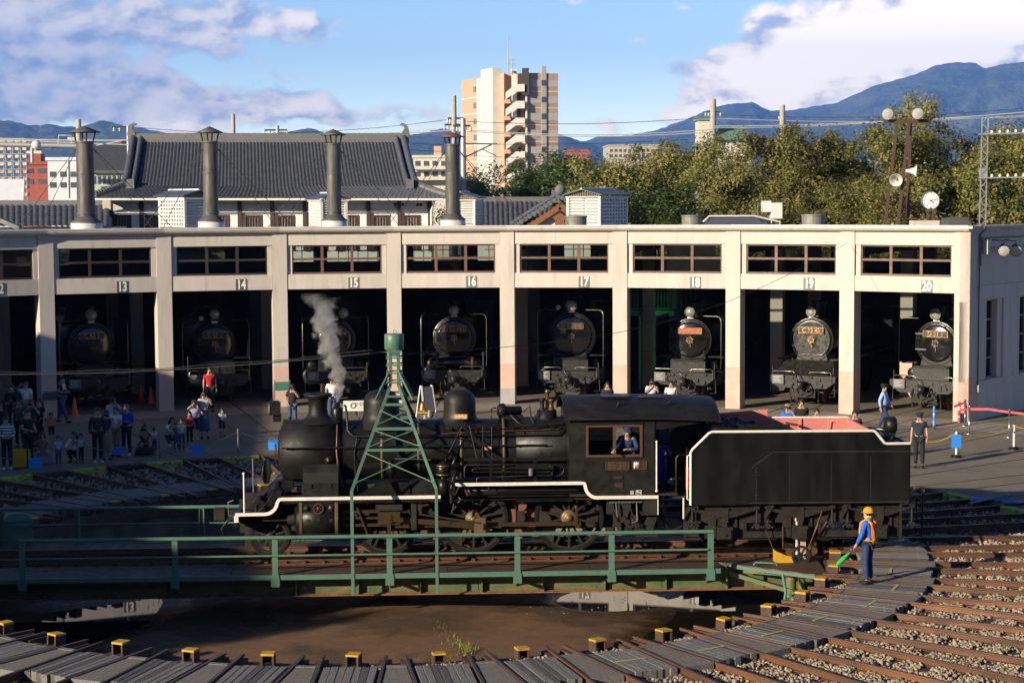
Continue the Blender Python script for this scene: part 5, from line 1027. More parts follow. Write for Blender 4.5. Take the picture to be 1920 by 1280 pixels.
MB().hexa([(7.36, -1.02, 2.0), (9.5, -1.02, 2.0), (9.5, 1.16, 2.0), (7.36, 1.16, 2.0)], [(7.36, -1.02, 2.6), (9.4, -1.02, 2.35), (9.4, 1.16, 2.35), (7.36, 1.16, 2.78)]).build('coal_bed', m_coal, te)
MB().box(7.33, 7.36, -1.2, 1.2, 2.0, 2.75).build('bunker_gate', m_inside, te)
MB().tube([(7.42, -1.29, 2.84), (7.40, -1.29, 2.95)], 0.012, 6).wheel_ring((7.43, -1.29, 2.87), (0, 1, 0), 0.04, 0.055, 0.015, 14).build('lifting_eye', m_blk, te)
# rivet lines
rv = MB(); Yr = -1.3012; n_ = (0, -1, 0)
zb = S(1411, 944.4, 1.3)[1] - 0.02
rv.rivets((8.22, Yr, 1.185), (11.83, Yr, 1.175), n_, 0.055, 0.011)
u1, z1 = S(1412, 874, 1.3); u2, z2 = S(1450, 847, 1.3); rv.rivets((u1, Yr, z1), (u2, Yr, z2), n_, 0.055, 0.010); rv.rivets((u2, Yr, z2), (11.83, Yr, z2 - 0.02), n_, 0.055, 0.010)
for px in (1418, 1480.5, 1559, 1633): u, zt = S(px, 858 if px > 1420 else 878, 1.3); rv.rivets((u, Yr, 1.21), (u, Yr, zt), n_, 0.07, 0.010)
rv.build('rivet_lines', M('rivet_glint_grey', (0.14, 0.13, 0.115), rough=0.45), te)['kind'] = 'stuff'  # rivets paler than the tank paint; their glint is put into the colour
# rear top lamp and hatch
lt = MB().lathe((11.72, -0.05, 2.78), (1, 0, 0), [(-0.13, 0.02), (-0.13, 0.12), (-0.10, 0.19), (0.10, 0.20), (0.13, 0.17), (0.14, 0)], 24).box(11.62, 11.82, -0.12, 0.02, 2.46, 2.62); lt.build('rear_lamp', m_blk, te)
MB().lathe((11.45, -0.45, 2.46), (0, 0, 1), [(0, 0.22), (0.12, 0.22), (0.13, 0.2), (0.13, 0)], 24).build('filler_hatch', m_blk, te)
MB().tube([(11.1, 0.9, 2.46), (11.1, 0.9, 2.6), (11.7, 0.9, 2.6), (11.8, 0.6, 2.6)], 0.02, 6).build('top_rail', m_blk, te)
# front end fittings
MB().tube([(6.80, -1.30, 2.30), (6.76, -1.32, 2.28), (6.76, -1.32, 1.30), (6.80, -1.30, 1.28)], 0.02, 8).build('grab_rail', m_white, te)
MB().cyl((6.80, -1.15, 1.5), (6.80, -1.15, 2.0), 0.055, n=14).build('fire_extinguisher', M('red_paint', (0.55, 0.03, 0.02), rough=0.4), te)
MB().xz([(6.35, 1.3), (6.55, 1.55), (6.85, 1.6), (6.85, 2.3), (7.3, 2.78), (6.9, 2.9), (6.42, 2.5), (6.38, 1.9)], 0.2, 0.9).build('front_locker', m_inside, te)
MB().box(6.45, 6.9, -1.24, 1.24, 1.30, 1.36).build('fall_plate', m_under, te)
MB().tube([(6.55, -1.0, 1.36), (6.55, -1.0, 2.2), (6.62, -1.0, 2.28), (6.75, -1.0, 2.25)], 0.02, 6).build('brake_column', m_blk, te)
# underframe
FY = -1.10
AX = [S(1357, 990, 1.1)[0], S(1498, 990, 1.1)[0], S(1647, 990, 1.1)[0]]
def slot(a, b, z0, z1, r=0.05): return [(a + r, z0), (b - r, z0), (b, z0 + r), (b, z1 - r), (b - r, z1), (a + r, z1), (a, z1 - r), (a, z0 + r)]
for s in (-1, 1):
 y0, y1 = (FY, FY + 0.025) if s < 0 else (-FY - 0.025, -FY)
 fr = MB(); f0, f1 = 6.95, 11.7
 holes = [(AX[0] + 0.52, AX[1] - 0.38), (AX[1] + 0.52, AX[2] - 0.45)]
 xs_ = [f0]; zlo, zhi, hz0, hz1 = 0.35, 1.12, 0.50, 0.70
 fr.box(f0, f1, y0, y1, hz1, zhi)
 cur = f0
 for a, b in holes: fr.box(cur, a, y0, y1, hz0, hz1); cur = b
 fr.box(cur, f1, y0, y1, hz0, hz1); fr.box(f0, f1, y0, y1, zlo, hz0)
 fr.build('tender_frame', m_under, te)
for i, u in enumerate(AX):
 y = FY - 0.12
 sp_ = MB()
 for j in range(7):
  L_ = 0.78 - j * 0.095; zc = 0.98 - j * 0.024; pts = [(u - L_ + 2 * L_ * t / 10, y, zc + 0.02 + 0.035 * ((t - 5) / 5) ** 2 * (L_ / 0.78)) for t in range(11)]
  for a, b in zip(pts[:-1], pts[1:]): sp_.bar(a, b, 0.09, 0.02, (0, 0, 1))
 sp_.build('leaf_spring', m_under, te)
 MB().box(u - 0.075, u + 0.075, y - 0.06, y + 0.06, 0.74, 1.06).box(u - 0.05, u + 0.05, y - 0.05, y + 0.05, 0.62, 0.75).build('spring_buckle', m_under, te)
 ab = MB().box(u - 0.17, u + 0.17, y - 0.10, y + 0.12, 0.34, 0.64).box(u - 0.13, u + 0.13, y - 0.13, y - 0.1, 0.37, 0.58).cyl((u, y - 0.15, 0.47), (u, y - 0.1, 0.47), 0.03)
 ab.build('axle_box', m_under, te)
 MB().box(u + 0.19, u + 0.30, FY - 0.045, FY - 0.002, 0.36, 0.80).build('horn_guide', m_under, te)
 gd = MB().box(u - 0.36, u - 0.19, FY - 0.045, FY - 0.002, 0.36, 0.80)
 for du in (-0.31, -0.25): gd.rivets((u + du, FY - 0.046, 0.42), (u + du, FY - 0.046, 0.76), (0, -1, 0), 0.085, 0.024)
 gd.build('horn_guide', m_under, te)
 for d in (-0.74, 0.74): 
  hg = MB().cyl((u + d, y, 0.66), (u + d, y, 1.10), 0.028).cyl((u + d, y - 0.07, 0.64), (u + d, y + 0.1, 0.64), 0.06).box(u + d - 0.05, u + d + 0.05, y - 0.06, y + 0.05, 1.03, 1.10)
  hg.sphere((u + d - 0.1, y - 0.04, 0.62), 0.035, 8, 6).sphere((u + d + 0.1, y - 0.04, 0.62), 0.035, 8, 6); hg.build('spring_hanger', m_under, te)
 for s in (-1, 1): wheel(u, 0.42, 0.60 * s, 10, te, 'wheel', m_under)
for u in (AX[0] - 0.95, AX[0] + 0.93, AX[1] + 0.95): MB().prism([(0, 0.80), (0.06, 1.12), (0.20, 1.12)], (u, 0, 0), (1, 0, 0), (0, 0, 1), (0, 1, 0), FY - 0.18, FY).build('frame_gusset', m_under, te)
MB().box(11.66, 11.72, -1.2, 1.2, 0.30, 1.12).build('rear_beam', m_under, te)
MB().box(11.66, 11.70, -1.27, -1.1, 0.25, 1.16).build('rear_post', m_under, te)
stp = MB(); stp.box(6.72, 7.02, -1.24, -0.95, 0.98, 1.12).box(6.74, 7.08, -1.27, -0.95, 0.73, 0.77).box(6.78, 6.98, -1.2, -1.1, 0.77, 1.12).box(6.72, 7.04, -1.22, -0.95, 0.42, 0.73).box(6.72, 7.08, -1.27, -0.95, 0.36, 0.40); stp.build('tender_steps', m_under, te)
MB().box(6.66, 6.69, -1.30, -1.26, 0.85, 1.33).build('step_edge', m_white, te)
MB().cyl((6.4, -0.3, 0.9), (6.9, -0.3, 0.9), 0.06).build('drawbar', m_under, te); MB().tube([(6.2, -0.8, 0.9), (6.4, -0.9, 0.5), (6.7, -0.9, 0.6)], 0.05, 8).build('water_hose', m_blk, te)
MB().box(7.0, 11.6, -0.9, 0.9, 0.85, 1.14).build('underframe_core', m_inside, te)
MB().lathe((8.1, 0.0, 0.62), (1, 0, 0), [(0, 0), (0, 0.17), (1.0, 0.17), (1.0, 0)], 20).build('air_tank', m_conduit, te)
# ================================================================== THINGS ON THE ROUNDHOUSE ROOF
m_stack = M('sooty_grey_stack', (0.13, 0.12, 0.105), (0.055, 0.05, 0.045), rough=0.55, metal=0.2, scale=4, stretch=(1.6, 1.6, 0.2), bump=0.1, bscale=8, c3=(0.17, 0.155, 0.135), s3=2.2, lo3=0.55, hi3=0.72)
m_cap = M('grey_cap_steel', (0.12, 0.115, 0.105), (0.085, 0.08, 0.075), rough=0.55, metal=0.3, scale=4)
m_redcap = M('rust_red_cap', (0.20, 0.055, 0.035), (0.13, 0.042, 0.03), rough=0.6, scale=4)
m_whitep = M('white_louvre_paint', (0.72, 0.70, 0.66), (0.62, 0.60, 0.565), rough=0.6, scale=4)
m_slat = M('weathered_bamboo_slat', (0.30, 0.22, 0.13), (0.17, 0.12, 0.075), rough=0.7, scale=8)
m_bluegrey = M('blue_grey_sheet_roof', (0.12, 0.135, 0.16), (0.09, 0.10, 0.125), rough=0.45, metal=0.4, scale=3)
m_wire = M('dark_guy_wire', (0.03, 0.03, 0.03), rough=0.5)
def stack(px, pxw, ytop, ytip, stall, red=False):
 Y = polar(35.2, bay_th(stall - 13)).y; sc = (Y - CAM_P.y) / FPX
 b = on_y(px, 412, Y); ztop = on_y(px, ytop, Y).z; ztip = on_y(px, ytip, Y).z; r = pxw / 2 * sc
 t = thing('smoke_stack', ('tall dark smoke stack with a rust-red pointed cap above the stall numbered sixteen' if red else 'tall grey smoke stack with a pointed grey cap above the stall numbered ' + {13: 'thirteen', 14: 'fourteen', 15: 'fifteen'}[stall]), 'chimney', (b.x, Y, 0), 0, 'smoke stacks on the roundhouse roof')
 zb = 7.25
 MB().lathe((0, 0, 0), (0, 0, 1), [(6.5, r * 1.75), (zb, r * 1.75), (zb + 0.02, r * 1.6)], 28).build('base_ring', m_coping, t)
 MB().lathe((0, 0, 0), (0, 0, 1), [(zb, r * 1.8), (zb + 0.03, r * 1.8), (zb + 0.13, r * 1.28), (zb + 0.2, r * 1.22), (zb + 0.22, r * 1.02), (zb + 0.36, r * 1.0)], 28).build('skirt', m_cap, t)
 zm = zb + 0.3 + (ztop - zb) * 0.52
 for i, (a, c_) in enumerate(((zb + 0.3, zm), (zm, ztop))): MB().lathe((0, 0, 0), (0, 0, 1), [(a, r * (1.0 - 0.02 * i)), (c_, r * (0.98 - 0.02 * i))], 28).build('pipe_section', m_stack, t)
 for z in (zb + 0.36, zm, ztop - 0.01): MB().lathe((0, 0, z), (0, 0, 1), [(-0.03, r), (-0.03, r + 0.035), (0.03, r + 0.035), (0.03, r * 0.9)], 28, smooth=False).build('flange', m_cap, t)
 zc = ztop + (ztip - ztop) * 0.58
 for k in range(4):
  a = k * pi / 2 + 0.4; d = Vector((cos(a), sin(a), 0)); MB().bar(d * r * 0.9 + Vector((0, 0, ztop - 0.05)), d * r * 1.25 + Vector((0, 0, zc + 0.05)), 0.05, 0.05).build('cap_strut', m_darkframe, t)
 MB().lathe((0, 0, 0), (0, 0, 1), [(zc, r * 1.75), (zc + 0.02, r * 1.78), (ztip - 0.02, 0.05), (ztip, 0.0)], 28, smooth=True).build('cap', m_redcap if red else m_cap, t)
 for d in ((2.8, -0.4), (3.4, 1.0), (-2.8, -0.4), (-2.2, 1.2)):
  MB().tube([(0.9 * r * (1 if d[0] > 0 else -1), 0, ztop - 0.25), (d[0], d[1], 6.9)], 0.014, 5).build('guy_wire', m_wire, t)
stack(162, 33, 266, 236, 13); stack(396, 28, 266, 237, 14); stack(627, 27, 270, 242, 15); stack(849, 27, 271, 248, 16, True)
def vent(px0, pxc, px1, ytop, side, lab):
 """louvred front face between two pixels, lattice side beyond; side=-1: lattice to the left of the front"""
 Y = 42.5; s = (Y - CAM_P.y) / FPX; fw = abs((px1 - pxc) if side < 0 else (pxc - px0)) * s; sw = abs((pxc - px0) if side < 0 else (px1 - pxc)) * s
 L_ = 2.4; ang = math.asin(min(0.85, sw / L_)); Wd = fw / cos(ang); zt = on_y(pxc, ytop, Y).z; c = on_y(pxc, 415, Y)
 t = thing('roof_ventilator', lab, 'ventilator', (c.x, Y, 0), -ang if side > 0 else ang, 'louvred ventilators on the roundhouse roof')
 x0, x1 = (0, Wd) if side < 0 else (-Wd, 0); z0, z1 = 6.3, zt - 0.30
 for x in (x0, x1):
  for y in (0, L_): MB().box(x - 0.06, x + 0.06, y - 0.06, y + 0.06, z0, z1).build('corner_post', m_whitep, t)
 MB().box(x0 + 0.061, x1 - 0.061, 0.10, 0.14, z0, z1 - 0.01).build('backing', m_whitep, t)
 n = 9
 for i in range(n):
  z = 7.0 + (z1 - 7.0) * i / n
  for a, b in ((x0 + 0.06, (x0 + x1) / 2 - 0.02), ((x0 + x1) / 2 + 0.02, x1 - 0.06)):
   m = MB().hexa([(a, -0.02, z), (b, -0.02, z), (b, 0.09, z + 0.075), (a, 0.09, z + 0.075)], [(a, -0.02, z + 0.018), (b, -0.02, z + 0.018), (b, 0.09, z + 0.093), (a, 0.09, z + 0.093)]); m.build('louvre_slat', m_whitep, t)
 xs = x0 if side < 0 else x1; nc, nr = 9, 7
 MB().box(xs - 0.02 if side > 0 else xs + 0.10, xs - 0.10 if side > 0 else xs + 0.12, 0.06, L_ - 0.06, z0, z1 - 0.01).build('lattice_backing', m_bluegrey if side > 0 else m_slat, t)
 lt = MB()
 for i in range(nc + 1): y = 0.06 + (L_ - 0.12) * i / nc; lt.box(xs - 0.022, xs + 0.022, y - 0.045, y + 0.045, 6.9, z1 - 0.02)
 for j in range(nr + 1): z = 6.95 + (z1 - 7.0) * j / nr; lt.box(xs - 0.026, xs + 0.026, 0.06, L_ - 0.06, z - 0.04, z + 0.04)
 lt.build('lattice_panel', m_whitep, t)
 xm = (x0 + x1) / 2; MB().hexa([(x0 - 0.10, -0.1, z1), (x1 + 0.10, -0.1, z1), (x1 + 0.10, L_ + 0.1, z1), (x0 - 0.10, L_ + 0.1, z1)], [(x0 - 0.10, -0.1, z1 + 0.05), (x1 + 0.10, -0.1, z1 + 0.05), (x1 + 0.10, L_ + 0.1, z1 + 0.05), (x0 - 0.10, L_ + 0.1, z1 + 0.05)]).build('eave_frame', m_whitep, t)
 gp = 14
 for i in range(gp):
  x = x0 + (x1 - x0) * (i + 0.5) / gp; h = 0.30 * (1 - abs(x - xm) / (x1 - x0) * 1.5); MB().box(x - 0.03, x + 0.03, 0.0, 0.03, z1 + 0.05, z1 + 0.05 + max(h, 0.06)).build('gable_slat', m_slat, t)
 for sg in (-1, 1):
  e = xm + sg * ((x1 - x0) / 2 + 0.2); MB().hexa([(xm, -0.22, z1 + 0.36), (e, -0.22, z1 + 0.10), (e, L_ + 0.3, z1 + 0.10), (xm, L_ + 0.3, z1 + 0.36)], [(xm, -0.22, z1 + 0.40), (e, -0.22, z1 + 0.14), (e, L_ + 0.3, z1 + 0.14), (xm, L_ + 0.3, z1 + 0.40)]).build('vent_roof', m_bluegrey, t)
 MB().tube([(xm, -0.25, z1 + 0.41), (xm, L_ + 0.3, z1 + 0.41)], 0.045, 8).build('ridge_cap', m_whitep, t)
vent(289, 347, 388, 360, -1, 'white lattice-sided roof ventilator behind the stall 14 smoke stack')
vent(575, 603, 648, 366, -1, 'white roof ventilator half hidden by the stall 15 smoke stack')
vent(838, 889, 905, 364, 1, 'white roof ventilator behind the red-capped smoke stack')
vent(1068, 1125, 1182, 358, 1, 'white roof ventilator with blue-shaded lattice side standing alone')
for i, (px, w) in enumerate(((1080, 20), (1297, 19), (1525, 22))):
 Y = 38.0; c = on_y(px, 415, Y); sc = (Y - CAM_P.y) / FPX
 t = tag(MB().lathe((c.x, Y, 0), (0, 0, 1), [(6.5, w * sc), (7.28, w * sc), (7.30, w * sc * 1.05), (7.36, w * sc * 1.05), (7.38, 0)], 24, smooth=False).build('roof_drum', M('grey_drum_sheet', (0.23, 0.22, 0.19), (0.17, 0.165, 0.145), rough=0.55, metal=0.2, scale=4)), ('low round grey roof drum in front of the lone ventilator', 'low round grey roof drum left of the small tiled roof peak', 'low round grey roof drum left of the floodlight mast')[i], 'roof vent', 'round drums on the roundhouse roof')
# small gable, tank, grey boxes
Y = 46.0; a = on_y(1318, 417, Y); b = on_y(1460, 417, Y); zt = on_y(1330, 406, Y).z
sg = thing('roof_hatch_gable', 'low dark sheet-metal gable with white edge on the roof', 'roof hatch', (0, 0, 0)); MB().hexa([(a.x, Y, 6.3), (b.x, Y, 6.3), (b.x, Y + 2, 6.3), (a.x, Y + 2, 6.3)], [(a.x + 0.3, Y, zt), (b.x - 1.2, Y, zt), (b.x - 0.3, Y + 2, zt - 0.12), (a.x + 0.8, Y + 2, zt - 0.12)]).build('sheet_roof', m_bluegrey, sg)
MB().tube([(a.x, Y - 0.05, 6.95), (a.x + 0.3, Y - 0.05, zt + 0.02), (b.x - 1.2, Y - 0.05, zt + 0.02), (b.x, Y - 0.05, 6.95)], 0.05, 6).build('white_edge', m_coping, sg)
Y = 47.0; P = lambda x, y: on_y(x, y, Y)
tk = thing('water_tank', 'boxy white water tank raised on thin legs above the roof', 'tank', (0, 0, 0))
a, b = P(1447, 410), P(1467, 380); tb = MB().box(a.x, b.x, Y, Y + 0.8, a.z, b.z); tb.v = tb.v; tb.build('tank_body', m_whitep, tk); c = P(1437, 383); MB().box(P(1433, 0).x, a.x - 0.01, Y + 0.1, Y + 0.6, P(0, 406).z, P(0, 385).z).build('tank_side', m_whitep, tk)
for x in (1434, 1450, 1466): MB().box(P(x, 0).x - 0.02, P(x, 0).x + 0.02, Y + 0.2, Y + 0.24, 6.3, a.z).build('tank_leg', m_whitep, tk)
for x in (1418, 1423): tag(MB().tube([(P(x, 0).x, Y, 6.4), (P(x, 0).x, Y, P(0, 392).z)], 0.03, 6).build('vent_pipe', m_conduit), 'thin grey vent pipe beside the white water tank', 'pipe', 'vent pipes beside the tank')
Y = 27.0; a, b = on_y(1783, 418, Y), on_y(1832, 408, Y)
# floodlight mast
m_rustmast = M('rust_brown_mast', (0.10, 0.052, 0.034), (0.065, 0.038, 0.028), rough=0.7, scale=6, bump=.2, bscale=20)
Y = 34.0; P = lambda x, y, dy=0: on_y(x, y, Y + dy)
fm = thing('floodlight_mast', 'tapering rust-brown steel mast carrying two round floodlights above stall 19', 'mast', (0, 0, 0))
for a, b, dy in (((1659, 425), (1682, 230), 0), ((1683, 425), (1705, 228), 0.0), ((1701, 425), (1707, 230), 1.0)): MB().bar(P(*a, dy), P(*b, dy), 0.11, 0.11).build('mast_leg', m_rustmast, fm)
for a, b in (((1662, 402), (1686, 402)), ((1671, 328), (1694, 328)), ((1683, 410), (1760, 410)), ((1686, 416), (1760, 417))): MB().tube([P(*a), P(*b)], 0.025, 6).build('mast_rung', m_rustmast, fm)
MB().bar(P(1657, 228), P(1740, 227), 0.12, 0.16).build('lamp_bar', m_rustmast, fm)
MB().bar(P(1722, 227), P(1741, 227), 0.17, 0.10).build('ballast_box', m_blk, fm)
for px, py in ((1664, 214), (1720, 213)):
 c = P(px, py, -0.15); fl = MB().lathe(c, (-0.12, -1, -0.1), [(-0.35, 0.02), (-0.35, 0.10), (-0.12, 0.16), (0.05, 0.25), (0.10, 0.255), (0.11, 0.24)], 10).build('floodlight', m_cap, fm)
 MB().lathe(c, (-0.12, -1, -0.1), [(0.10, 0.235), (0.13, 0.15), (0.14, 0.0)], 16).build('lamp_lens', m_lens, fl)
 MB().box(c.x - 0.03, c.x + 0.03, c.y + 0.05, c.y + 0.12, P(0, 227).z, c.z - 0.1).build('lamp_stem', m_rustmast, fm)
# horn speakers
m_horn = M('pale_grey_horn', (0.58, 0.57, 0.53), (0.48, 0.47, 0.44), rough=0.5, scale=5)
for c, d, lab in ((P(1681, 336, -0.25), Vector((-0.35, -1, -0.25)), 'round pale horn loudspeaker on the mast with its mouth facing the yard'), (P(1711, 321, -0.2), Vector((1, -0.35, -0.05)), 'pale horn loudspeaker on the mast with its mouth turned sideways')):
 d.normalize(); h = thing('horn_speaker', lab, 'loudspeaker', c); MB().lathe((0, 0, 0), d, [(-0.28, 0.0), (-0.28, 0.07), (-0.16, 0.08), (-0.1, 0.1), (0.05, 0.16), (0.18, 0.27), (0.19, 0.27), (0.17, 0.25), (0.02, 0.12), (-0.05, 0.06)], 24).build('horn', m_horn, h)
 MB().lathe((0, 0, 0), d, [(-0.06, 0.05), (0.1, 0.045), (0.12, 0)], 12).build('driver_cone', M('tan_cone', (0.30, 0.2, 0.1)), h); MB().bar(d * -0.1, d * -0.1 + Vector((0.1, 0.25, -0.05)), 0.04, 0.04).build('bracket', m_conduit, h)
# clock
Y = 33.0; c = on_y(1745, 376, Y)
ck = thing('station_clock', 'round white clock on a brown stand at the roof edge', 'clock', c)
r = 17 * (Y - CAM_P.y) / FPX; m_ckrim = M('grey_clock_rim', (0.16, 0.155, 0.145), rough=0.4); m_ckface = M('white_clock_face', (0.80, 0.79, 0.75), rough=0.35)
MB().lathe((0, 0, 0), (0, -1, 0), [(-0.2, 0.02), (-0.2, r * 0.97), (0.0, r), (0.02, r), (0.02, r * 0.94), (0.0, r * 0.93)], 36, smooth=False).build('clock_case', m_ckrim, ck)
MB().lathe((0, 0, 0), (0, -1, 0), [(0.004, r * 0.94), (0.004, 0.0)], 36, smooth=False).build('clock_face', m_ckface, ck)
for i in range(12):
 a = 2 * pi * (i + 1) / 12; text(str(i + 1), 0.115, M('clock_black', (0.01, 0.01, 0.012), rough=0.5), ck, basis((sin(a) * r * 0.76, -0.006, cos(a) * r * 0.76), (1, 0, 0), (0, 0, 1)), name='numeral', extr=0.001)
for a, L_, w in ((radians(4.22 * 30), r * 0.48, 0.03), (radians(13 * 6), r * 0.78, 0.02)): d = Vector((sin(a), 0, cos(a))); MB().bar(d * -0.05 + Vector((0, -0.012, 0)), d * L_ + Vector((0, -0.012, 0)), w, 0.006, (0, 1, 0)).build('clock_hand', MATS['clock_black'], ck)
st = MB(); st.box(-0.16, -0.08, -0.04, 0.06, -0.95, -0.46).box(0.08, 0.16, -0.04, 0.06, -0.95, -0.46).box(-0.2, 0.2, -0.06, 0.08, -0.47, -0.36).box(-0.05, 0.05, -0.03, 0.05, -0.37, -0.3); st.build('clock_stand', m_rustmast, ck)
MB().box(-0.75, 0.35, -0.1, 0.5, -1.5, -0.82).build('clock_plinth', m_cream, ck)
tag(MB().hexa([(on_y(1783, 0, 30).x, 30, 6.6), (on_y(1828, 0, 30).x, 30, 6.6), (on_y(1828, 0, 30).x, 31.5, 6.6), (on_y(1783, 0, 30).x, 31.5, 6.6)], [(on_y(1787, 0, 30).x, 30, 7.28), (on_y(1822, 0, 30).x, 30, 7.28), (on_y(1822, 0, 30).x, 31.5, 7.24), (on_y(1790, 0, 30).x, 31.5, 7.24)]).build('roof_box', m_cap), 'low grey metal box at the corner of the roundhouse roof', 'roof box')
# lattice mast with insulator arms (power line behind the corner)
Y = 45.0; P = lambda x, y, dy=0: on_y(x, y, Y + dy); m_galv = M('galvanised_steel', (0.45, 0.45, 0.44), (0.36, 0.36, 0.36), rough=0.5, metal=0.5, scale=5)
lm = thing('lattice_mast', 'galvanised lattice steel mast with insulator arms beside the roof corner', 'mast')
for dx in (0, 11.5):
 for dy in (0, 0.3): MB().bar(P(1836 + dx, 430, dy), P(1841.5 + dx, 219, dy), 0.05, 0.05).build('mast_leg', m_galv, lm)
n = 17
for i in range(n):
 t0, t1 = i / n, (i + 1) / n; y0 = 425 + (219 - 425) * t0; y1 = 425 + (219 - 425) * t1; x0 = 1836 + 5.5 * t0; x1 = 1836 + 5.5 * t1
 a, b = ((x0, y0), (x1 + 11.5, y1)) if i % 2 == 0 else ((x0 + 11.5, y0), (x1, y1)); MB().bar(P(*a, -0.03), P(*b, -0.03), 0.02, 0.035).build('lacing', m_galv, lm)
MB().hexa([P(1836, 333), P(1850, 333), P(1850, 333, .3), P(1836, 333, .3)], [P(1836, 316), P(1850, 316), P(1850, 316, .3), P(1836, 316, .3)]).build('mast_plate', m_galv, lm)
m_porc = M('cream_porcelain', (0.62, 0.58, 0.50), rough=0.25)
for y0, y1 in ((252, 248), (334, 331)):
 arm = MB().bar(P(1835, y0, -0.1), P(1960, y1, -0.1), 0.07, 0.07).build('insulator_arm', m_galv, lm)
 for i in range(6): c = P(1860 + i * 15, y0 - 3 - (y0 - y1) * (25 + i * 15) / 125, -0.1); MB().lathe(c, (0, 0, 1), [(-0.05, 0.05), (0.0, 0.085), (0.03, 0.05), (0.06, 0.075), (0.10, 0.03), (0.1, 0)], 12).build('insulator', m_porc, arm)
# ================================================================== BEHIND THE ROUNDHOUSE
# ---- tiled-roof station house
m_tile = M('grey_roof_tile', (0.085, 0.091, 0.112), (0.062, 0.067, 0.084), rough=0.48, scale=3, bump=0.1, bscale=12, c3=(0.105, 0.107, 0.118), s3=1.4, lo3=0.55, hi3=0.75)
m_ridge = M('pale_grey_ridge_tile', (0.145, 0.142, 0.138), (0.11, 0.108, 0.106), rough=0.6, scale=5)
m_plaster = M('white_plaster', (0.78, 0.76, 0.71), (0.70, 0.68, 0.63), rough=0.7, scale=2)
m_dplaster = M('grey_white_eave_band', (0.50, 0.50, 0.50), (0.44, 0.44, 0.44), rough=0.7, scale=2)
m_timber = M('dark_brown_timber', (0.075, 0.034, 0.022), (0.05, 0.025, 0.017), rough=0.6, scale=6)
m_curtain = M('pale_curtain', (0.42, 0.36, 0.30), (0.22, 0.18, 0.15), rough=0.8, scale=14, stretch=(6, 1, 0.1), lo=.42, hi=.58)
sh = thing('station_house', 'old timber station house with a big grey tiled hip-and-gable roof', 'station house')
YB = 64.0
def P_(px, py, dy=0.0): return on_y(px, py, YB + dy)
def tiled(corners_fn, ncol, nrow, name, par, curve=0.12, amp=0.085, step=0.05, cs=5, depth=6.0):
 """corners_fn(t)->(left,right) points for t=0 (eave)..1 (ridge); returns a corrugated, stepped surface"""
 nx = ncol * cs; ny = nrow * 3; vs = []; rows = []
 for j in range(ny + 1):
  r_, k = divmod(j, 3); t = (r_ + (0, 0.02, 0.9)[k]) / nrow; t = min(t, 1.0); L_, R_ = corners_fn(t)
  up = (R_ - L_).normalized().cross(Vector((0, 1, 0.0))); nrm = Vector((0, -0.6, 0.8))
  lift = (0.0, step, step * 0.1)[k]
  if j == ny: lift = 0
  for i in range(nx + 1):
   f = i / nx; p = L_.lerp(R_, f); ph = (f * ncol) % 1.0; h = amp * (abs(sin(pi * ph)) ** 1.5) if ph < 1 else 0
   vs.append(p + nrm * (h + lift))
 fs = [(j * (nx + 1) + i, j * (nx + 1) + i + 1, (j + 1) * (nx + 1) + i + 1, (j + 1) * (nx + 1) + i) for j in range(ny) for i in range(nx)]
 o = MB().add(vs, fs, False).build(name, m_tile, par); o['kind'] = 'stuff'; return o
DR = 5.0
def main_slope(t):
 if t < 0.24: f = t / 0.24; xl = 178 + (236 - 178) * f ** 0.9; xr = 837 + (779 - 837) * f ** 0.9
 else: f = (t - 0.24) / 0.76; xl = 236 + (250 - 236) * f; xr = 779 + (757 - 779) * f
 py = 372 + (266 - 372) * (0.72 * t + 0.28 * t ** 1.8) if t > 0 else 372
 py = 372 - 106 * (0.78 * t + 0.22 * t * t)
 return P_(xl, py, DR * t), P_(xr, py, DR * t)
tiled(main_slope, 80, 32, 'roof_tiles', sh, amp=0.075, step=0.06, cs=4)
bl, br = main_slope(1.0)
MB().bar(bl + Vector((-0.3, 0.1, 0.15)), br + Vector((0.3, 0.1, 0.15)), 0.5, 0.5).build('ridge', m_ridge, sh); MB().tube([bl + Vector((-0.3, 0.1, 0.42)), br + Vector((0.3, 0.1, 0.42))], 0.10, 8).build('ridge_cap', m_ridge, sh)
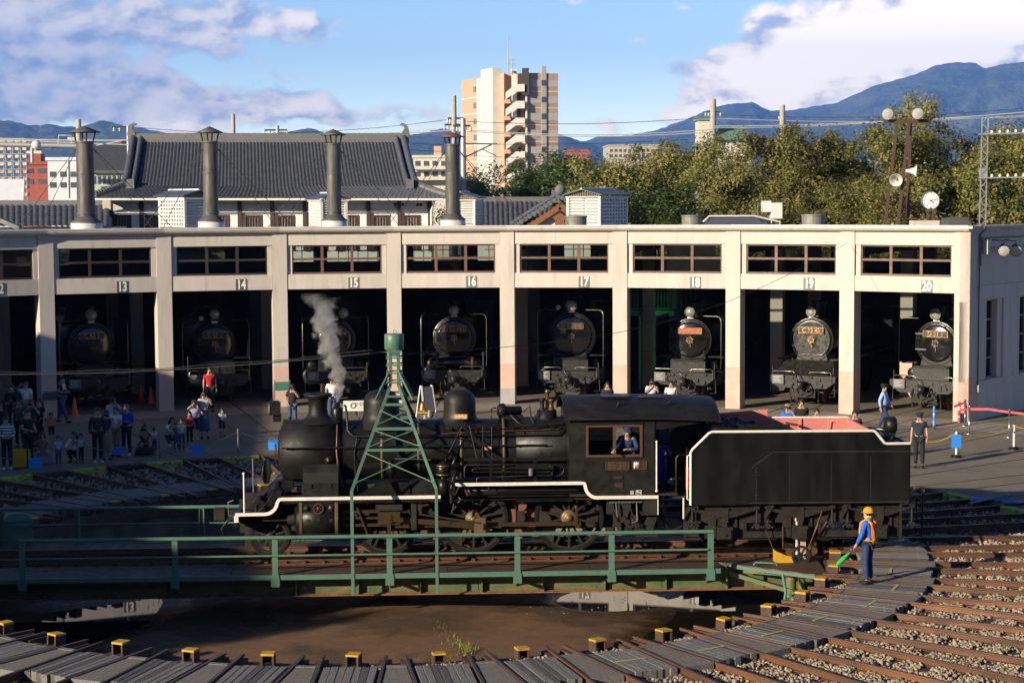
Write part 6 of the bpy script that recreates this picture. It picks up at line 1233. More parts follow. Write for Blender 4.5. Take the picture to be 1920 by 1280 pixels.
for sgn, b in ((-1, bl), (1, br)):
 c = b + Vector((sgn * 0.12, 0.1, 0.35)); pf_ = [(x * .85, z * .72) for x, z in [(-0.30, 0), (0.28, 0), (0.25, 0.35), (0.20, 0.7), (0.05, 0.95), (-0.18, 1.08), (-0.42, 1.0), (-0.30, 0.88), (-0.12, 0.78), (-0.08, 0.6), (-0.22, 0.4)]]
 MB().prism([(x * (1 if sgn > 0 else -1), z) for x, z in pf_], c, (1, 0, 0), (0, 0, 1), (0, 1, 0), -0.14, 0.14).build('ridge_ornament', m_ridge, sh)
 ts = [1.0, 0.9, 0.8, 0.7, 0.6, 0.5, 0.4, 0.3, 0.22]
 for off, w in ((0.0, 0.2), (0.45, 0.15)):
  pts = [(main_slope(t)[0 if sgn < 0 else 1]) + Vector((-sgn * off, -0.05, 0.26)) for t in ts]
  MB().tube(pts, w, 8).build('verge_ridge', m_tile, sh)
 MB().box(pts[-1].x - 0.22, pts[-1].x + 0.22, pts[-1].y - 0.3, pts[-1].y, pts[-1].z - 0.3, pts[-1].z + 0.25).build('verge_end_tile', m_ridge, sh)
 hp = [(main_slope(t)[0 if sgn < 0 else 1]) + Vector((0, 0.1, 0.2)) for t in (0.0, 0.06, 0.12, 0.18, 0.24)]
 hb = MB().tube(hp, 0.17, 8)
 hb.build('hip_ridge', m_ridge, sh)
 for i in range(14): q = hp[0].lerp(hp[-1], i / 13); k = i / 13 * 4; a = int(min(3, k)); q = hp[a].lerp(hp[a + 1], k - a); MB().cyl(q + Vector((0, -0.12, 0.12)), q + Vector((0.02, 0.1, 0.16)), 0.10, n=8).build('hip_tile', m_ridge, sh)
 g0, g1, g2 = main_slope(0.24)[0 if sgn < 0 else 1], b, main_slope(0.0)[0 if sgn < 0 else 1]
 back = lambda p: Vector((p.x, 2 * (YB + DR) - p.y, p.z))
 MB().add([g0, g1, back(g0)], [(0, 1, 2)]).build('gable', m_plaster, sh); MB().add([g0, g2, back(g2), back(g0)], [(0, 1, 2, 3)]).build('side_slope', m_tile, sh)
g = [main_slope(t) for t in (0, 0.24, 1.0)]; vb = []
for L_, R_ in g: vb += [Vector((L_.x, 2 * (YB + DR) - L_.y, L_.z)), Vector((R_.x, 2 * (YB + DR) - R_.y, R_.z))]
MB().add(vb, [(0, 1, 3, 2), (2, 3, 5, 4)]).build('rear_slope', m_tile, sh)
el, er_ = main_slope(0.0)
MB().tube([el + Vector((0, -0.12, -0.06)), er_ + Vector((0, -0.12, -0.06))], 0.07, 8).build('gutter', m_plaster, sh)
MB().add([el + Vector((0, 0, -0.1)), er_ + Vector((0, 0, -0.1)), er_ + Vector((-1, 2.0, -0.05)), el + Vector((1, 2.0, -0.05))], [(0, 1, 2, 3)]).build('eave_soffit', m_timber, sh)
WY = 1.3
def wbox(nm, px0, px1, py0, py1, mat, d0=0.0, d1=0.2, par=sh):
 a = P_(px0, py1, WY); b = P_(px1, py0, WY); return MB().box(a.x, b.x, YB + WY - d0, YB + WY + d1, a.z, b.z).build(nm, mat, par)
x0, x1 = 204, 808
a, b = P_(x0, 470, WY), P_(x1, 372, WY); MB().box(a.x, b.x, YB + WY + 0.05, YB + 2 * DR - 1, -0.2, b.z).build('wall_core', m_plaster, sh)
wbox('plaster_band', x0, x1, 373, 396, m_dplaster, 0.02, 0.05); wbox('band_rail', x0, x1, 396, 398.5, m_plaster, 0.10, 0.05); wbox('lintel_beam', x0, x1, 398.6, 402.5, m_timber, 0.06, 0.05)
posts = [205, 266, 327, 388, 450, 511, 572, 633, 691, 749, 806]
for i, p in enumerate(posts): wbox('wall_post', p - 3, p + 3, 373, 470, m_timber, 0.12, 0.05)
for a_, b_ in zip(posts[:-1], posts[1:]):
 cwin = (a_ + b_) / 2 - 6; 
 wbox('plaster_panel', a_ + 3, cwin - 16, 403, 470, m_plaster, 0.03, 0.05); wbox('plaster_panel', cwin + 16, b_ - 3, 403, 470, m_plaster, 0.03, 0.05)
 w_ = thing_part('window', sh); 
 wbox('curtain', cwin - 13, cwin + 13, 405, 470, m_curtain, -0.02, 0.05, w_)
 for q in (-15, 15): wbox('window_jamb', cwin + q - 2, cwin + q + 2, 403, 470, m_timber, 0.08, 0.05, w_)
 wbox('window_head', cwin - 13, cwin + 13, 403, 406, m_timber, 0.07, 0.05, w_)
 for q in range(5): x = cwin - 10.4 + q * 5.2; wbox('window_bar', x - 0.5, x + 0.5, 406, 470, m_timber, 0.04, 0.0, w_)
for px in (203, 815): a, b = P_(px, 374, 0.3), P_(px, 470, WY - 0.2); MB().tube([a, P_(px - 3, 385, 0.6), P_(px - (6 if px > 500 else -3), 395, WY - 0.2), P_(px - (6 if px > 500 else -3), 460, WY - 0.2)], 0.08, 8).build('downpipe', m_plaster, sh)
for px in (741, 756, 783, 789): c = P_(px, 384, 0.8); MB().lathe(c, (0, -1, -0.3), [(-0.15, 0.05), (0, 0.10), (0.02, 0.0)], 10).build('eave_lamp', m_blk, sh)
# ---- wings
wl = thing('station_wing', 'low tiled-roof wing of the station house beside the stall 13 smoke stack', 'station wing')
def lw(t): return on_y(-60, 425 - 40 * t, 60 + 3.2 * t), on_y(205, 425 - 40 * t, 60 + 3.2 * t)
tiled(lw, 24, 12, 'roof_tiles', wl); a, b = lw(1.0); MB().bar(a + Vector((0, 0.1, 0.12)), b + Vector((0, 0.1, 0.12)), 0.5, 0.34).build('ridge', m_ridge, wl)
a, b = lw(0); MB().box(a.x, b.x, 60.6, 66, -0.2, a.z - 0.1).build('wall', m_plaster, wl); c, d = lw(1); MB().add([c, d, Vector((d.x, 66.5, b.z)), Vector((c.x, 66.5, b.z))], [(0, 1, 2, 3)]).build('rear_slope', m_tile, wl)
a = on_y(-10, 408, 58.6); b = on_y(38, 428, 58); MB().bar(a, b, 0.3, 0.22).build('verge_ridge', m_ridge, wl)
tag(MB().box(on_y(186, 0, 63).x, on_y(201, 0, 63).x, 62.6, 63.2, on_y(0, 395, 63).z, on_y(0, 376, 63).z).build('air_conditioner', M('beige_ac', (0.5, 0.44, 0.34), (0.4, 0.35, 0.28), scale=6)), 'beige outdoor air conditioner unit under the station house eave', 'air conditioner')
wr = thing('station_wing', 'low tiled wing with a wooden gable front right of the red-capped stack', 'station wing')
def rw(t): return on_y(880, 430 - 52 * t, 58 + 3.4 * t), on_y(1040 - 4 * t, 430 - 52 * t, 58 + 3.4 * t)
tiled(rw, 17, 13, 'roof_tiles', wr); a, b = rw(1.0); MB().bar(a + Vector((0, 0.1, 0.1)), b + Vector((0.8, 0.1, 0.1)), 0.5, 0.34).build('ridge', m_ridge, wr)
c, d = rw(0); MB().add([a, b, Vector((b.x, 65, c.z)), Vector((a.x, 65, c.z))], [(0, 1, 2, 3)]).build('rear_slope', m_tile, wr); MB().box(c.x, d.x, 58.6, 64, -0.2, c.z).build('wall', m_plaster, wr)
GY = 55.5; G = lambda x, y, dy=0: on_y(x, y, GY + dy)
ap_, l_, r__ = G(1050, 372), G(958, 432), G(1140, 432)
MB().prism([(l_.x + 0.9, l_.z - 2), (r__.x - 0.9, r__.z - 2), (r__.x - 0.9, r__.z + 0.3), (ap_.x, ap_.z - 0.5), (l_.x + 0.9, l_.z + 0.3)], (0, GY + 0.5, 0), (1, 0, 0), (0, 0, 1), (0, 1, 0), 0, 0.3).build('gable_wall', m_plaster, wr)
m_cedar = M('orange_cedar', (0.26, 0.11, 0.045), (0.18, 0.075, 0.032), rough=0.6, scale=8)
for e in (l_, r__):
 d_ = (e - ap_).normalized(); n_ = Vector((0, 1, 0)); MB().bar(ap_ + Vector((0, 0.15, -0.42)), e + Vector((0, 0.15, -0.42)), 0.12, 0.34, (0, 0, 1)).build('barge_board', m_cedar, wr)
 MB().hexa([ap_, e, e + Vector((0, 3.5, 0)), ap_ + Vector((0, 3.5, 0))], [ap_ + Vector((0, 0, 0.18)), e + Vector((0, 0, 0.18)), e + Vector((0, 3.5, 0.18)), ap_ + Vector((0, 3.5, 0.18))]).build('gable_slope', m_tile, wr)
 for i in range(12): q = ap_.lerp(e, (i + 0.5) / 12) + Vector((0, 0, 0.10)); MB().cyl(q + Vector((0, -0.1, 0)), q + Vector((0, 0.3, 0)), 0.13, n=8).build('verge_tile', m_ridge, wr)
 MB().tube([ap_ + Vector((0, 0.6, 0.3)), e + Vector((0, 0.6, 0.3))], 0.14, 8).build('verge_ridge', m_tile, wr)
MB().bar(ap_ + Vector((0, -0.1, 0.25)), ap_ + Vector((0, 5, 0.3)), 0.35, 0.35).build('ridge', m_ridge, wr); MB().sphere(ap_ + Vector((0, -0.1, 0.45)), 0.28, 12, 8, (1, 0.6, 1.1)).build('ridge_ornament', m_ridge, wr)
MB().prism([(0, 0.0), (0.4, -0.25), (0.22, -0.45), (0.3, -0.75), (0, -1.0), (-0.3, -0.75), (-0.22, -0.45), (-0.4, -0.25)], ap_ + Vector((0, 0.2, -0.75)), (1, 0, 0), (0, 0, 1), (0, 1, 0), -0.06, 0.06).build('gable_pendant', m_cedar, wr)
# ---- apartment tower
m_orange = M('salmon_tile_cladding', (0.60, 0.36, 0.235), (0.555, 0.33, 0.215), rough=0.6, scale=3); m_dimsalmon = M('dulled_salmon_cladding', (0.42, 0.285, 0.215), (0.385, 0.26, 0.195), rough=0.6, scale=3)  # right face: salmon cladding dulled in its colour for the grazing sun
m_pale = M('pale_tower_concrete', (0.66, 0.62, 0.55), (0.60, 0.565, 0.50), rough=0.7, scale=1); m_greyc = M('grey_tower_panel', (0.42, 0.39, 0.36), (0.38, 0.355, 0.33), rough=0.7, scale=1)
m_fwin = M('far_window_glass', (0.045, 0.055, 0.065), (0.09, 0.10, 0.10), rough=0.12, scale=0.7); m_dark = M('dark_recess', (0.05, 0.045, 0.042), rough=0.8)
tw = thing('apartment_tower', 'tall salmon and white striped apartment tower behind the trees', 'apartment tower')
def T_(px, py, y): return on_y(px, py, y)
A_, B_ = T_(866, 152, 312), T_(945, 137, 290); ZT_ = 31.0; ZT_ = B_.z
A_.z = B_.z = 0; C_ = T_(985, 137, 290); C_.z = 0; D_ = T_(1046, 138, 291.5); D_.z = 0; Bk = D_ + (A_ - B_); Bk.z = 0
foot = [A_, B_, B_ + Vector((0.15, 1.6, 0)), C_ + Vector((0, 1.6, 0)), C_, D_, Bk]
MB().prism([(p.x, p.y) for p in foot], (0, 0, 0), (1, 0, 0), (0, 1, 0), (0, 0, 1), -0.2, ZT_).build('tower_body', m_orange, tw)
def fface(p, q, s0, s1, z0, z1, mat, nm, out=0.12, par=tw):
 d = (q - p).normalized(); L_ = (q - p).length; n = Vector((d.y, -d.x, 0)); a = p + d * L_ * s0; b = p + d * L_ * s1
 return _ff(a, b, n, out, z0, z1, nm, mat, par)
def _ff(a, b, n, out, z0, z1, nm, mat, par):
 q = [a + n * out, b + n * out, b - n * 0.05, a - n * 0.05]; return MB().hexa([v + Vector((0, 0, z0)) for v in q], [v + Vector((0, 0, z1)) for v in q]).build(nm, mat, par)
FH = 31.0 * (332.0 / FPX); nfl = 9
_ff(*[A_.lerp(B_, s) for s in (0.34 * 1.25, 0.34 * 1.25 + 0.12)], Vector(((B_ - A_).normalized().y, -(B_ - A_).normalized().x, 0)), 0.5, 0, ZT_ - 0.3, 'white_pier', m_pale, tw)
nl = Vector(((B_ - A_).normalized().y, -(B_ - A_).normalized().x, 0)); nr_ = Vector(((D_ - C_).normalized().y, -(D_ - C_).normalized().x, 0))
_ff(A_.lerp(B_, 0.66), A_.lerp(B_, 0.93), nl, 1.6, 0, ZT_ + 1.0, 'white_pier', m_pale, tw)
for i in range(nfl):
 zt = ZT_ - 1.35 - i * FH
 _ff(A_.lerp(B_, 0.0), A_.lerp(B_, 0.42), nl, 0.10, zt - FH * 0.78, zt - FH * 0.70, 'white_band', m_pale, tw)
 for s0, s1 in ((0.29, 0.415), (0.56, 0.63)):
  w_ = thing_part('window', tw); _ff(A_.lerp(B_, s0), A_.lerp(B_, s1), nl, 0.08, zt - 1.35, zt - 0.05, 'frame', m_pale, w_); k = (s1 - s0) / 3
  for j in range(3 if s1 - s0 > .1 else 2): 
   kk = (s1 - s0) / (3 if s1 - s0 > .1 else 2); _ff(A_.lerp(B_, s0 + kk * j + 0.006), A_.lerp(B_, s0 + kk * (j + 1) - 0.006), nl, 0.11, zt - 1.28, zt - 0.12, 'pane', m_fwin, w_)
 z1 = ZT_ - i * FH
 _ff(C_.lerp(D_, 0.02), D_, nr_, 0.06, z1 - FH * 1.03, z1 - FH * 0.03, 'clad_band', m_dimsalmon, tw)
 _ff(C_.lerp(D_, 0.03), C_.lerp(D_, 0.995), nr_, 0.14, z1 - 0.42 * FH - FH * 0.40, z1 - 0.42 * FH, 'grey_band', m_greyc, tw)
 _ff(C_.lerp(D_, 0.03), C_.lerp(D_, 0.995), nr_, 0.12, z1 - 1.12 * FH, z1 - 1.07 * FH, 'white_band', m_pale, tw)
 w_ = thing_part('window', tw); _ff(C_.lerp(D_, 0.49), C_.lerp(D_, 0.63), nr_, 0.34, z1 - FH * 0.76, z1 - FH * 0.42, 'pane', m_fwin, w_)
 zb = z1 - FH * 0.95
 a, b = B_ + Vector((0.2, -0.4, 0)), C_ + Vector((-0.2, -0.4, 0)); m_ = a.lerp(b, 0.55)
 MB().hexa([m_ + Vector((0, -0.9, zb - 0.55)), b + Vector((0, -0.9, zb - 0.55)), b + Vector((0, 0.3, zb - 0.55)), m_ + Vector((0, 0.3, zb - 0.55))], [m_ + Vector((0, -0.9, zb + 0.75)), b + Vector((0, -0.9, zb + 0.75)), b + Vector((0, 0.3, zb + 0.75)), m_ + Vector((0, 0.3, zb + 0.75))]).build('stair_balcony', m_pale, tw)
 MB().prism([(0, -2.0), (0, -0.7), (1, 0.75), (1, -0.55)], a + Vector((0, -0.9, zb)), (m_ - a), (0, 0, 1), (0, 1, 0), 0, 0.25).build('stair_balustrade', m_pale, tw)
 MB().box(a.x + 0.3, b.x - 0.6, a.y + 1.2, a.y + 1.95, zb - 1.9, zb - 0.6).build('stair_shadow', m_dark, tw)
 _ff(B_ + Vector((0, 0, 0)), B_.lerp(C_, 0.3), Vector((0, -1, 0)), 0.35, zb - 2.6, zb - 1.9, 'landing_wall', m_orange, tw)
_ff(C_.lerp(D_, 0.49), C_.lerp(D_, 0.63), nr_, 0.30, 0, ZT_ + 1.2, 'grey_pier', m_greyc, tw); _ff(C_.lerp(D_, 0.0), C_.lerp(D_, 0.03), nr_, 0.5, 0, ZT_ - 3, 'white_pier', m_pale, tw)
_ff(B_.lerp(C_, 0.35), B_.lerp(C_, 0.6), Vector((0, -1, 0)), -0.6, ZT_ - 8, ZT_ + 0.6, 'white_pier', m_pale, tw); _ff(C_ + Vector((-0.6, 0, 0)), C_ + Vector((0.6, 0, 0)), Vector((0, -1, 0)), 0.9, ZT_ - 4, ZT_ + 0.8, 'antenna_panel', m_dark, tw)
MB().tube([T_(953, 140, 290), T_(953, 70, 290)], 0.09, 6).build('lightning_rod', m_galv, tw); an = MB().tube([T_(960, 140, 290), T_(960, 110, 290)], 0.07, 6)
for py in (113, 121): an.tube([T_(954, py, 290), T_(966, py, 290)], 0.06, 5)
an.build('antenna', m_galv, tw); MB().sphere(T_(960, 133, 289.5), 0.28, 10, 8).build('dish', m_pale, tw)
# ---- other far buildings
def block(name, lab, px0, px1, py, y, depth, mat, rows, cols, wy0, wdy, wh, wmat=None, cat='building', skew=0.0):
 t = thing(name, lab, cat); a, b = on_y(px0, py, y), on_y(px1, py, y + skew)
 MB().prism([(a.x, a.y), (b.x, b.y), (b.x, b.y + depth), (a.x, a.y + depth)], (0, 0, 0), (1, 0, 0), (0, 1, 0), (0, 0, 1), -0.2, a.z).build('wall', mat, t)
 MB().prism([(a.x - .2, a.y - .2), (b.x + .2, b.y - .2), (b.x + .2, b.y + depth), (a.x - .2, a.y + depth)], (0, 0, 0), (1, 0, 0), (0, 1, 0), (0, 0, 1), a.z, a.z + 0.35).build('parapet', mat, t)
 for r in range(rows):
  for c in range(cols):
   f0 = (c + 0.2) / cols; f1 = (c + 0.8) / cols; p, q = a.lerp(b, f0), a.lerp(b, f1); z = on_y(px0, wy0 + r * wdy, y).z; z2 = on_y(px0, wy0 + r * wdy + wh, y).z
   MB().hexa([Vector((v.x, v.y + o_, z2)) for v, o_ in ((p, -0.06), (q, -0.06), (q, 0.05), (p, 0.05))], [Vector((v.x, v.y + o_, z)) for v, o_ in ((p, -0.06), (q, -0.06), (q, 0.05), (p, 0.05))]).build('window', wmat or m_fwin, t)
 return t
m_brick = M('red_brick_wall', (0.30, 0.065, 0.045), (0.24, 0.052, 0.038), rough=0.7, scale=3); m_bw = M('white_wall', (0.60, 0.62, 0.66), (0.54, 0.56, 0.6), rough=0.6, scale=2); m_beige = M('beige_concrete', (0.45, 0.40, 0.33), (0.39, 0.345, 0.285), rough=0.7, scale=2); m_crm = M('cream_concrete', (0.62, 0.57, 0.47), (0.55, 0.505, 0.42), rough=0.7, scale=2)
t = block('red_building', 'red-brown block with a red rooftop tank left of the white building', 43, 90, 309, 170, 12, m_brick, 2, 2, 316, 20, 9)
a, b = on_y(51, 304, 172), on_y(76, 283, 172); MB().box(a.x, b.x, 172, 174, a.z - 0.5, b.z).build('roof_tank', m_brick, t); MB().box(a.x - .1, b.x + .1, 171.9, 174.1, b.z - 0.3, b.z).build('tank_band', m_pale, t); MB().sphere(on_y(69, 278, 173), 0.35, 10, 8).build('dish', m_pale, t)
t = block('white_building', 'plain white building with a few narrow windows beside the red-brown block', 89, 147, 301, 165, 14, m_bw, 2, 3, 322, 20, 10, None)
MB().box(on_y(120, 0, 168).x, on_y(133, 0, 168).x, 168, 171, 15, on_y(0, 258, 168).z).build('stair_tower', m_crm, t)
t = block('dark_roof_hall', 'hall with a dark grey sloping roof and green-framed window strip', 172, 246, 326, 150, 20, M('pale_green_wall', (0.42, 0.47, 0.38), (0.36, 0.41, 0.33), scale=2), 1, 8, 330, 10, 15)
a, b = on_y(170, 325, 149.5), on_y(250, 325, 149.5); c, d = on_y(170, 274, 160), on_y(250, 274, 160); MB().hexa([a, b, d, c], [v + Vector((0, 0, 0.3)) for v in (a, b, d, c)]).build('sloping_roof', m_cap, t); MB().box(on_y(207, 0, 185).x, on_y(222, 0, 185).x, 185, 188, 10, on_y(0, 265, 185).z).build('roof_tank', m_brick, t)
t = thing('scaffold_tower', 'cage of pale scaffolding and pipework at the far left', 'scaffold'); a, b = on_y(-30, 370, 140), on_y(45, 260, 140)
for i in range(12):
 x = a.x + (b.x - a.x) * i / 11; MB().tube([(x, 140 + (i % 2) * 0.8, -0.2), (x, 140 + (i % 2) * 0.8, b.z)], 0.05, 5).build('scaffold_pole', m_galv, t)
for j in range(9): z = 8.3 + (b.z - 8.3) * j / 8; MB().tube([(a.x, 139.9, z), (b.x, 139.9, z)], 0.06, 5).build('scaffold_ledger', m_galv, t); MB().box(a.x, b.x, 141, 142, z - 0.35, z - 0.05).build('scaffold_deck', m_crm if j > 4 else m_beige, t)
MB().prism([(a.x, -0.2), (on_y(22, 0, 136).x, -0.2), (on_y(37, 0, 136).x, on_y(0, 336, 136).z), (a.x, on_y(0, 336, 136).z)], (0, 136, 0), (1, 0, 0), (0, 0, 1), (0, 1, 0), 0, 0.3).build('site_hoarding', m_bw, t)
t = block('low_apartments', 'cream low apartment block with balconies beside the salmon tower', 775, 840, 296, 215, 10, m_crm, 2, 4, 302, 20, 10); 
for zpx in (315, 335): a, b = on_y(775, zpx + 3, 213), on_y(840, zpx - 4, 213); MB().box(a.x, b.x, 213.4, 215, a.z, b.z).build('balcony', m_crm, t)
MB().box(on_y(811, 0, 218).x, on_y(825, 0, 218).x, 218, 221, 12, on_y(0, 278, 218).z).build('roof_tank', m_orange, t)
block('beige_block', 'beige concrete block with rows of windows above the treetops', 1142, 1236, 274, 420, 18, m_beige, 2, 11, 280, 10, 5)
block('red_topped_block', 'small red-topped building between the salmon tower and beige block', 1062, 1107, 284, 380, 12, M('dull_red_clad', (0.36, 0.10, 0.08), (0.3, 0.09, 0.07), scale=2), 1, 5, 290, 8, 5)
gt = thing('green_roof_school', 'tan building with green copper roofs beyond the treetops', 'building'); m_copg = M('green_copper_roof', (0.15, 0.27, 0.19), (0.12, 0.23, 0.165), rough=0.6, scale=2)
Yg = 240; q = lambda x, y, dy=0: on_y(x, y, Yg + dy)
a, b = q(1310, 226), q(1332, 280); MB().box(a.x, b.x, Yg, Yg + 4, 8, a.z).build('tower', m_crm, gt); MB().box(a.x - .3, b.x + .3, Yg - .3, Yg + 4.3, a.z, a.z + 0.5).build('tower_roof', m_copg, gt)
a, b = q(1335, 262), q(1410, 262); MB().box(a.x, b.x, Yg + 1, Yg + 10, 8, a.z).build('hall', m_crm, gt); c, d = q(1350, 238, 4), q(1398, 238, 4); MB().hexa([q(1335, 262), q(1410, 262), q(1410, 262, 9), q(1335, 262, 9)], [c, d, d + Vector((0, .5, 0)), c + Vector((0, .5, 0))]).build('hall_roof', m_copg, gt)
a, b = q(1300, 268), q(1335, 262); MB().hexa([q(1298, 275), q(1334, 268), q(1334, 268, 6), q(1298, 275, 6)], [q(1300, 270), q(1334, 260), q(1334, 260, 6), q(1300, 270, 6)]).build('side_roof', m_copg, gt)
# ---- poles and wires
m_pole = M('concrete_pole', (0.40, 0.37, 0.32), (0.33, 0.305, 0.265), rough=0.75, scale=3, stretch=(1, 1, .3))
def pole(px, pytop, y, r, lab, arms=(), steel=False, name='utility_pole'):
 p = on_y(px, pytop, y); t = thing(name, lab, 'utility pole', (p.x, y, -0.2)); MB().tube([(0, 0, 0), (0, 0, p.z + 0.2)], [r * 1.25, r], 10).build('pole_shaft', m_galv if steel else m_pole, t)
 for i, (dpx0, dpx1, dpy) in enumerate(arms):
  z = on_y(px, pytop + dpy, y).z + 0.2; s = (y - CAM_P.y) / FPX; MB().box(dpx0 * s, dpx1 * s, -0.06, 0.06, z - 0.06, z + 0.06).build('cross_arm', m_darkframe, t)
  for e in (dpx0, dpx1, (dpx0 * 0.6)): MB().lathe((e * s, 0, z), (0, 0, 1), [(-0.35, 0.02), (-0.3, 0.09), (-0.2, 0.05), (-0.15, 0.09), (-0.06, 0.04)], 8).build('insulator', m_porc, t)
pole(147, 224, 72, 0.16, 'plain concrete pole right behind the stall 13 smoke stack')
pole(437, 214, 95, 0.15, 'plain concrete pole top above the station house ridge', ((-9, 9, 38),))
pole(520, 236, 95, 0.13, 'pole with long insulator arm above the station house ridge', ((-24, 18, 8),), True)
pole(240, 236, 100, 0.13, 'pole with insulator arm just left of the tiled ridge end', ((-26, 8, 2), (0, 20, 14)), True)
pole(851, 180, 80, 0.17, 'tall concrete pole behind the red-capped smoke stack', ((-18, 22, 54), (-12, 18, 42)))
pole(868, 222, 70, 0.17, 'silver steel catenary mast beside the red-capped smoke stack', ((-18, 14, 14),), True)
pole(1337, 186, 110, 0.25, 'thick concrete pole with insulators rising in front of green-roofed building', ((-14, 14, 24),))
pole(1467, 197, 130, 0.25, 'concrete pole standing above the treetops without cables', ((-6, 2, 20),))
t = thing('catenary_arm', 'thin catenary bracket arm reaching right from the steel mast', 'catenary bracket'); MB().tube([on_y(868, 269, 70), on_y(932, 270, 70)], 0.04, 6).build('tie_tube', m_darkframe, t); MB().tube([on_y(868, 297, 70), on_y(922, 271, 70)], 0.05, 6).build('stay_tube', m_darkframe, t); MB().tube([on_y(905, 280, 70), on_y(915, 285, 70), on_y(930, 292, 70)], 0.03, 5).build('registration_arm', m_darkframe, t)
t = thing('signal_gantry_beam', 'grey tubular gantry beam with a small railing left of the stall 13 stack', 'gantry', (0, 0, 0)); MB().tube([on_y(-40, 270, 75), on_y(146, 274, 75)], 0.16, 8).build('beam', m_galv, t); MB().tube([on_y(109, 274, 75), on_y(110, 254, 75), on_y(134, 254, 75), on_y(135, 274, 75)], 0.04, 6).build('rail_loop', m_galv, t); MB().tube([on_y(60, 272, 75), on_y(60, 305, 75)], 0.1, 8).build('drop_post', m_galv, t); MB().tube([on_y(128, 300, 75), on_y(129, 372, 75)], 0.1, 8).build('drop_post', m_galv, t); MB().sphere(on_y(68, 272, 74), 0.3, 10, 8).build('lamp', m_pale, t)
m_lw = M('pale_overhead_wire', (0.48, 0.46, 0.43), rough=0.5)
wires = [((-20, 259), (245, 263), 76, 0.05, 2), ((-20, 262), (250, 272), 76, 0.04, 0), ((180, 273), (240, 262), 76, 0.04, 0), ((245, 238), (520, 252), 98, 0.02, 3), ((520, 250), (860, 222), 98, 0.02, 5), ((520, 254), (860, 238), 98, 0.025, 6), ((560, 255), (860, 244), 96, 0.04, 3), ((868, 243), (1337, 243), 78, 0.03, 10), ((868, 246), (1337, 248), 78, 0.03, 9), ((868, 228), (1337, 220), 80, 0.015, 8), ((1337, 237), (1660, 228), 96, 0.04, 2), ((1337, 240), (1660, 229), 96, 0.03, 3), ((1660, 228), (1960, 207), 96, 0.04, 2), ((1660, 225), (1960, 219), 96, 0.03, 0), ((1337, 222), (1960, 214), 130, 0.03, 10), ((1337, 215), (1960, 200), 130, 0.02, 12), ((870, 270), (1290, 262), 85, 0.012, 4), ((760, 268), (870, 270), 85, 0.012, 2), ((760, 280), (870, 283), 85, 0.012, 2), ((870, 291), (1240, 298), 120, 0.012, 4)]
WL = ['pair of pale overhead lines crossing left of the stall 13 stack', 'lower pale overhead line left of the stall 13 stack', 'short pale line rising to the tiled ridge end', 'fine line over the left half of the tiled ridge', 'upper fine line over the right half of the ridge', 'middle fine line over the right half of the ridge', 'thick pale line over the right half of the ridge', 'pale overhead line in front of the salmon tower', 'second pale overhead line in front of the salmon tower', 'highest fine line across the salmon tower', 'pale line between the thick pole and floodlights', 'lower pale line between the thick pole and floodlights', 'pale line rising right from the floodlight mast', 'lower pale line right of the floodlight mast', 'far dark line against the big mountain', 'farthest dark line high against the big mountain', 'fine line level with the tower foot', 'fine line between ridge ornament and red cap', 'lower fine line between ridge ornament and red cap', 'fine line above the treetops left of beige block']
for (a, b, y, r, sag), lab in zip(wires, WL):
 p, q_ = on_y(*a, y), on_y(*b, y); s = (y - CAM_P.y) / FPX
 tag(MB().tube([p.lerp(q_, i / 12) - Vector((0, 0, sag * s * sin(pi * i / 12))) for i in range(13)], max(r, 0.02), 5).build('overhead_wire', m_lw if r >= 0.025 else m_wire), lab, 'wire')
# ================================================================== MOUNTAINS, TREES, AIR
def vnoise(x, y, seed=0):
 xi = np.floor(x).astype(int); yi = np.floor(y).astype(int); xf = x - xi; yf = y - yi; u = xf * xf * (3 - 2 * xf); v = yf * yf * (3 - 2 * yf)
 def h(a, b): n = (a * 374761393 + b * 668265263 + seed * 1442695041) & 0x7fffffff; n = (n ^ (n >> 13)) * 1274126177 & 0x7fffffff; return ((n ^ (n >> 16)) & 0xffff) / 65535.0
 return (h(xi, yi) * (1 - u) + h(xi + 1, yi) * u) * (1 - v) + (h(xi, yi + 1) * (1 - u) + h(xi + 1, yi + 1) * u) * v
def fbm(x, y, o=5, seed=0):
 s = 0; a = 0.5; 
 for i in range(o): s = s + a * vnoise(x * 2 ** i, y * 2 ** i, seed + i); a *= 0.5
 return s
def forest_mat():
 m = M('forested_mountain', (0.045, 0.062, 0.024), (0.11, 0.125, 0.05), rough=0.9, scale=0.012, detail=10, lo=0.4, hi=0.62, c3=(0.16, 0.155, 0.07), s3=0.0022, lo3=0.5, hi3=0.7, bump=1.0, bscale=0.03)
 for n in m.node_tree.nodes:
  if n.type == 'BUMP': n.inputs['Distance'].default_value = 22
 return m
m_forest = forest_mat()
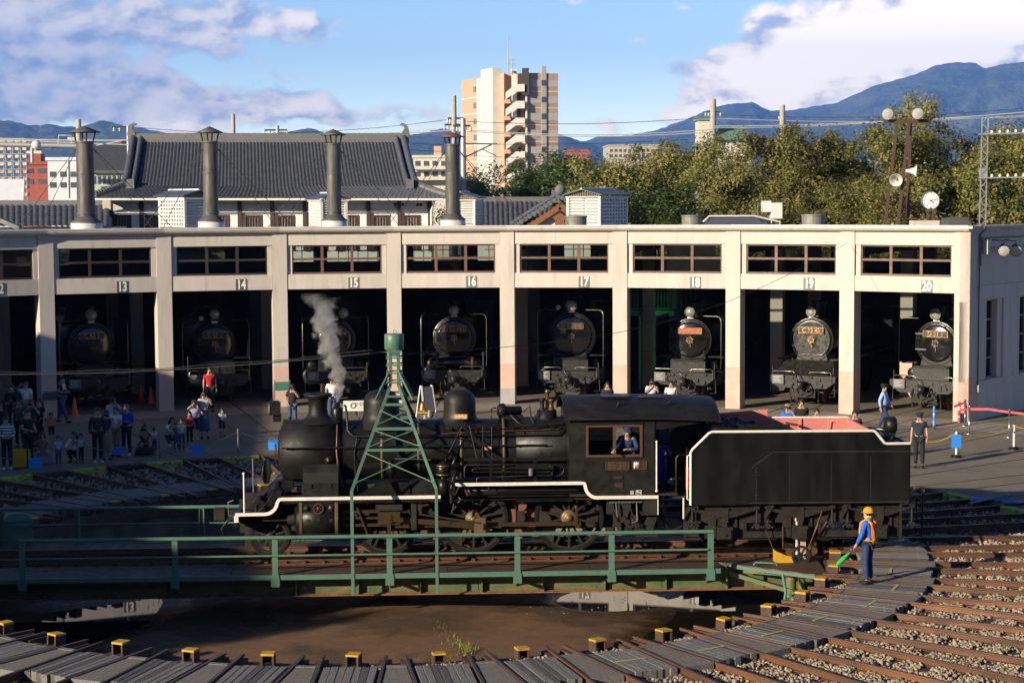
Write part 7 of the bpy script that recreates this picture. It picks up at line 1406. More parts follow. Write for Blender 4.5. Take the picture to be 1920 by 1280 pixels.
def mountain(name, prof, D, depth, seed, rough=1.0, nx=260, ny=60):
 xs = np.linspace(prof[0][0], prof[-1][0], nx); pp = np.array(prof, float); ys = np.interp(xs, pp[:, 0], pp[:, 1])
 vs = []
 hx = []
 for x, y in zip(xs, ys): P = on_y(x, y, D); hx.append((P.x, max(P.z, 5)))
 hx = np.array(hx); k = np.ones(3) / 3; hz = np.convolve(np.pad(hx[:, 1], 1, 'edge'), k, 'valid'); X = hx[:, 0]
 for j in range(ny + 1):
  t = j / ny; yy = D - depth * (1 - t) if t <= 1 else D
  sl = 0.35 * t + 0.65 * t ** 1.4
  n = fbm(X / 330.0, np.full_like(X, yy / 330.0), 6, seed) - 0.5; gl = np.abs(fbm(X / 620.0 + 0.3 * n, np.full_like(X, yy / 900.0), 4, seed + 9) - 0.5)
  z = hz * sl + (1 - t) * hz * (n * 0.75 - gl * 0.9 + 0.12) * (0.3 + 1.6 * t) * rough + (n * 14 * t)
  z = z + (fbm(X / 26.0, np.full_like(X, yy / 26.0), 2, seed + 4) - 0.5) * 18
  for i in range(nx): vs.append((X[i] * (yy - CAM_P.y) / (D - CAM_P.y) * 1.0, yy, z[i] if j else -20))
 for i in range(nx): vs.append((X[i] * 1.05, D + depth * 0.5, -20))
 fs = [(j * nx + i, j * nx + i + 1, (j + 1) * nx + i + 1, (j + 1) * nx + i) for j in range(ny + 1) for i in range(nx - 1)]
 o = MB().add(vs, fs, True).build(name, m_forest); return struct(o)
mountain('mountain_range', [(-400, 250), (-200, 225), (-60, 232), (0, 224), (40, 230), (65, 235), (100, 231), (140, 240), (165, 232), (190, 227), (240, 236), (290, 244), (330, 250), (370, 250), (420, 252), (500, 252), (545, 246), (580, 242), (605, 247), (640, 256), (720, 258), (780, 250), (820, 252), (860, 262), (950, 268), (1045, 250), (1060, 253), (1090, 264), (1130, 275), (1180, 285)], 6500, 2200, 3)
mountain('mountain', [(1000, 285), (1060, 272), (1100, 262), (1125, 254), (1165, 255), (1200, 250), (1240, 240), (1290, 222), (1330, 205), (1360, 195), (1378, 192), (1400, 193), (1412, 191), (1440, 206), (1465, 207), (1500, 203), (1540, 196), (1565, 194), (1590, 183), (1640, 160), (1680, 150), (1720, 136), (1750, 122), (1790, 116), (1822, 116), (1850, 128), (1870, 122), (1900, 118), (1930, 116), (1990, 125), (2100, 150), (2300, 190), (2500, 240)], 9500, 3600, 21, 1.0, 330, 80)
mountain('mountain_range', [(560, 262), (640, 258), (720, 256), (760, 254), (800, 246), (835, 240), (870, 250), (960, 270), (1010, 265), (1050, 258), (1080, 262), (1120, 270)], 8200, 1500, 33, 1.0, 150, 40)
# ---- trees
m_bark = M('grey_brown_bark', (0.085, 0.062, 0.045), (0.05, 0.036, 0.027), rough=0.85, scale=8, bump=.5, bscale=20, stretch=(1, 1, .3))
def leaf_mat(name, cols):
 m = bpy.data.materials.new(name); m.use_nodes = True; nt = m.node_tree; nt.nodes.clear(); N = nt.nodes.new; L = nt.links.new
 o = N('ShaderNodeOutputMaterial'); d = N('ShaderNodeBsdfPrincipled'); d.inputs['Roughness'].default_value = 0.55; tr = N('ShaderNodeBsdfTranslucent'); mx = N('ShaderNodeMixShader'); mx.inputs[0].default_value = 0.35
 a = N('ShaderNodeAttribute'); a.attribute_name = 'tint'; r = N('ShaderNodeValToRGB'); L(a.outputs['Fac'], r.inputs[0]); e = r.color_ramp.elements; e[0].color = cols[0] + (1,); e[1].color = cols[-1] + (1,)
 for i, c in enumerate(cols[1:-1]): x = e.new((i + 1) / (len(cols) - 1)); x.color = c + (1,)
 oi = N('ShaderNodeObjectInfo'); hs = N('ShaderNodeHueSaturation'); mr = N('ShaderNodeMapRange'); mr.inputs['To Min'].default_value = 0.75; mr.inputs['To Max'].default_value = 1.25; L(oi.outputs['Random'], mr.inputs['Value']); L(mr.outputs[0], hs.inputs['Value']); L(r.outputs[0], hs.inputs['Color'])
 L(hs.outputs[0], d.inputs['Base Color']); L(hs.outputs[0], tr.inputs[0]); L(d.outputs[0], mx.inputs[1]); L(tr.outputs[0], mx.inputs[2]); L(mx.outputs[0], o.inputs[0]); return m
m_leaf_c = leaf_mat('autumn_cherry_leaf', [(0.115, 0.13, 0.028), (0.20, 0.19, 0.044), (0.27, 0.225, 0.062), (0.155, 0.16, 0.036), (0.30, 0.20, 0.068)])
m_leaf_g = leaf_mat('evergreen_leaf', [(0.035, 0.07, 0.013), (0.065, 0.105, 0.02), (0.10, 0.13, 0.026), (0.05, 0.085, 0.015)])
def make_tree(seed, H, spread, nleaf, lsize, low=0.18, dense=1.0):
 rg = random.Random(seed); nrg = np.random.default_rng(seed); tk = MB(); tips = []
 def grow(p, d, L_, r, lev):
  n = 3; pts = [p]; rs = [r]
  for i in range(n):
   d = (d + Vector((rg.gauss(0, .16), rg.gauss(0, .16), rg.gauss(0, .09) + 0.03))).normalized(); p = p + d * L_ / n; pts.append(p); rs.append(r * (1 - 0.45 * (i + 1) / n))
  tk.tube(pts, rs, 7 if lev < 2 else 5, cap=False)
  if lev >= 2: tips.extend(pts[1:])
  if lev < 4:
   for k in range(rg.choice((2, 3, 3)) if lev else 5):
    a = rg.uniform(0, 2 * pi) if lev else 2 * pi * (k + rg.uniform(-.25, .25)) / 5; tilt = rg.uniform(0.45, 0.95) if lev == 0 else rg.uniform(.35, .85)
    e1, e2 = frame_of(d); nd = (d * cos(tilt) + (e1 * cos(a) + e2 * sin(a)) * sin(tilt) * spread).normalized(); grow(pts[rg.choice((1, 2, 3)) if lev else rg.choice((2, 3))], nd, L_ * rg.uniform(0.62, 0.85), rs[-1] * 0.75, lev + 1)
 grow(Vector((0, 0, 0)), Vector((0, 0, 1)), H * 0.34, H * 0.028, 0)
 T = np.array([(t.x, t.y, t.z) for t in tips]); T[:, 2] = np.maximum(T[:, 2], H * low)
 T = T[nrg.uniform(size=len(T)) < 0.6]; zmx = T[:, 2].max(); sc = H / zmx; T *= np.array([1, 1, sc]); 
 tk.v = [(x, y, z * sc) for x, y, z in tk.v]
 off_ = nrg.normal(0, 1, (nleaf, 3)); ci = nrg.integers(0, len(T), nleaf); csz = nrg.uniform(0.55, 1.25, (len(T), 1))[ci]; c = T[ci] + off_ * np.array([0.34, 0.34, 0.26]) * dense * csz
 cen = T.mean(0); og = c - cen; og /= np.linalg.norm(og, axis=1)[:, None]; n = nrg.normal(0, 0.55, (nleaf, 3)) + off_ * 0.45 + og * 0.5 + np.array([0, 0, 0.45]); n /= np.linalg.norm(n, axis=1)[:, None]; a = np.cross(n, nrg.normal(0, 1, (nleaf, 3))); a /= np.linalg.norm(a, axis=1)[:, None]; b = np.cross(n, a)
 s = (lsize * nrg.uniform(0.6, 1.35, (nleaf, 1))); V = np.stack([c - a * s * 0.9, c - b * s * 0.5, c + a * s * 0.9, c + b * s * 0.5], 1).reshape(-1, 3)
 me = bpy.data.meshes.new('crown'); me.vertices.add(len(V)); me.vertices.foreach_set('co', V.reshape(-1).astype(np.float32)); idx = np.arange(len(V), dtype=np.int32); me.loops.add(len(V)); me.loops.foreach_set('vertex_index', idx); me.polygons.add(nleaf); me.polygons.foreach_set('loop_start', np.arange(0, len(V), 4, dtype=np.int32)); me.update(calc_edges=True)
 cl = fbm(c[:, 0] * 0.9 + 50, c[:, 2] * 0.9 + c[:, 1] * 0.7 + 50, 3, seed); tint = np.clip((cl - 0.2) * 1.5 + nrg.normal(0, 0.18, nleaf), 0, 1)
 at = me.attributes.new('tint', 'FLOAT', 'FACE'); at.data.foreach_set('value', tint.astype(np.float32)); return tk.mesh('trunk'), me
TREES = {}
for key, args in {'c1': (1, 10.0, 1.0, 40000, 0.080), 'c2': (2, 10.0, 1.1, 40000, 0.080), 'c3': (5, 10.0, 0.95, 40000, 0.080), 'g1': (8, 9.0, 0.95, 40000, 0.085, 0.12, 1.15), 'g2': (12, 9.0, 1.0, 40000, 0.085, 0.12, 1.15)}.items():
 tk, cr_ = make_tree(*args); tk.materials.append(m_bark); cr_.materials.append(m_leaf_c if key[0] == 'c' else m_leaf_g); TREES[key] = (tk, cr_, args[1])
LABT = {'c': ['olive-brown cherry tree ', 'yellowing cherry tree ', 'thin-topped cherry tree '], 'g': ['dark green rounded tree ', 'glossy evergreen tree ']}
def tree(key, px, pytop, y, lab, w=1.0, rot=None):
 P = on_y(px, pytop, y); h = P.z + 0.2; tk, cr_, H = TREES[key]; s = h / H
 t = thing('cherry_tree' if key[0] == 'c' else 'evergreen_tree', lab, 'tree', (P.x, y, -0.2), random.uniform(0, 6.28) if rot is None else rot, 'trees behind the roundhouse')
 sx = s * w
 for nm, me in (('trunk', tk), ('crown', cr_)): o = inst(nm, me, t, Matrix.Diagonal((sx, sx, s, 1)))
spots = [('g1', 905, 318, 78, 'dark green tree just right of the steel catenary mast', 0.9), ('g2', 965, 306, 84, 'dark green tree before the left foot of the salmon tower', 0.95), ('g1', 1020, 305, 80, 'dark green tree before the right foot of the salmon tower', 0.9), ('g2', 1085, 290, 76, 'dark rounded tree behind the lone roof ventilator', 1.0), ('g1', 1140, 304, 70, 'low dark tree between ventilator and beige block', 0.9),
         ('c1', 1200, 280, 72, 'olive tree in front of the beige block', 0.95), ('c2', 1270, 268, 66, 'olive tree just left of the thick concrete pole', 0.95), ('c3', 1345, 262, 70, 'olive-brown tree at the foot of the thick concrete pole', 0.95), ('c1', 1425, 240, 64, 'tall olive cherry tree left of the armless pole', 0.9), ('c2', 1500, 248, 67, 'wide cherry tree behind the white water tank', 0.95),
         ('c3', 1570, 240, 63, 'yellowing cherry tree left of the floodlight mast', 0.95), ('c1', 1640, 252, 68, 'cherry tree directly behind the floodlight mast legs', 0.9), ('c2', 1715, 238, 62, 'cherry tree between the floodlight mast and clock', 0.95), ('c3', 1790, 188, 64, 'tallest cherry tree with a thin top right of the clock', 0.72), ('c1', 1850, 252, 60, 'cherry tree behind the galvanised lattice mast', 0.9), ('c2', 1930, 235, 63, 'cherry tree right of the galvanised lattice mast', 0.95), ('c3', 2010, 240, 66, 'cherry tree at the far right end of the row', 0.9)]
for k, px, py, y, lab, w in spots: tree(k, px, py, y, lab, w * (1.25 if k[0] == 'g' else 1.12))
# second, lower row that closes the gaps under the crowns
back = [('g2', 1170, 320, 90, 'dark shrub-like tree behind the olive tree by beige block'), ('c3', 1310, 300, 88, 'dark tree behind the thick concrete pole'), ('c1', 1460, 290, 90, 'dark tree behind the armless concrete pole'), ('c3', 1600, 290, 88, 'dark tree deep behind the floodlight mast'), ('c1', 1740, 290, 86, 'dark tree deep behind the clock'), ('c3', 1880, 285, 88, 'dark tree deep behind the lattice mast'), ('g1', 1240, 345, 62, 'low bright green tree right of the lone ventilator'), ('g2', 1900, 330, 58, 'low dark green tree beside the lattice mast foot'), ('c3', 1530, 345, 60, 'low dark tree behind the white water tank'), ('c1', 1380, 345, 60, 'low dark tree behind the small roof gable'), ('c3', 1680, 345, 58, 'low dark tree behind the floodlight mast foot')]
for k, px, py, y, lab in back: tree(k, px, py, y, lab, 1.3)
# unseen tree added for the shadow it casts over the near pit edge
tk, cr_, H = TREES['g1']; t = thing('shadow_tree', 'small round tree added out of view to shadow the pit edge', 'tree', (-19.6, -16.6, -0.2), 1.0); inst('trunk', tk, t, Matrix.Diagonal((.62, .62, .74, 1))); inst('crown', cr_, t, Matrix.Diagonal((.62, .62, .74, 1)))
# ---- air
def haze():
 mb = MB().box(-13000, 13000, -12600, 12800, -21.5, 1050); m = bpy.data.materials.new('pale_blue_haze'); m.use_nodes = True; nt = m.node_tree; nt.nodes.clear(); o = nt.nodes.new('ShaderNodeOutputMaterial'); v = nt.nodes.new('ShaderNodeVolumePrincipled')
 v.inputs['Color'].default_value = HAZE_COL; v.inputs['Density'].default_value = HAZE_D; v.inputs['Anisotropy'].default_value = 0.0; nt.links.new(v.outputs[0], o.inputs['Volume'])
 h = mb.build('haze', m); tag(h, 'pale blue haze in the air before the mountains', 'haze', kind='stuff')
HAZE_COL = (0.12, 0.335, 1.0, 1); HAZE_D = 0.000098
haze()
# ---- steam from the pot behind the chimney
def steam():
 m = bpy.data.materials.new('white_steam'); m.use_nodes = True; nt = m.node_tree; nt.nodes.clear(); N = nt.nodes.new; L = nt.links.new; o = N('ShaderNodeOutputMaterial'); v = N('ShaderNodeVolumePrincipled'); v.inputs['Color'].default_value = (0.95, 0.95, 0.97, 1); v.inputs['Anisotropy'].default_value = 0.1
 at = N('ShaderNodeTexCoord'); sep = N('ShaderNodeSeparateXYZ'); L(at.outputs['Object'], sep.inputs[0])
 def mth(op, a, b=None):
  n = N('ShaderNodeMath'); n.operation = op
  for i, x in enumerate((a, b)):
   if x is None: continue
   if isinstance(x, (int, float)): n.inputs[i].default_value = x
   else: L(x, n.inputs[i])
  return n.outputs[0]
 h = mth('DIVIDE', sep.outputs[2], 2.55)
 ns = N('ShaderNodeTexNoise'); ns.inputs['Scale'].default_value = 3.6; ns.inputs['Detail'].default_value = 5; ns.inputs['Roughness'].default_value = 0.62; L(at.outputs['Object'], ns.inputs['Vector'])
 cx = mth('MULTIPLY', mth('POWER', mth('MAXIMUM', h, 0.001), 2.2), -0.50)
 wv = mth('MULTIPLY', mth('SINE', mth('MULTIPLY', h, 9.0)), 0.05)
 dx = mth('SUBTRACT', sep.outputs[0], mth('ADD', cx, wv)); r2 = mth('SQRT', mth('ADD', mth('MULTIPLY', dx, dx), mth('MULTIPLY', sep.outputs[1], sep.outputs[1])))
 rad = mth('ADD', 0.035, mth('MULTIPLY', mth('SQRT', mth('MAXIMUM', h, 0.0)), 0.36))
 d = mth('SUBTRACT', 1.0, mth('DIVIDE', r2, rad)); d = mth('ADD', d, mth('MULTIPLY', mth('SUBTRACT', ns.outputs['Fac'], 0.53), 3.4))
 mr = N('ShaderNodeMapRange'); mr.inputs['From Min'].default_value = 0.15; mr.inputs['From Max'].default_value = 0.6; L(d, mr.inputs['Value'])
 fade = N('ShaderNodeMapRange'); fade.inputs['From Min'].default_value = 0.98; fade.inputs['From Max'].default_value = 0.45; fade.inputs['To Min'].default_value = 0.0; fade.inputs['To Max'].default_value = 1.0; L(h, fade.inputs['Value'])
 L(mth('MULTIPLY', mth('MULTIPLY', mr.outputs[0], fade.outputs[0]), 11.0), v.inputs['Density']); L(v.outputs[0], o.inputs['Volume'])
 mb = MB(); prof = [(0.0, 0.06), (0.25, 0.24), (0.75, 0.42), (1.4, 0.56), (2.05, 0.66), (2.55, 0.62)]; n = 16; rings = []
 for z, r in prof: hh = z / 2.55; rings.append([Vector((-0.50 * hh ** 2.2 + r * cos(2 * pi * k / n), r * sin(2 * pi * k / n), z)) for k in range(n)])
 vs = [v_ for r in rings for v_ in r]; fs = [(i * n + k, i * n + (k + 1) % n, (i + 1) * n + (k + 1) % n, (i + 1) * n + k) for i in range(len(prof) - 1) for k in range(n)] + [tuple(range(n))[::-1], tuple((len(prof) - 1) * n + k for k in range(n))]
 mb.add(vs, fs); p = Matrix.Rotation(PHI, 4, 'Z') @ Vector((-1.17, -0.42, 3.5)); o_ = mb.build('steam', m, None, p); tag(o_, 'white steam rising from the pot behind the locomotive chimney', 'steam', kind='stuff')
steam()
SC.cycles.volume_step_rate = 1.0
# ================================================================== LOCOMOTIVES IN THE STALLS
m_gloss = M('glossy_black_enamel', (0.006, 0.006, 0.0062), (0.009, 0.0086, 0.0083), rough=0.16, scale=4, rv=0.05, coat=0.3, bump=0.03, bscale=5)
m_sblk = M('stall_engine_black', (0.007, 0.0068, 0.0065), (0.011, 0.0102, 0.0092), spec=0.35, rough=0.38, scale=5, bump=0.1, bscale=12)
m_grimy = M('grimy_buffer_black', (0.012, 0.0113, 0.0103), (0.030, 0.0277, 0.0247), spec=0.4, rough=0.45, scale=9, bump=0.4, bscale=25, lo=.45, hi=.6)
m_steel = M('polished_handrail_steel', (0.27, 0.25, 0.22), (0.17, 0.16, 0.14), rough=0.3, metal=0.9, scale=8)
m_redpl = M('red_number_plate', (0.50, 0.09, 0.075), (0.42, 0.075, 0.06), rough=0.5, scale=8)
m_bronze = M('bright_brass', (0.55, 0.34, 0.14), (0.42, 0.25, 0.10), rough=0.3, metal=0.9, scale=8)
m_board = M('grey_info_board', (0.12, 0.12, 0.118), (0.10, 0.10, 0.10), rough=0.5, scale=5); m_bwrite = M('board_writing', (0.5, 0.5, 0.48), rough=0.6)
m_glassl = M('headlamp_glass', (0.30, 0.31, 0.27), (0.18, 0.19, 0.165), rough=0.08, scale=14, coat=0.8)
def stall_loco(k, rs, txt, lab, R=0.80, zc=2.45, defl=True, lampz=None, lampx=0.0, plate_m=None, wheel_m=None, tank=False, flat=False, sub=False, deck=False, lampr=0.20, beamw=1.25, face=None):
 th = bay_th(k); base = polar(rs + 1.35, th); ang = radians(-90 - th)
 face = face or m_gloss; wheel_m = wheel_m or m_bronze
 t = thing('preserved_locomotive', lab, 'locomotive', (0, 0, 0), 0, 'locomotives parked in the roundhouse stalls')
 t.matrix_basis = Matrix.Translation(polar(rs, th)) @ Matrix.Rotation(ang, 4, 'Z')
 b = lambda nm, mb, mat, par=None: mb.build(nm, mat, par or t)
 b('smokebox', MB().lathe((0, 0, zc), (-1, 0, 0), [(0.0, R * 0.80), (0.0, R), (0.03, R + 0.02), (1.6, R + 0.02)], 40), m_sblk)
 b('boiler', MB().lathe((-1.6, 0, zc), (-1, 0, 0), [(0, R - 0.02), (7.5, R - 0.02), (7.5, 0)], 28), m_sblk)
 b('smokebox_ring', MB().lathe((0.0, 0, zc), (1, 0, 0), [(-0.02, R + 0.022), (0.0, R + 0.03), (0.03, R + 0.025), (0.035, R - 0.0)], 48), m_steel if not sub else m_grimy)
 dr = R * 0.86
 if flat:
  pl = [(dr * cos(radians(a)), dr * sin(radians(a))) for a in range(-55, 236, 10)]
  d = b('smokebox_door', MB().prism(pl, (0, 0, zc), (0, 1, 0), (0, 0, 1), (1, 0, 0), 0.0, 0.05), face); MB().tube([(0.05, y, zc + z) for y, z in pl] + [(0.05, pl[0][0], zc + pl[0][1])], 0.028, 6).build('door_rim', m_steel, d)
 else:
  d = b('smokebox_door', MB().lathe((0, 0, zc), (1, 0, 0), [(0.0, dr), (0.04, dr), (0.06, dr * 0.9), (0.10, dr * 0.6), (0.125, dr * 0.3), (0.13, 0)], 40), face)
 hw = MB().wheel_ring((0.17, 0, zc), (1, 0, 0), 0.095, 0.125, 0.02, 20); hw.lathe((0.1, 0, zc), (1, 0, 0), [(0, 0.03), (0.12, 0.03), (0.13, 0)], 10)
 for i in range(3): a = i * pi / 3 + 0.3; e = Vector((0, cos(a), sin(a))) * 0.17; hw.bar(Vector((0.17, 0, zc)) - e, Vector((0.17, 0, zc)) + e, 0.02, 0.02)
 hw.bar((0.18, 0.01, zc), (0.18, 0.03, zc - 0.30), 0.03, 0.02); hw.build('door_wheel', wheel_m, d)
 for z in (0.35, -0.25): MB().bar((0.08, -R * 0.35 if not k == 7 else -0.1, zc + z), (0.05, -R - 0.02, zc + z), 0.05, 0.05).build('door_hinge', m_steel if k == 7 else m_sblk, d)
 for i in range(7): a = 2 * pi * i / 7 + 0.2; MB().box(0.02, 0.06, dr * 1.02 * cos(a) - 0.03, dr * 1.02 * cos(a) + 0.03, zc + dr * 1.02 * sin(a) - 0.03, zc + dr * 1.02 * sin(a) + 0.03).build('door_clamp', m_sblk, d)
 zp = zc + R * 0.44; w = 0.50 if len(txt) > 4 else 0.42; p = b('number_plate', MB().box(0.125, 0.145, -w, w, zp - 0.125, zp + 0.125), plate_m or m_pf)
 f = MB(); 
 for a0, a1, z0, z1 in ((-w, w, zp - 0.125, zp - 0.105), (-w, w, zp + 0.105, zp + 0.125), (-w, -w + 0.02, zp - 0.105, zp + 0.105), (w - 0.02, w, zp - 0.105, zp + 0.105)): f.box(0.146, 0.158, a0, a1, z0, z1)
 f.build('plate_frame', m_bronze, p); text(txt, 0.25, m_bronze, p, basis((0.147, 0, zp - 0.005), (0, 1, 0), (0, 0, 1)), extr=0.006, bold=0.004, sx=0.9)
 lz = lampz or zc + R + 0.30; hl_ = b('headlamp', MB().lathe((-0.25, lampx, lz), (1, 0, 0), [(0, 0.02), (0.02, lampr * 0.7), (0.12, lampr * 0.95), (0.36, lampr), (0.38, lampr * 1.06), (0.42, lampr * 1.06), (0.42, lampr * 0.92)], 28), m_sblk)
 MB().lathe((0.14, lampx, lz), (1, 0, 0), [(0.0, lampr * 0.95), (0.05, lampr * 0.7), (0.07, 0)], 24).build('lamp_glass', m_glassl, hl_); MB().wheel_ring((0.17, lampx, lz), (1, 0, 0), lampr * 0.92, lampr * 1.08, 0.03, 28).build('lamp_rim', m_steel, hl_)
 b('lamp_bracket', MB().box(-0.15, 0.05, lampx - 0.09, lampx + 0.09, zc + R - 0.05, lz - lampr * 0.9), m_sblk); b('lamp_plate', MB().box(0.04, 0.06, -0.12, 0.12, zc + R + 0.02, zc + R + 0.08), m_num)
 if sub: s_ = b('side_headlamp', MB().lathe((-0.2, -0.55, zc + R + 0.22), (1, 0, 0), [(0, 0.02), (0.1, 0.09), (0.28, 0.11), (0.3, 0.0)], 16), m_sblk); MB().lathe((0.1, -0.55, zc + R + 0.22), (1, 0, 0), [(0, 0.095), (0.03, 0)], 16).build('lamp_glass', m_glassl, s_)
 b('chimney', MB().lathe((-0.95, 0, 0), (0, 0, 1), [(zc + R - 0.1, 0.34), (zc + R + 0.05, 0.26), (zc + R + 0.5, 0.25), (zc + R + 0.56, 0.31), (zc + R + 0.64, 0.31), (zc + R + 0.64, 0.2)], 20), m_sblk)
 b('dome', MB().lathe((-3.2, 0, 0), (0, 0, 1), [(zc + R - 0.2, 0.7), (zc + R, 0.46), (zc + R + 0.35, 0.42), (zc + R + 0.5, 0.3), (zc + R + 0.53, 0)], 20), m_sblk)
 b('smokebox_saddle', MB().hexa([(-1.2, -0.75, 1.25), (0.02, -0.75, 1.25), (0.02, 0.75, 1.25), (-1.2, 0.75, 1.25)], [(-1.2, -0.55, zc - R * 0.6), (0.0, -0.55, zc - R * 0.6), (0.0, 0.55, zc - R * 0.6), (-1.2, 0.55, zc - R * 0.6)]), m_sblk if not deck else m_grimy)
 b('front_deck', MB().box(-0.1, 1.25, -1.15, 1.15, 1.10, 1.16), m_sblk)
 bm = b('buffer_beam', MB().prism([(-beamw, 0.98), (-beamw, 1.20), (beamw, 1.20), (beamw, 0.98), (beamw * 0.72, 0.72), (-beamw * 0.72, 0.72)], (1.22, 0, 0), (0, 1, 0), (0, 0, 1), (1, 0, 0), 0, 0.07), m_grimy)
 rv_ = MB()
 for y in (-1.05, -0.9, -0.6, 0.6, 0.9, 1.05):
  for z in (0.98, 1.1): rv_.rivet((1.292, y, z), (1, 0, 0), 0.025)
 rv_.build('beam_bolts', m_grimy, bm)
 if deck: b('deck_casing', MB().hexa([(0.0, -1.15, 1.16), (1.2, -1.15, 1.16), (1.2, 1.15, 1.16), (0.0, 1.15, 1.16)], [(0.0, -1.0, 1.72), (0.45, -1.0, 1.72), (0.45, 1.0, 1.72), (0.0, 1.0, 1.72)]), m_grimy)
 elif tank: 
  b('feedwater_heater', MB().lathe((0.45, -1.0, 1.42), (0, 1, 0), [(0, 0), (0.02, 0.2), (0.05, 0.255), (1.95, 0.255), (1.98, 0.2), (2.0, 0)], 24), m_gloss)
  for y in (-0.72, 0.70): b('heater_band', MB().lathe((0.45, y, 1.42), (0, 1, 0), [(0, 0.257), (0, 0.266), (0.09, 0.266), (0.09, 0.257)], 24, smooth=False), m_copper)
 else:
  b('cylinder_cover', MB().box(-0.05, 0.55, -0.72, 0.72, 1.16, 1.62), m_grimy); b('cover_lid', MB().box(-0.05, 0.62, -0.66, 0.66, 1.62, 1.68), m_sblk)
 for s in (-1, 1):
  b('cylinder', MB().lathe((-1.1, s * 1.02, 0.92), (1, 0, 0), [(0, 0.05), (0, 0.36), (1.05, 0.36), (1.1, 0.28), (1.12, 0)], 22), m_sblk); b('valve_chest', MB().lathe((-1.1, s * 0.95, 1.36), (1, 0, 0), [(0, 0), (0, 0.2), (1.15, 0.2), (1.2, 0.14), (1.2, 0)], 18), m_sblk)
  b('running_board', MB().box(-7.5, 0.1, min(s * 0.75, s * 1.38), max(s * 0.75, s * 1.38), 1.72, 1.78), m_sblk)
  if defl:
   b('smoke_deflector', MB().box(-1.9, 0.45, s * 1.33 - 0.008, s * 1.33 + 0.008, 1.78, zc + R + 0.12), m_sblk)
   b('deflector_edge', MB().tube([(0.46, s * 1.33, 1.30), (0.46, s * 1.34, 1.8), (0.46, s * 1.34, zc + R - 0.05), (0.42, s * 1.28, zc + R + 0.10), (0.40, s * 1.15, zc + R + 0.14), (0.3, s * 0.62, zc + R + 0.14)], 0.011, 6), m_steel)
  b('front_step', MB().tube([(1.15, s * 1.25, 1.0), (1.2, s * 1.28, 0.4), (1.2, s * 1.05, 0.4)], 0.018, 6), m_grimy)
  b('hand_post', MB().tube([(1.2, s * 1.22, 1.2), (1.2, s * 1.22, 1.95 if k in (1, 3) else 1.55)], 0.018, 6), m_steel)
  b('deck_rail', MB().tube([(1.32, s * 1.18, 0.95), (1.33, s * 1.18, 1.30), (1.33, s * 1.12, 1.36), (1.33, s * 0.35, 1.36), (1.33, s * 0.28, 1.30)], 0.019, 6), m_steel)
  wheel_g = MB().wheel_ring((-0.1, s * 0.56, 0.43), (0, 1, 0), 0.36, 0.43, 0.13, 28); wheel_g.lathe((-0.1, s * 0.50, 0.43), (0, 1, 0), [(0, 0), (0, 0.37), (0.06, 0.37), (0.06, 0)], 20); wheel_g.build('leading_wheel', m_rail, t)
  for x in (-2.6, -4.3, -6.0): MB().wheel_ring((x, s * 0.56, 0.78), (0, 1, 0), 0.66, 0.78, 0.13, 28).lathe((x, s * 0.52, 0.78), (0, 1, 0), [(0, 0), (0, 0.67), (0.05, 0.67), (0.05, 0)], 20).build('driving_wheel', m_under, t)
  b('rail_guard', MB().bar((1.05, s * 0.56, 0.75), (0.9, s * 0.56, 0.12), 0.05, 0.10, (1, 0, 0)), m_grimy); b('side_tank_shade', MB().box(-9.2, -7.4, s * 1.38 - 0.02, s * 1.38 + 0.02, 1.3, 3.4), m_sblk)
 b('cab_front', MB().box(-7.5, -7.4, -1.38, 1.38, 1.4, 3.5), m_sblk)
 cp_ = b('coupler', MB().box(1.28, 1.62, -0.11, 0.11, 0.78, 0.98).lathe((1.60, 0.02, 0.72), (0, 0, 1), [(0, 0.02), (0, 0.15), (0.30, 0.15), (0.3, 0.02)], 14).box(1.58, 1.74, -0.17, -0.05, 0.74, 1.0), m_grimy); MB().tube([(1.5, 0, 1.02), (1.55, -0.1, 1.2), (1.4, -0.15, 1.28)], 0.015, 6).build('uncoupling_lever', m_steel, cp_)
 b('brake_hose', MB().tube([(1.3, 0.32, 0.9), (1.5, 0.34, 0.82), (1.56, 0.25, 0.58), (1.5, 0.05, 0.48)], 0.032, 8), m_sblk); b('brake_hose', MB().tube([(1.3, -0.32, 0.9), (1.48, -0.34, 0.8), (1.5, -0.28, 0.6)], 0.03, 8), m_sblk)
 b('pilot_frame', MB().box(0.3, 1.2, -0.5, 0.5, 0.35, 0.75), m_under)
 ib = b('info_board', MB().box(1.36, 1.375, -1.18, -0.72, 0.86, 1.22), m_board)
 for i in range(5): MB().box(1.376, 1.379, -1.13, -0.80 - 0.05 * (i % 3), 1.16 - i * 0.055, 1.175 - i * 0.055).build('board_text_line', m_bwrite, ib)
 pz = MB()
 for i in range(16): y = random.uniform(-1.0, 1.0); z = random.uniform(0.55, 1.15); pz.box(1.29, 1.33 + random.uniform(0, .06), y, y + random.uniform(.03, .16), z, z + random.uniform(.03, .12))
 b('beam_fittings', pz, m_grimy)['kind'] = 'stuff'
 return t
stall_loco(0, 33.4, 'C 62 1', 'very dark locomotive with brass-framed plate C 62 1 in stall thirteen', R=0.90, zc=2.40, defl=True, lampz=3.62, lampr=0.21, wheel_m=m_rod)
stall_loco(1, 33.3, 'C 55 1', 'locomotive with plate C 55 1 and a small second lamp in stall fourteen', R=0.84, zc=2.32, defl=True, sub=True, lampz=3.52, lampr=0.19, tank=False)
stall_loco(2, 33.2, 'C 11', 'locomotive half hidden behind the white steam in stall fifteen', R=0.80, zc=2.38, defl=True, lampx=0.35)
stall_loco(3, 33.3, 'D 50 140', 'locomotive with plate D 50 140 and banded front drum in stall sixteen', R=0.86, zc=2.42, defl=True, tank=True, lampz=3.54, lampr=0.20)
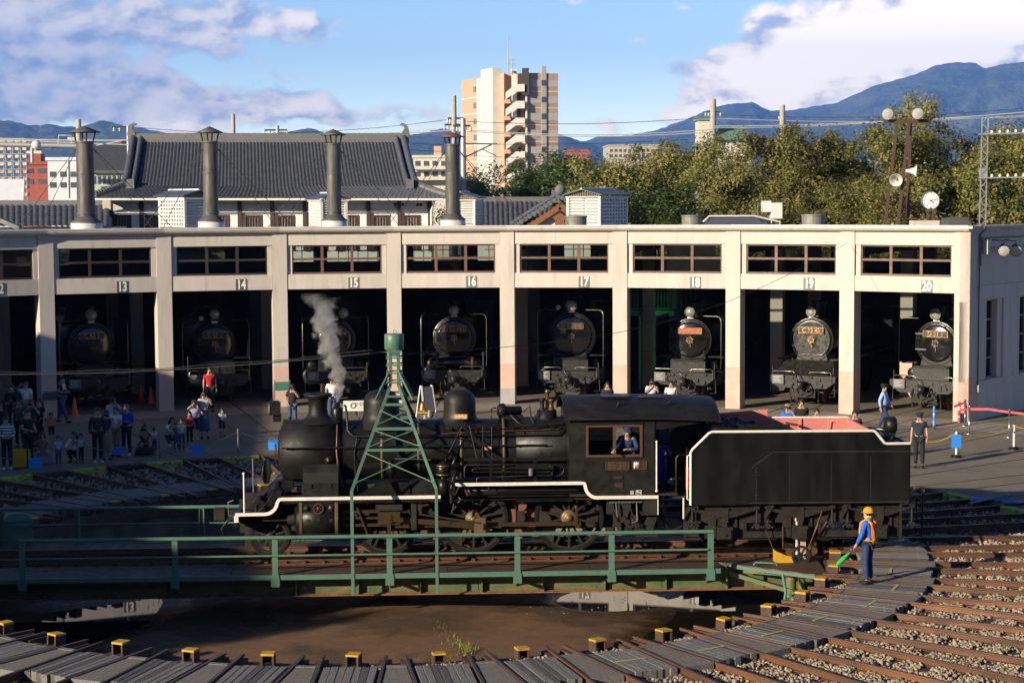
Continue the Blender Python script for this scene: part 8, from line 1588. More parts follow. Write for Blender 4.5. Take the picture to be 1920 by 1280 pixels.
stall_loco(4, 33.0, 'D 52 468', 'locomotive with plate D 52 468 and tapering saddle in stall seventeen', R=0.95, zc=2.52, defl=True, lampz=3.76, lampr=0.21, wheel_m=m_steel, sub=True)
stall_loco(5, 33.1, 'C 59 164', 'locomotive with red number plate and brass wheel in stall eighteen', R=0.84, zc=2.42, defl=True, plate_m=m_redpl, lampz=3.55, lampr=0.19)
stall_loco(6, 33.4, 'C 53 45', 'grimy locomotive with flat-bottomed door and sloping deck in stall nineteen', R=0.84, zc=2.52, defl=False, flat=True, deck=True, lampz=3.62, lampr=0.18, beamw=1.32, face=M('grimy_door_black', (0.03, 0.029, 0.027), (0.05, 0.047, 0.043), rough=0.28, scale=6, coat=.2))
stall_loco(7, 33.7, 'D 51 1', 'locomotive with bright ringed door and side plates in stall twenty', R=0.82, zc=2.52, defl=True, lampz=3.64, lampr=0.20, wheel_m=m_steel, beamw=1.35)
# green inspection platform inside stalls 17 and 18
m_grn = M('bright_green_paint', (0.04, 0.48, 0.19), (0.035, 0.42, 0.165), rough=0.5, scale=4)
gp_ = thing('inspection_platform', 'bright green railed inspection platform deep inside stalls seventeen and eighteen', 'platform'); thg = 19.0; ng = Vector((sin(radians(thg)), cos(radians(thg)), 0)); eg = Vector((cos(radians(thg)), -sin(radians(thg)), 0)); rg_ = 36.3
def G_(px, py): return on_plane(px, py, ng, rg_)
for x0, x1 in ((1178, 1196), (1228, 1264)):
 a, b_ = G_(x0, 592), G_(x1, 584); MB().hexa([a, b_ - Vector((0, 0, b_.z - a.z)), b_ - Vector((0, 0, b_.z - a.z)) + ng * 2, a + ng * 2], [a + Vector((0, 0, 0.22)), b_ + Vector((0, 0, 0.22 - b_.z + a.z)), b_ + Vector((0, 0, 0.22 - b_.z + a.z)) + ng * 2, a + Vector((0, 0, 0.22)) + ng * 2]).build('platform_beam', m_grn, gp_)
 MB().tube([G_(x0, 579), G_(x1, 579)], 0.035, 6).build('toe_rail', m_grn, gp_)
 n = max(3, int((x1 - x0) / 6))
 for i in range(n + 1): px = x0 + (x1 - x0) * i / n; MB().bar(G_(px, 579), G_(px, 544), 0.035, 0.035).build('baluster', m_grn, gp_)
for i in range(5): p0 = G_(1264, 579) + ng * 0.5 * (i + 1) + eg * 0.1 * i; MB().bar(p0, p0 + Vector((0, 0, 0.85)), 0.035, 0.035).build('baluster', m_grn, gp_)
for px in (1200, 1226): a = G_(px, 592); MB().box(a.x - 0.06, a.x + 0.06, a.y, a.y + 0.12, -0.03, a.z).build('platform_leg', m_grn, gp_)
# ================================================================== PEOPLE
SKIN = M('skin', (0.44, 0.26, 0.175), (0.40, 0.235, 0.16), rough=0.55, scale=12)
HAIR = M('black_hair', (0.012, 0.010, 0.009), (0.022, 0.016, 0.013), rough=0.4, scale=25, stretch=(4, 4, 0.6))
HAIRB = M('brown_hair', (0.045, 0.025, 0.015), (0.03, 0.017, 0.011), rough=0.45, scale=25, stretch=(4, 4, 0.6))
def cloth(name, c, c2=None, **k): return M('cloth_' + name, c, c2 or tuple(x * 0.8 for x in c), rough=0.85, scale=9, bump=0.25, bscale=14, **k)
CL = {'black': (0.012, 0.012, 0.014), 'white': (0.72, 0.72, 0.74), 'navy': (0.018, 0.022, 0.045), 'blue': (0.02, 0.045, 0.45), 'royal': (0.025, 0.14, 0.60), 'jeans': (0.045, 0.075, 0.16), 'grey': (0.20, 0.20, 0.21), 'red': (0.45, 0.02, 0.02), 'orange': (0.85, 0.16, 0.06), 'lilac': (0.40, 0.40, 0.72), 'olive': (0.07, 0.06, 0.04), 'brown': (0.12, 0.045, 0.025), 'tan': (0.22, 0.17, 0.11), 'lblue': (0.33, 0.48, 0.80), 'pblue': (0.20, 0.42, 0.75), 'pink': (0.60, 0.10, 0.16), 'dblue': (0.02, 0.04, 0.11), 'worknavy': (0.022, 0.04, 0.12), 'hivis': (0.85, 0.13, 0.03), 'hiyel': (0.85, 0.32, 0.02), 'paleb': (0.30, 0.55, 0.85), 'skirtblue': (0.02, 0.06, 0.16), 'dgreen': (0.05, 0.08, 0.06), 'wgrey': (0.5, 0.5, 0.52)}
def cm(n): return cloth(n, CL[n])
def stripes():
 m = cloth('striped', (0.7, 0.7, 0.72)); nt = m.node_tree; N = nt.nodes.new; L = nt.links.new; tc = N('ShaderNodeTexCoord'); sp_ = N('ShaderNodeSeparateXYZ'); L(tc.outputs['Object'], sp_.inputs[0]); mm = N('ShaderNodeMath'); mm.operation = 'MULTIPLY'; mm.inputs[1].default_value = 11.0; L(sp_.outputs[2], mm.inputs[0]); fr = N('ShaderNodeMath'); fr.operation = 'FRACT'; L(mm.outputs[0], fr.inputs[0]); gt_ = N('ShaderNodeMath'); gt_.operation = 'GREATER_THAN'; gt_.inputs[1].default_value = 0.5; L(fr.outputs[0], gt_.inputs[0])
 mx = N('ShaderNodeMix'); mx.data_type = 'RGBA'; mx.inputs['A'].default_value = (0.72, 0.72, 0.74, 1); mx.inputs['B'].default_value = (0.012, 0.013, 0.02, 1); L(gt_.outputs[0], mx.inputs['Factor']); L(mx.outputs['Result'], nt.nodes['Principled BSDF'].inputs['Base Color']); return m
m_stripe = stripes()
def V3(*a): return Vector(a)
BASE_J = dict(pel=V3(0, 0, .93), spi=V3(0, .005, 1.12), che=V3(0, 0, 1.31), nec=V3(0, .005, 1.455), hb=V3(0, -.012, 1.545), ht=V3(0, -.005, 1.645),
              sl=V3(-.175, 0, 1.40), sr=V3(.175, 0, 1.40), el=V3(-.225, .02, 1.13), er=V3(.225, .02, 1.13), wl=V3(-.235, -.04, .89), wr=V3(.235, -.04, .89),
              hl=V3(-.09, 0, .91), hr=V3(.09, 0, .91), kl=V3(-.10, -.015, .50), kr=V3(.10, -.015, .50), al=V3(-.105, .02, .085), ar=V3(.105, .02, .085), tl=V3(-.115, -.12, .035), tr=V3(.115, -.12, .035))
def J(**k): d = {a: v.copy() for a, v in BASE_J.items()}; d.update({a: V3(*v) for a, v in k.items()}); return d
def crouch(**k):
 d = dict(pel=(0, .12, .30), spi=(0, .06, .46), che=(0, -.04, .64), nec=(0, -.08, .79), hb=(0, -.11, .88), ht=(0, -.10, .98), sl=(-.17, -.05, .73), sr=(.17, -.05, .73), el=(-.24, -.2, .55), er=(.24, -.2, .55), wl=(-.1, -.36, .52), wr=(.1, -.36, .52), hl=(-.09, .1, .29), hr=(.09, .1, .29), kl=(-.15, -.26, .44), kr=(.15, -.26, .44), al=(-.12, -.05, .085), ar=(.12, -.05, .085), tl=(-.13, -.2, .035), tr=(.13, -.2, .035)); d.update(k); return J(**d)
POSES = {'stand': J(), 'hold': J(el=(-.23, .0, 1.13), er=(.23, 0, 1.13), wl=(-.12, -.2, 1.08), wr=(.12, -.2, 1.08)), 'photo': J(el=(-.25, -.16, 1.22), er=(.25, -.16, 1.22), wl=(-.07, -.2, 1.49), wr=(.07, -.2, 1.50)), 'photo1': J(er=(.26, -.14, 1.22), wr=(.07, -.19, 1.50), el=(-.24, .02, 1.14), wl=(-.14, -.16, 1.0)),
         'fold': J(el=(-.25, -.04, 1.13), er=(.25, -.04, 1.13), wl=(.06, -.2, 1.17), wr=(-.06, -.22, 1.13)), 'walk': J(kl=(-.1, -.16, .51), al=(-.1, -.26, .10), tl=(-.1, -.40, .06), kr=(.1, .06, .49), ar=(.1, .27, .12), tr=(.11, .15, .035), el=(-.22, .1, 1.14), wl=(-.22, .06, .9), er=(.22, -.06, 1.14), wr=(.2, -.2, .95)),
         'walkhold': J(kl=(-.1, -.16, .51), al=(-.1, -.26, .10), tl=(-.1, -.40, .06), kr=(.1, .06, .49), ar=(.1, .27, .12), tr=(.11, .15, .035), el=(-.24, -.04, 1.16), er=(.24, -.04, 1.16), wl=(-.12, -.2, 1.15), wr=(.12, -.2, 1.15)),
         'armup': J(el=(-.34, -.06, 1.40), wl=(-.14, -.14, 1.58), er=(.23, 0, 1.13), wr=(.15, -.2, 1.1)), 'crouch': crouch(), 'crouchphoto': crouch(el=(-.24, -.2, .66), er=(.24, -.2, .66), wl=(-.06, -.28, .84), wr=(.06, -.28, .84)),
         'lean': J(spi=(0, -.06, 1.1), che=(0, -.16, 1.25), nec=(0, -.26, 1.34), hb=(0, -.32, 1.40), ht=(0, -.33, 1.50), sl=(-.175, -.2, 1.30), sr=(.175, -.2, 1.30), el=(-.28, -.1, 1.1), wl=(-.26, .05, .95), er=(.2, -.33, 1.1), wr=(.08, -.42, 1.28)),
         'shoulders': J(kl=(-.10, -.2, .86), al=(-.10, -.2, .52), tl=(-.10, -.3, .48), kr=(.10, -.2, .86), ar=(.10, -.2, .52), tr=(.10, -.3, .48), el=(-.2, -.1, 1.15), er=(.2, -.1, 1.15), wl=(-.08, -.2, 1.05), wr=(.08, -.2, 1.05)),
         'flag': J(er=(.24, -.04, 1.13), wr=(.25, -.16, .91), el=(-.235, .05, 1.13), wl=(-.225, .0, .90), tl=(-.14, -.12, .035), tr=(.14, -.10, .035), al=(-.12, .02, .085), ar=(.12, .03, .085)),
         'drive': J(spi=(0, -.02, 1.12), che=(0, -.08, 1.30), nec=(0, -.16, 1.43), hb=(0, -.22, 1.50), ht=(0, -.24, 1.60), sl=(-.17, -.10, 1.37), sr=(.17, -.10, 1.37), el=(-.26, -.33, 1.18), wl=(-.36, -.52, 1.12), er=(.24, -.36, 1.12), wr=(.0, -.46, 1.13)),
         'baby': J(el=(-.24, -.05, 1.14), er=(.24, -.05, 1.14), wl=(.04, -.24, 1.14), wr=(-.04, -.24, 1.06))}
BAKE = []
def skin_obj(verts, edges, radii, sub=1):
 me = bpy.data.meshes.new('tmp'); me.from_pydata([tuple(v) for v in verts], edges, []); o = bpy.data.objects.new('tmp', me); COL.objects.link(o)
 md = o.modifiers.new('s', 'SKIN'); me.skin_vertices.new() if not me.skin_vertices else None
 for i, r in enumerate(radii): sv = me.skin_vertices[0].data[i]; sv.radius = (r, r) if not isinstance(r, tuple) else r; sv.use_root = (i == 0)
 md.use_smooth_shade = True; ms = o.modifiers.new('u', 'SUBSURF'); ms.levels = sub; ms.render_levels = sub; return o
CACHE = {}
def hand_geo(w, d, s=1.0, side=1):
 """palm and five bent fingers from the wrist w along direction d"""
 mb = MB(); d = d.normalized(); a, b = frame_of(d); 
 mb.tube([w - d * .01, w + d * 0.035, w + d * 0.085], [.024 * s, .034 * s, .031 * s], 6)
 for i, L_ in enumerate((.062, .074, .078, .070)):
  o = a * (i - 1.5) * 0.018 + d * 0.08; k = w + o * s; mb.tube([k, k + (d * L_ * .5 + b * .006) * s, k + (d * L_ * .85 - b * .022) * s], [.0095 * s, .009 * s, .0075 * s], 5)
 k = w + d * .025 + a * side * .03; mb.tube([k, k + (a * side * .03 + d * .03) * s, k + (a * side * .034 + d * .06) * s], [.011 * s, .010 * s, .008 * s], 5)
 return mb
def build_pose(pose, hs, sleeve, bottom):
 key = (pose, hs, sleeve, bottom)
 if key in CACHE: return key
 j = POSES[pose]; hb = j['nec'] + (j['hb'] - j['nec']) * hs; ht = hb + (j['ht'] - j['hb']) * hs; dn = (ht - hb).normalized()
 fwd = Vector((0, -1, 0)); chin = hb + fwd * .035 * hs - dn * .045 * hs
 names = ['pel', 'spi', 'che', 'nec', 'HB', 'HT', 'sl', 'el', 'wl', 'sr', 'er', 'wr', 'hl', 'kl', 'al', 'hr', 'kr', 'ar', 'CH', 'NO']
 P = dict(j); P['HB'] = hb; P['HT'] = ht; P['CH'] = chin; P['NO'] = hb + fwd * .098 * hs + dn * .01 * hs
 R = dict(pel=.12, spi=.11, che=(.145, .11), nec=.052, HB=(.078 * hs, .092 * hs), HT=(.070 * hs, .078 * hs), sl=.055, el=.041, wl=.030, sr=.055, er=.041, wr=.030, hl=.085, kl=.058, al=.042, hr=.085, kr=.058, ar=.042, CH=.05 * hs, NO=.016 * hs)
 E_ = [('pel', 'spi'), ('spi', 'che'), ('che', 'nec'), ('nec', 'HB'), ('HB', 'HT'), ('che', 'sl'), ('sl', 'el'), ('el', 'wl'), ('che', 'sr'), ('sr', 'er'), ('er', 'wr'), ('pel', 'hl'), ('hl', 'kl'), ('kl', 'al'), ('pel', 'hr'), ('hr', 'kr'), ('kr', 'ar'), ('HB', 'CH'), ('HB', 'NO')]
 ix = {n: i for i, n in enumerate(names)}; res = {}
 res['body'] = skin_obj([P[n] for n in names], [(ix[a], ix[b]) for a, b in E_], [R[n] for n in names])
 tv = ['pel', 'spi', 'che', 'nk', 'sl', 'sr', 'L1', 'R1'] + (['L2', 'R2', 'L3', 'R3'] if sleeve else []); Q = dict(P); Q['nk'] = j['che'].lerp(j['nec'], 0.72); Q['pel'] = j['pel'] + Vector((0, 0, .0 if bottom != 'skirt' else .06))
 tv2 = ['pel', 'spi', 'che', 'nk', 'sl', 'L1', 'sr', 'R1']; te_ = [(0, 1), (1, 2), (2, 3), (2, 4), (4, 5), (2, 6), (6, 7)]; tr_ = [.150, .138, (.165, .125), .066, .072, .060, .072, .060]
 Q['L1'] = j['sl'].lerp(j['el'], 0.62 if not sleeve else 1.0); Q['R1'] = j['sr'].lerp(j['er'], 0.62 if not sleeve else 1.0)
 if sleeve: Q['L2'] = j['el'].lerp(j['wl'], 0.93); Q['R2'] = j['er'].lerp(j['wr'], 0.93); tv2 += ['L2', 'R2']; te_ += [(5, 8), (7, 9)]; tr_ += [.042, .042]
 res['top'] = skin_obj([Q[n] for n in tv2], te_, tr_)
 if bottom in ('trousers', 'shorts'):
  f = 0.96 if bottom == 'trousers' else 0.10
  kl2 = j['kl'].lerp(j['al'], f); kr2 = j['kr'].lerp(j['ar'], f); bv = [j['pel'] + Vector((0, 0, .05)), j['hl'], j['kl'], kl2, j['hr'], j['kr'], kr2]
  res['bottom'] = skin_obj(bv, [(0, 1), (1, 2), (2, 3), (0, 4), (4, 5), (5, 6)], [.135, .10, .076, .062, .10, .076, .062])
 CACHE[key] = (res, P, hs, j, bottom, sleeve); return key
def bake_all():
 dg = bpy.context.evaluated_depsgraph_get(); 
 for key, (res, P, hs, j, bottom, sleeve) in CACHE.items():
  out = {}
  for nm, o in res.items():
   me = bpy.data.meshes.new_from_object(o.evaluated_get(dg)); out[nm] = me
  me = out['body']; mb = MB(); mb.v = [tuple(v.co) for v in me.vertices]; mb.f = [list(p.vertices) for p in me.polygons]; mb.s = [True] * len(mb.f)
  for s, w, e in ((-1, j['wl'], j['el']), (1, j['wr'], j['er'])): h = hand_geo(w, (w - e), 1.0, -s); mb.add(h.v, h.f, True)
  out['body'] = mb.mesh('body')
  hb, ht = P['HB'], P['HT']; c = hb.lerp(ht, 0.5)
  def hairmesh(long):
   m = MB(); rr = 0.105 * hs; n, mm = 14, 9; cc = c + Vector((0, .012 * hs, .012 * hs)); vs = []; 
   for i in range(mm + 1):
    t = pi * 0.66 * i / mm
    for k in range(n):
     a = 2 * pi * k / n; fr = max(0, -sin(a)); tt = t * (1 - 0.42 * fr); vs.append(cc + Vector((rr * 0.90 * sin(tt) * cos(a), rr * 1.02 * sin(tt) * sin(a), rr * 1.12 * cos(tt))))
   m.add(vs, [(i * n + k, (i + 1) * n + k, (i + 1) * n + (k + 1) % n, i * n + (k + 1) % n) for i in range(mm) for k in range(n)], True)
   if long:
    for dx in (-.07, -.035, 0, .035, .07): m.tube([cc + Vector((dx * hs, .055 * hs, 0)), cc + Vector((dx * 1.25 * hs, .085 * hs, -.12 * hs)), cc + Vector((dx * 1.2, .09, -.28 * hs))], [.045 * hs, .045 * hs, .02], 7)
   return m.mesh('hair')
  out['hair'] = hairmesh(False); out['hairlong'] = hairmesh(True)
  cap = MB(); cc = c + Vector((0, .005, .035 * hs)); cap.lathe(cc, (0, 0, 1), [(-.0, .112 * hs), (.045 * hs, .104 * hs), (.075 * hs, .07 * hs), (.085 * hs, .0)], 18); cap.prism([(-.09 * hs, 0), (.09 * hs, 0), (.07 * hs, .09 * hs), (0, .11 * hs), (-.07 * hs, .09 * hs)], cc + Vector((0, -.075 * hs, -.004)), (1, 0, 0), (0, -1, 0), (0, 0, 1), 0, .012); out['cap'] = cap.mesh('cap')
  pc = MB(); pc.lathe(cc, (0, 0, 1), [(-.02, .108 * hs), (.035, .108 * hs), (.05, .14 * hs), (.075, .135 * hs), (.085, 0)], 20); pc.prism([(-.08, 0), (.08, 0), (.06, .07), (0, .085), (-.06, .07)], cc + Vector((0, -.085, -.02)), (1, 0, 0), (0, -1, -.3), (0, 0, 1), 0, .01); out['peaked'] = pc.mesh('peaked_cap')
  hm = MB(); hm.lathe(cc + Vector((0, .005, -.015)), (0, 0, 1), [(-.0, .128 * hs), (.004, .128 * hs), (.01, .118), (.06, .112), (.10, .085), (.125, .04), (.13, 0)], 22); hm.lathe(cc + Vector((0, -.03, -.015)), (0, 0, 1), [(0, .128), (.006, .128)], 22); out['helmet'] = hm.mesh('helmet')
  shm = MB()
  for a, t in ((j['al'], j['tl']), (j['ar'], j['tr'])): dd = (t - a); dd.z = 0; dd.normalize(); shm.sphere(a.lerp(t, 0.55) + Vector((0, 0, -.012)), .05, 10, 6, (0.95, 2.4 if abs(dd.y) > .5 else 1, .85))
  out['shoes'] = shm.mesh('shoes')
  if bottom == 'skirt':
   lo_z = min(j['al'].z, j['ar'].z) + .10; m = MB(); 
   if j['pel'].z > .6: cx = (j['al'] + j['ar']) / 2; pr = [(j['pel'] + Vector((0, 0, .10)), .135), (j['pel'] + Vector((0, 0, -.02)), .165), (j['pel'] * .5 + cx * .5, .19), (Vector((cx.x, cx.y, lo_z + .1)), .225)]
   else: pr = [(j['pel'] + Vector((0, -.02, .16)), .15), (j['pel'] + Vector((0, -.08, .02)), .25), (Vector((0, -.10, .16)), .33), (Vector((0, -.08, .03)), .36)]
   n = 18; vs = [c_ + Vector((r * cos(2 * pi * k / n) * (1 + .04 * sin(5 * 2 * pi * k / n)), r * .85 * sin(2 * pi * k / n), 0)) for c_, r in pr for k in range(n)]
   m.add(vs, [(i * n + k, i * n + (k + 1) % n, (i + 1) * n + (k + 1) % n, (i + 1) * n + k) for i in range(len(pr) - 1) for k in range(n)], True); out['bottom'] = m.mesh('skirt')
  CACHE[key] = out
  for o in res.values(): bpy.data.objects.remove(o)
PEOPLE = []
def person(px, py, h, pose, top, bottom, label, rot=0.0, sleeve=0, btype='trousers', shoes='black', hair='hair', kid=False, z=-0.01, loc=None, hat=None, hatm=None, group='visitors watching from the apron', hairm=None, extra=None):
 hs = 1.38 if kid else 1.0; key = build_pose(pose, hs, sleeve, btype); PEOPLE.append((key, on_z(px, py, z) if loc is None else Vector(loc), h / (1.70 if not kid else 1.74), rot, top, bottom, shoes, hair, label, hat, hatm, group, hairm, extra))
 return len(PEOPLE) - 1
G0 = 'visitors watching from the apron'
person(14, 880, 1.62, 'hold', m_stripe, 'black', 'person in a black and white striped top beside the yellow suitcase', 0.3, 1, shoes='white')
person(54, 871, 1.72, 'hold', 'black', 'black', 'person in black leaning over the yellow suitcase handle', 0.9)
person(80, 868, 1.6, 'crouchphoto', 'grey', 'grey', 'person in a long grey dress crouching to take a photo', 0.2, 0, 'skirt', hair='hairlong')
person(97, 829, 0.98, 'hold', 'orange', 'black', 'small child in a bright orange T-shirt', 0.1, 0, 'shorts', 'tan', kid=True)
person(110, 874, 0.92, 'stand', 'lilac', 'jeans', 'toddler in a lilac shirt and pink boots by the chain', 0.3, 0, shoes='pink', kid=True)
person(142, 866, 1.58, 'crouch', 'white', 'black', 'person with long black hair crouching in a white top with a bag', -0.3, 1, hair='hairlong')
person(152, 868, 0.9, 'hold', 'wgrey', 'black', 'toddler in a grey patterned shirt held by a crouching person', 0.5, 0, shoes='dgreen', kid=True)
person(184, 868, 1.72, 'stand', 'navy', 'black', 'person in a dark navy jacket and white shoes next to blue sign', 0.5, 1, shoes='white')
person(201, 862, 1.56, 'photo', 'dblue', 'tan', 'person in brown skirt aiming a camera behind the navy jacket', 0.4, 0, 'skirt', hair='hairlong')
person(219, 856, 1.60, 'hold', 'white', 'tan', 'person in white T-shirt and loose tan trousers behind the blue sign', -0.5, 0, hairm='b')
person(214, 838, 1.66, 'photo1', 'wgrey', 'grey', 'person in pale grey T-shirt at the back of the group', 0.2, 0)
person(238, 855, 1.66, 'fold', 'blue', 'black', 'person in a vivid blue jacket with folded arms', -0.2, 1, shoes='white')
person(272, 852, 1.6, 'crouchphoto', 'brown', 'black', 'person in a rust-brown top crouching with a long black skirt', 0.3, 0, 'skirt', hair='hairlong')
person(290, 848, 0.80, 'stand', 'white', 'jeans', 'toddler in white with a small backpack', 2.6, 0, shoes='hiyel', kid=True)
i_f = person(117, 793, 1.72, 'walkhold', 'black', 'jeans', 'person in black T-shirt and cap walking with a child on the shoulders', 1.2, 0, hat='cap', hatm='navy')
person(50, 806, 1.74, 'armup', 'white', 'grey', 'person in a white V-neck T-shirt with one arm raised', -0.2, 0)
person(24, 808, 1.66, 'baby', 'black', 'black', 'person in black carrying a baby in front', -0.2, 1, hair='hairlong')
person(38, 838, 1.6, 'stand', 'olive', 'black', 'person in a dark olive T-shirt with a white bag strap', 0.1, 0, hair='hairlong')
person(60, 846, 1.7, 'photo', 'navy', 'navy', 'person in a red and white cap taking a photo', 0.3, 0, hat='cap', hatm='red')
person(76, 838, 1.6, 'stand', 'black', 'black', 'person with long black hair holding a hand out to the orange child', -0.6, 0, hair='hairlong')
person(2, 850, 1.64, 'photo', 'navy', 'black', 'person in dark blue with both hands at a camera near the striped top', 0.1, 1)
person(394, 772, 1.72, 'stand', 'red', 'black', 'person in a red polo shirt at the stall fourteen entrance', 0.3, 0)
person(384, 822, 1.62, 'photo1', 'wgrey', 'skirtblue', 'person in pale lilac top and long blue skirt taking a photo', 0.3, 0, 'skirt', shoes='black', hair='hairlong')
person(366, 824, 1.32, 'armup', 'lilac', 'black', 'child in lilac shirt, black shorts and cap shading the eyes', 0.3, 0, 'shorts', 'white', hat='cap', hatm='black', kid=True)
person(356, 833, 1.08, 'hold', 'red', 'black', 'child in a red vest dress holding a white paper', 0.3, 0, 'trousers', 'pink', kid=True, hair='hairlong')
person(341, 846, 1.04, 'hold', 'wgrey', 'dgreen', 'child in grey shirt with blue straps and green trousers', 0.2, 0, kid=True)
person(331, 842, 0.85, 'stand', 'jeans', 'jeans', 'toddler in blue between a crouching person and grey-shirted child', 0.2, 0, kid=True)
person(322, 836, 1.6, 'crouch', 'white', 'black', 'person crouching in a white T-shirt and black vest', 0.5, 0, shoes='white', hair='hairlong')
person(417, 819, 1.08, 'lean', 'pblue', 'navy', 'child in a blue checked vest leaning toward the chain', 0.2, 0, 'shorts', kid=True)
person(549, 806, 1.62, 'photo1', 'black', 'jeans', 'person in a black T-shirt photographing past the locomotive chimney', 0.0, 0, hairm='b')
person(624, 792, 1.68, 'photo1', 'white', 'jeans', 'person in a white apron top behind the locomotive chimney', 0.1, 0)
person(1139, 800, 1.6, 'stand', 'black', 'black', 'dark-haired person mostly hidden behind the cab roof next to a column', 0, 0, hair='hairlong')
person(1222, 794, 1.6, 'photo', 'white', 'navy', 'person with a phone peeking over the cab roof', 0, 0)
person(1258, 796, 1.58, 'stand', 'white', 'navy', 'person in white seen over the rear of the cab roof', 0, 0)
person(1477, 855, 1.66, 'photo1', 'royal', 'jeans', 'person in a straw-coloured cap behind the tender', 0, 0, hat='cap', hatm='tan')
person(1502, 848, 1.70, 'stand', 'black', 'black', 'person in a dark T-shirt behind the tender bunker', 0, 0)
person(1531, 862, 1.6, 'stand', 'navy', 'black', 'person showing only dark hair above the salmon bunker', 0, 0)
person(1602, 868, 1.62, 'stand', 'navy', 'black', 'person showing only dark hair at the bunker corner', 0, 0)
person(1657, 812, 1.70, 'walk', 'lblue', 'worknavy', 'guard in light blue shirt, navy trousers and peaked cap walking', 1.1, 1, hat='peaked', hatm='black', group='yard staff')
person(1723, 877, 1.66, 'stand', 'navy', 'black', 'staff member in dark navy uniform and cap standing by the tender', -0.3, 0, hat='peaked', hatm='navy', group='yard staff')
PI_W = person(1627, 1094, 1.60, 'flag', 'royal', 'worknavy', 'track worker in blue with orange vest and yellow helmet holding a flag', -2.25, 1, hat='helmet', hatm='hiyel', z=-0.008, group='yard staff')
Rt = Matrix.Rotation(PHI, 4, 'Z')
PI_D = person(0, 0, 1.55, 'drive', 'dblue', 'dblue', 'driver in dark blue uniform and cap leaning out of the cab window', 0.0, 1, loc=Rt @ Vector((5.42, -0.98, 1.43)), hat='peaked', hatm='dblue', group='locomotive crew')
person(0, 0, 1.62, 'stand', 'dblue', 'blue', 'fireman in blue overalls standing in the cab doorway', 0.6, 1, loc=Rt @ Vector((6.28, -0.35, 1.43)), group='locomotive crew', hat='peaked', hatm='dblue')
person(0, 0, 1.66, 'stand', 'wgrey', 'black', 'person in white shirt and dark trousers standing beyond the cab doorway', 0.2, 0, loc=Rt @ Vector((6.75, 2.9, 0.35)))
fl_ = PEOPLE[i_f]
person(0, 0, 0.95, 'shoulders', 'black', 'white', 'small child in black top and white trousers riding on shoulders', 1.2, 0, kid=True, loc=fl_[1] + Vector((cos(1.2) * 0.0, 0, 1.43 - 0.50)))
bake_all()
eye_m = M('eye_dark', (0.01, 0.008, 0.008), rough=0.3); lip_m = M('lips', (0.30, 0.12, 0.10), rough=0.5)
REF = {}
for n, (key, loc, s, rot, top, bottom, shoes, hair, label, hat, hatm, group, hairm, extra) in enumerate(PEOPLE):
 t = thing('person', label, 'person', loc, rot, group); t.scale = (s, s, s); d = CACHE[key]; REF[n] = t
 def put(nm, me, mat):
  me2 = me
  o = bpy.data.objects.new(nm, me2); COL.objects.link(o); o.parent = t
  if not me2.materials: me2.materials.append(None)
  o.material_slots[0].link = 'OBJECT'; o.material_slots[0].material = mat; return o
 g_ = lambda x: x if not isinstance(x, str) else cm(x)
 b_ = put('body', d['body'], SKIN); put('shirt', d['top'], g_(top)); put('skirt' if key[3] == 'skirt' else ('shorts' if key[3] == 'shorts' else 'trousers'), d['bottom'], g_(bottom)); put('shoes', d['shoes'], g_(shoes)); put('hair', d[hair], HAIRB if hairm == 'b' else HAIR)
 if hat: put({'cap': 'cap', 'peaked': 'peaked_cap', 'helmet': 'helmet'}[hat], d[hat], g_(hatm))
 j = POSES[key[0]]; hs = key[1]; hb = j['nec'] + (j['hb'] - j['nec']) * hs; ht = hb + (j['ht'] - j['hb']) * hs
 fc = MB()
 for sx in (-1, 1): fc.sphere(hb.lerp(ht, 0.30) + Vector((sx * .032 * hs, -.088 * hs, 0)), .011 * hs, 6, 4)
 fc.build('eyes', eye_m, t); MB().box(-.022 * hs, .022 * hs, -.004, .004, -.004, .004).build('mouth', lip_m, t, hb + Vector((0, -.088 * hs, -.035 * hs)))
 ea = MB()
 for sx in (-1, 1): ea.sphere(hb.lerp(ht, 0.2) + Vector((sx * .085 * hs, .0, 0)), .022 * hs, 6, 5, (0.5, 0.8, 1.3))
 ea.build('ears', SKIN, t)
 if 'photo' in key[0]:
  w = (j['wl'] + j['wr']) / 2 if key[0] != 'photo1' else j['wr'] + Vector((-.05, 0, .02)); dv = (j['wr'] - j['er']).normalized()
  cme = MB().box(-.055, .055, -.03, .03, -.035, .035).lathe((0, -.03, 0), (0, -1, 0), [(0, .028), (.045, .028), (.045, 0)], 12).build('camera', m_blk, None, None); cme.matrix_world = Matrix.Translation(loc) @ Matrix.Rotation(rot, 4, 'Z') @ Matrix.Scale(s, 4) @ Matrix.Translation(w + dv * .09 + Vector((0, -.03, .0)))
  tag(cme, 'small black camera held up by the ' + label.replace('person', 'visitor').split(' taking')[0].split(' aiming')[0], 'camera', 'cameras held by visitors')
  cme['label'] = ' '.join(cme['label'].split()[:16])
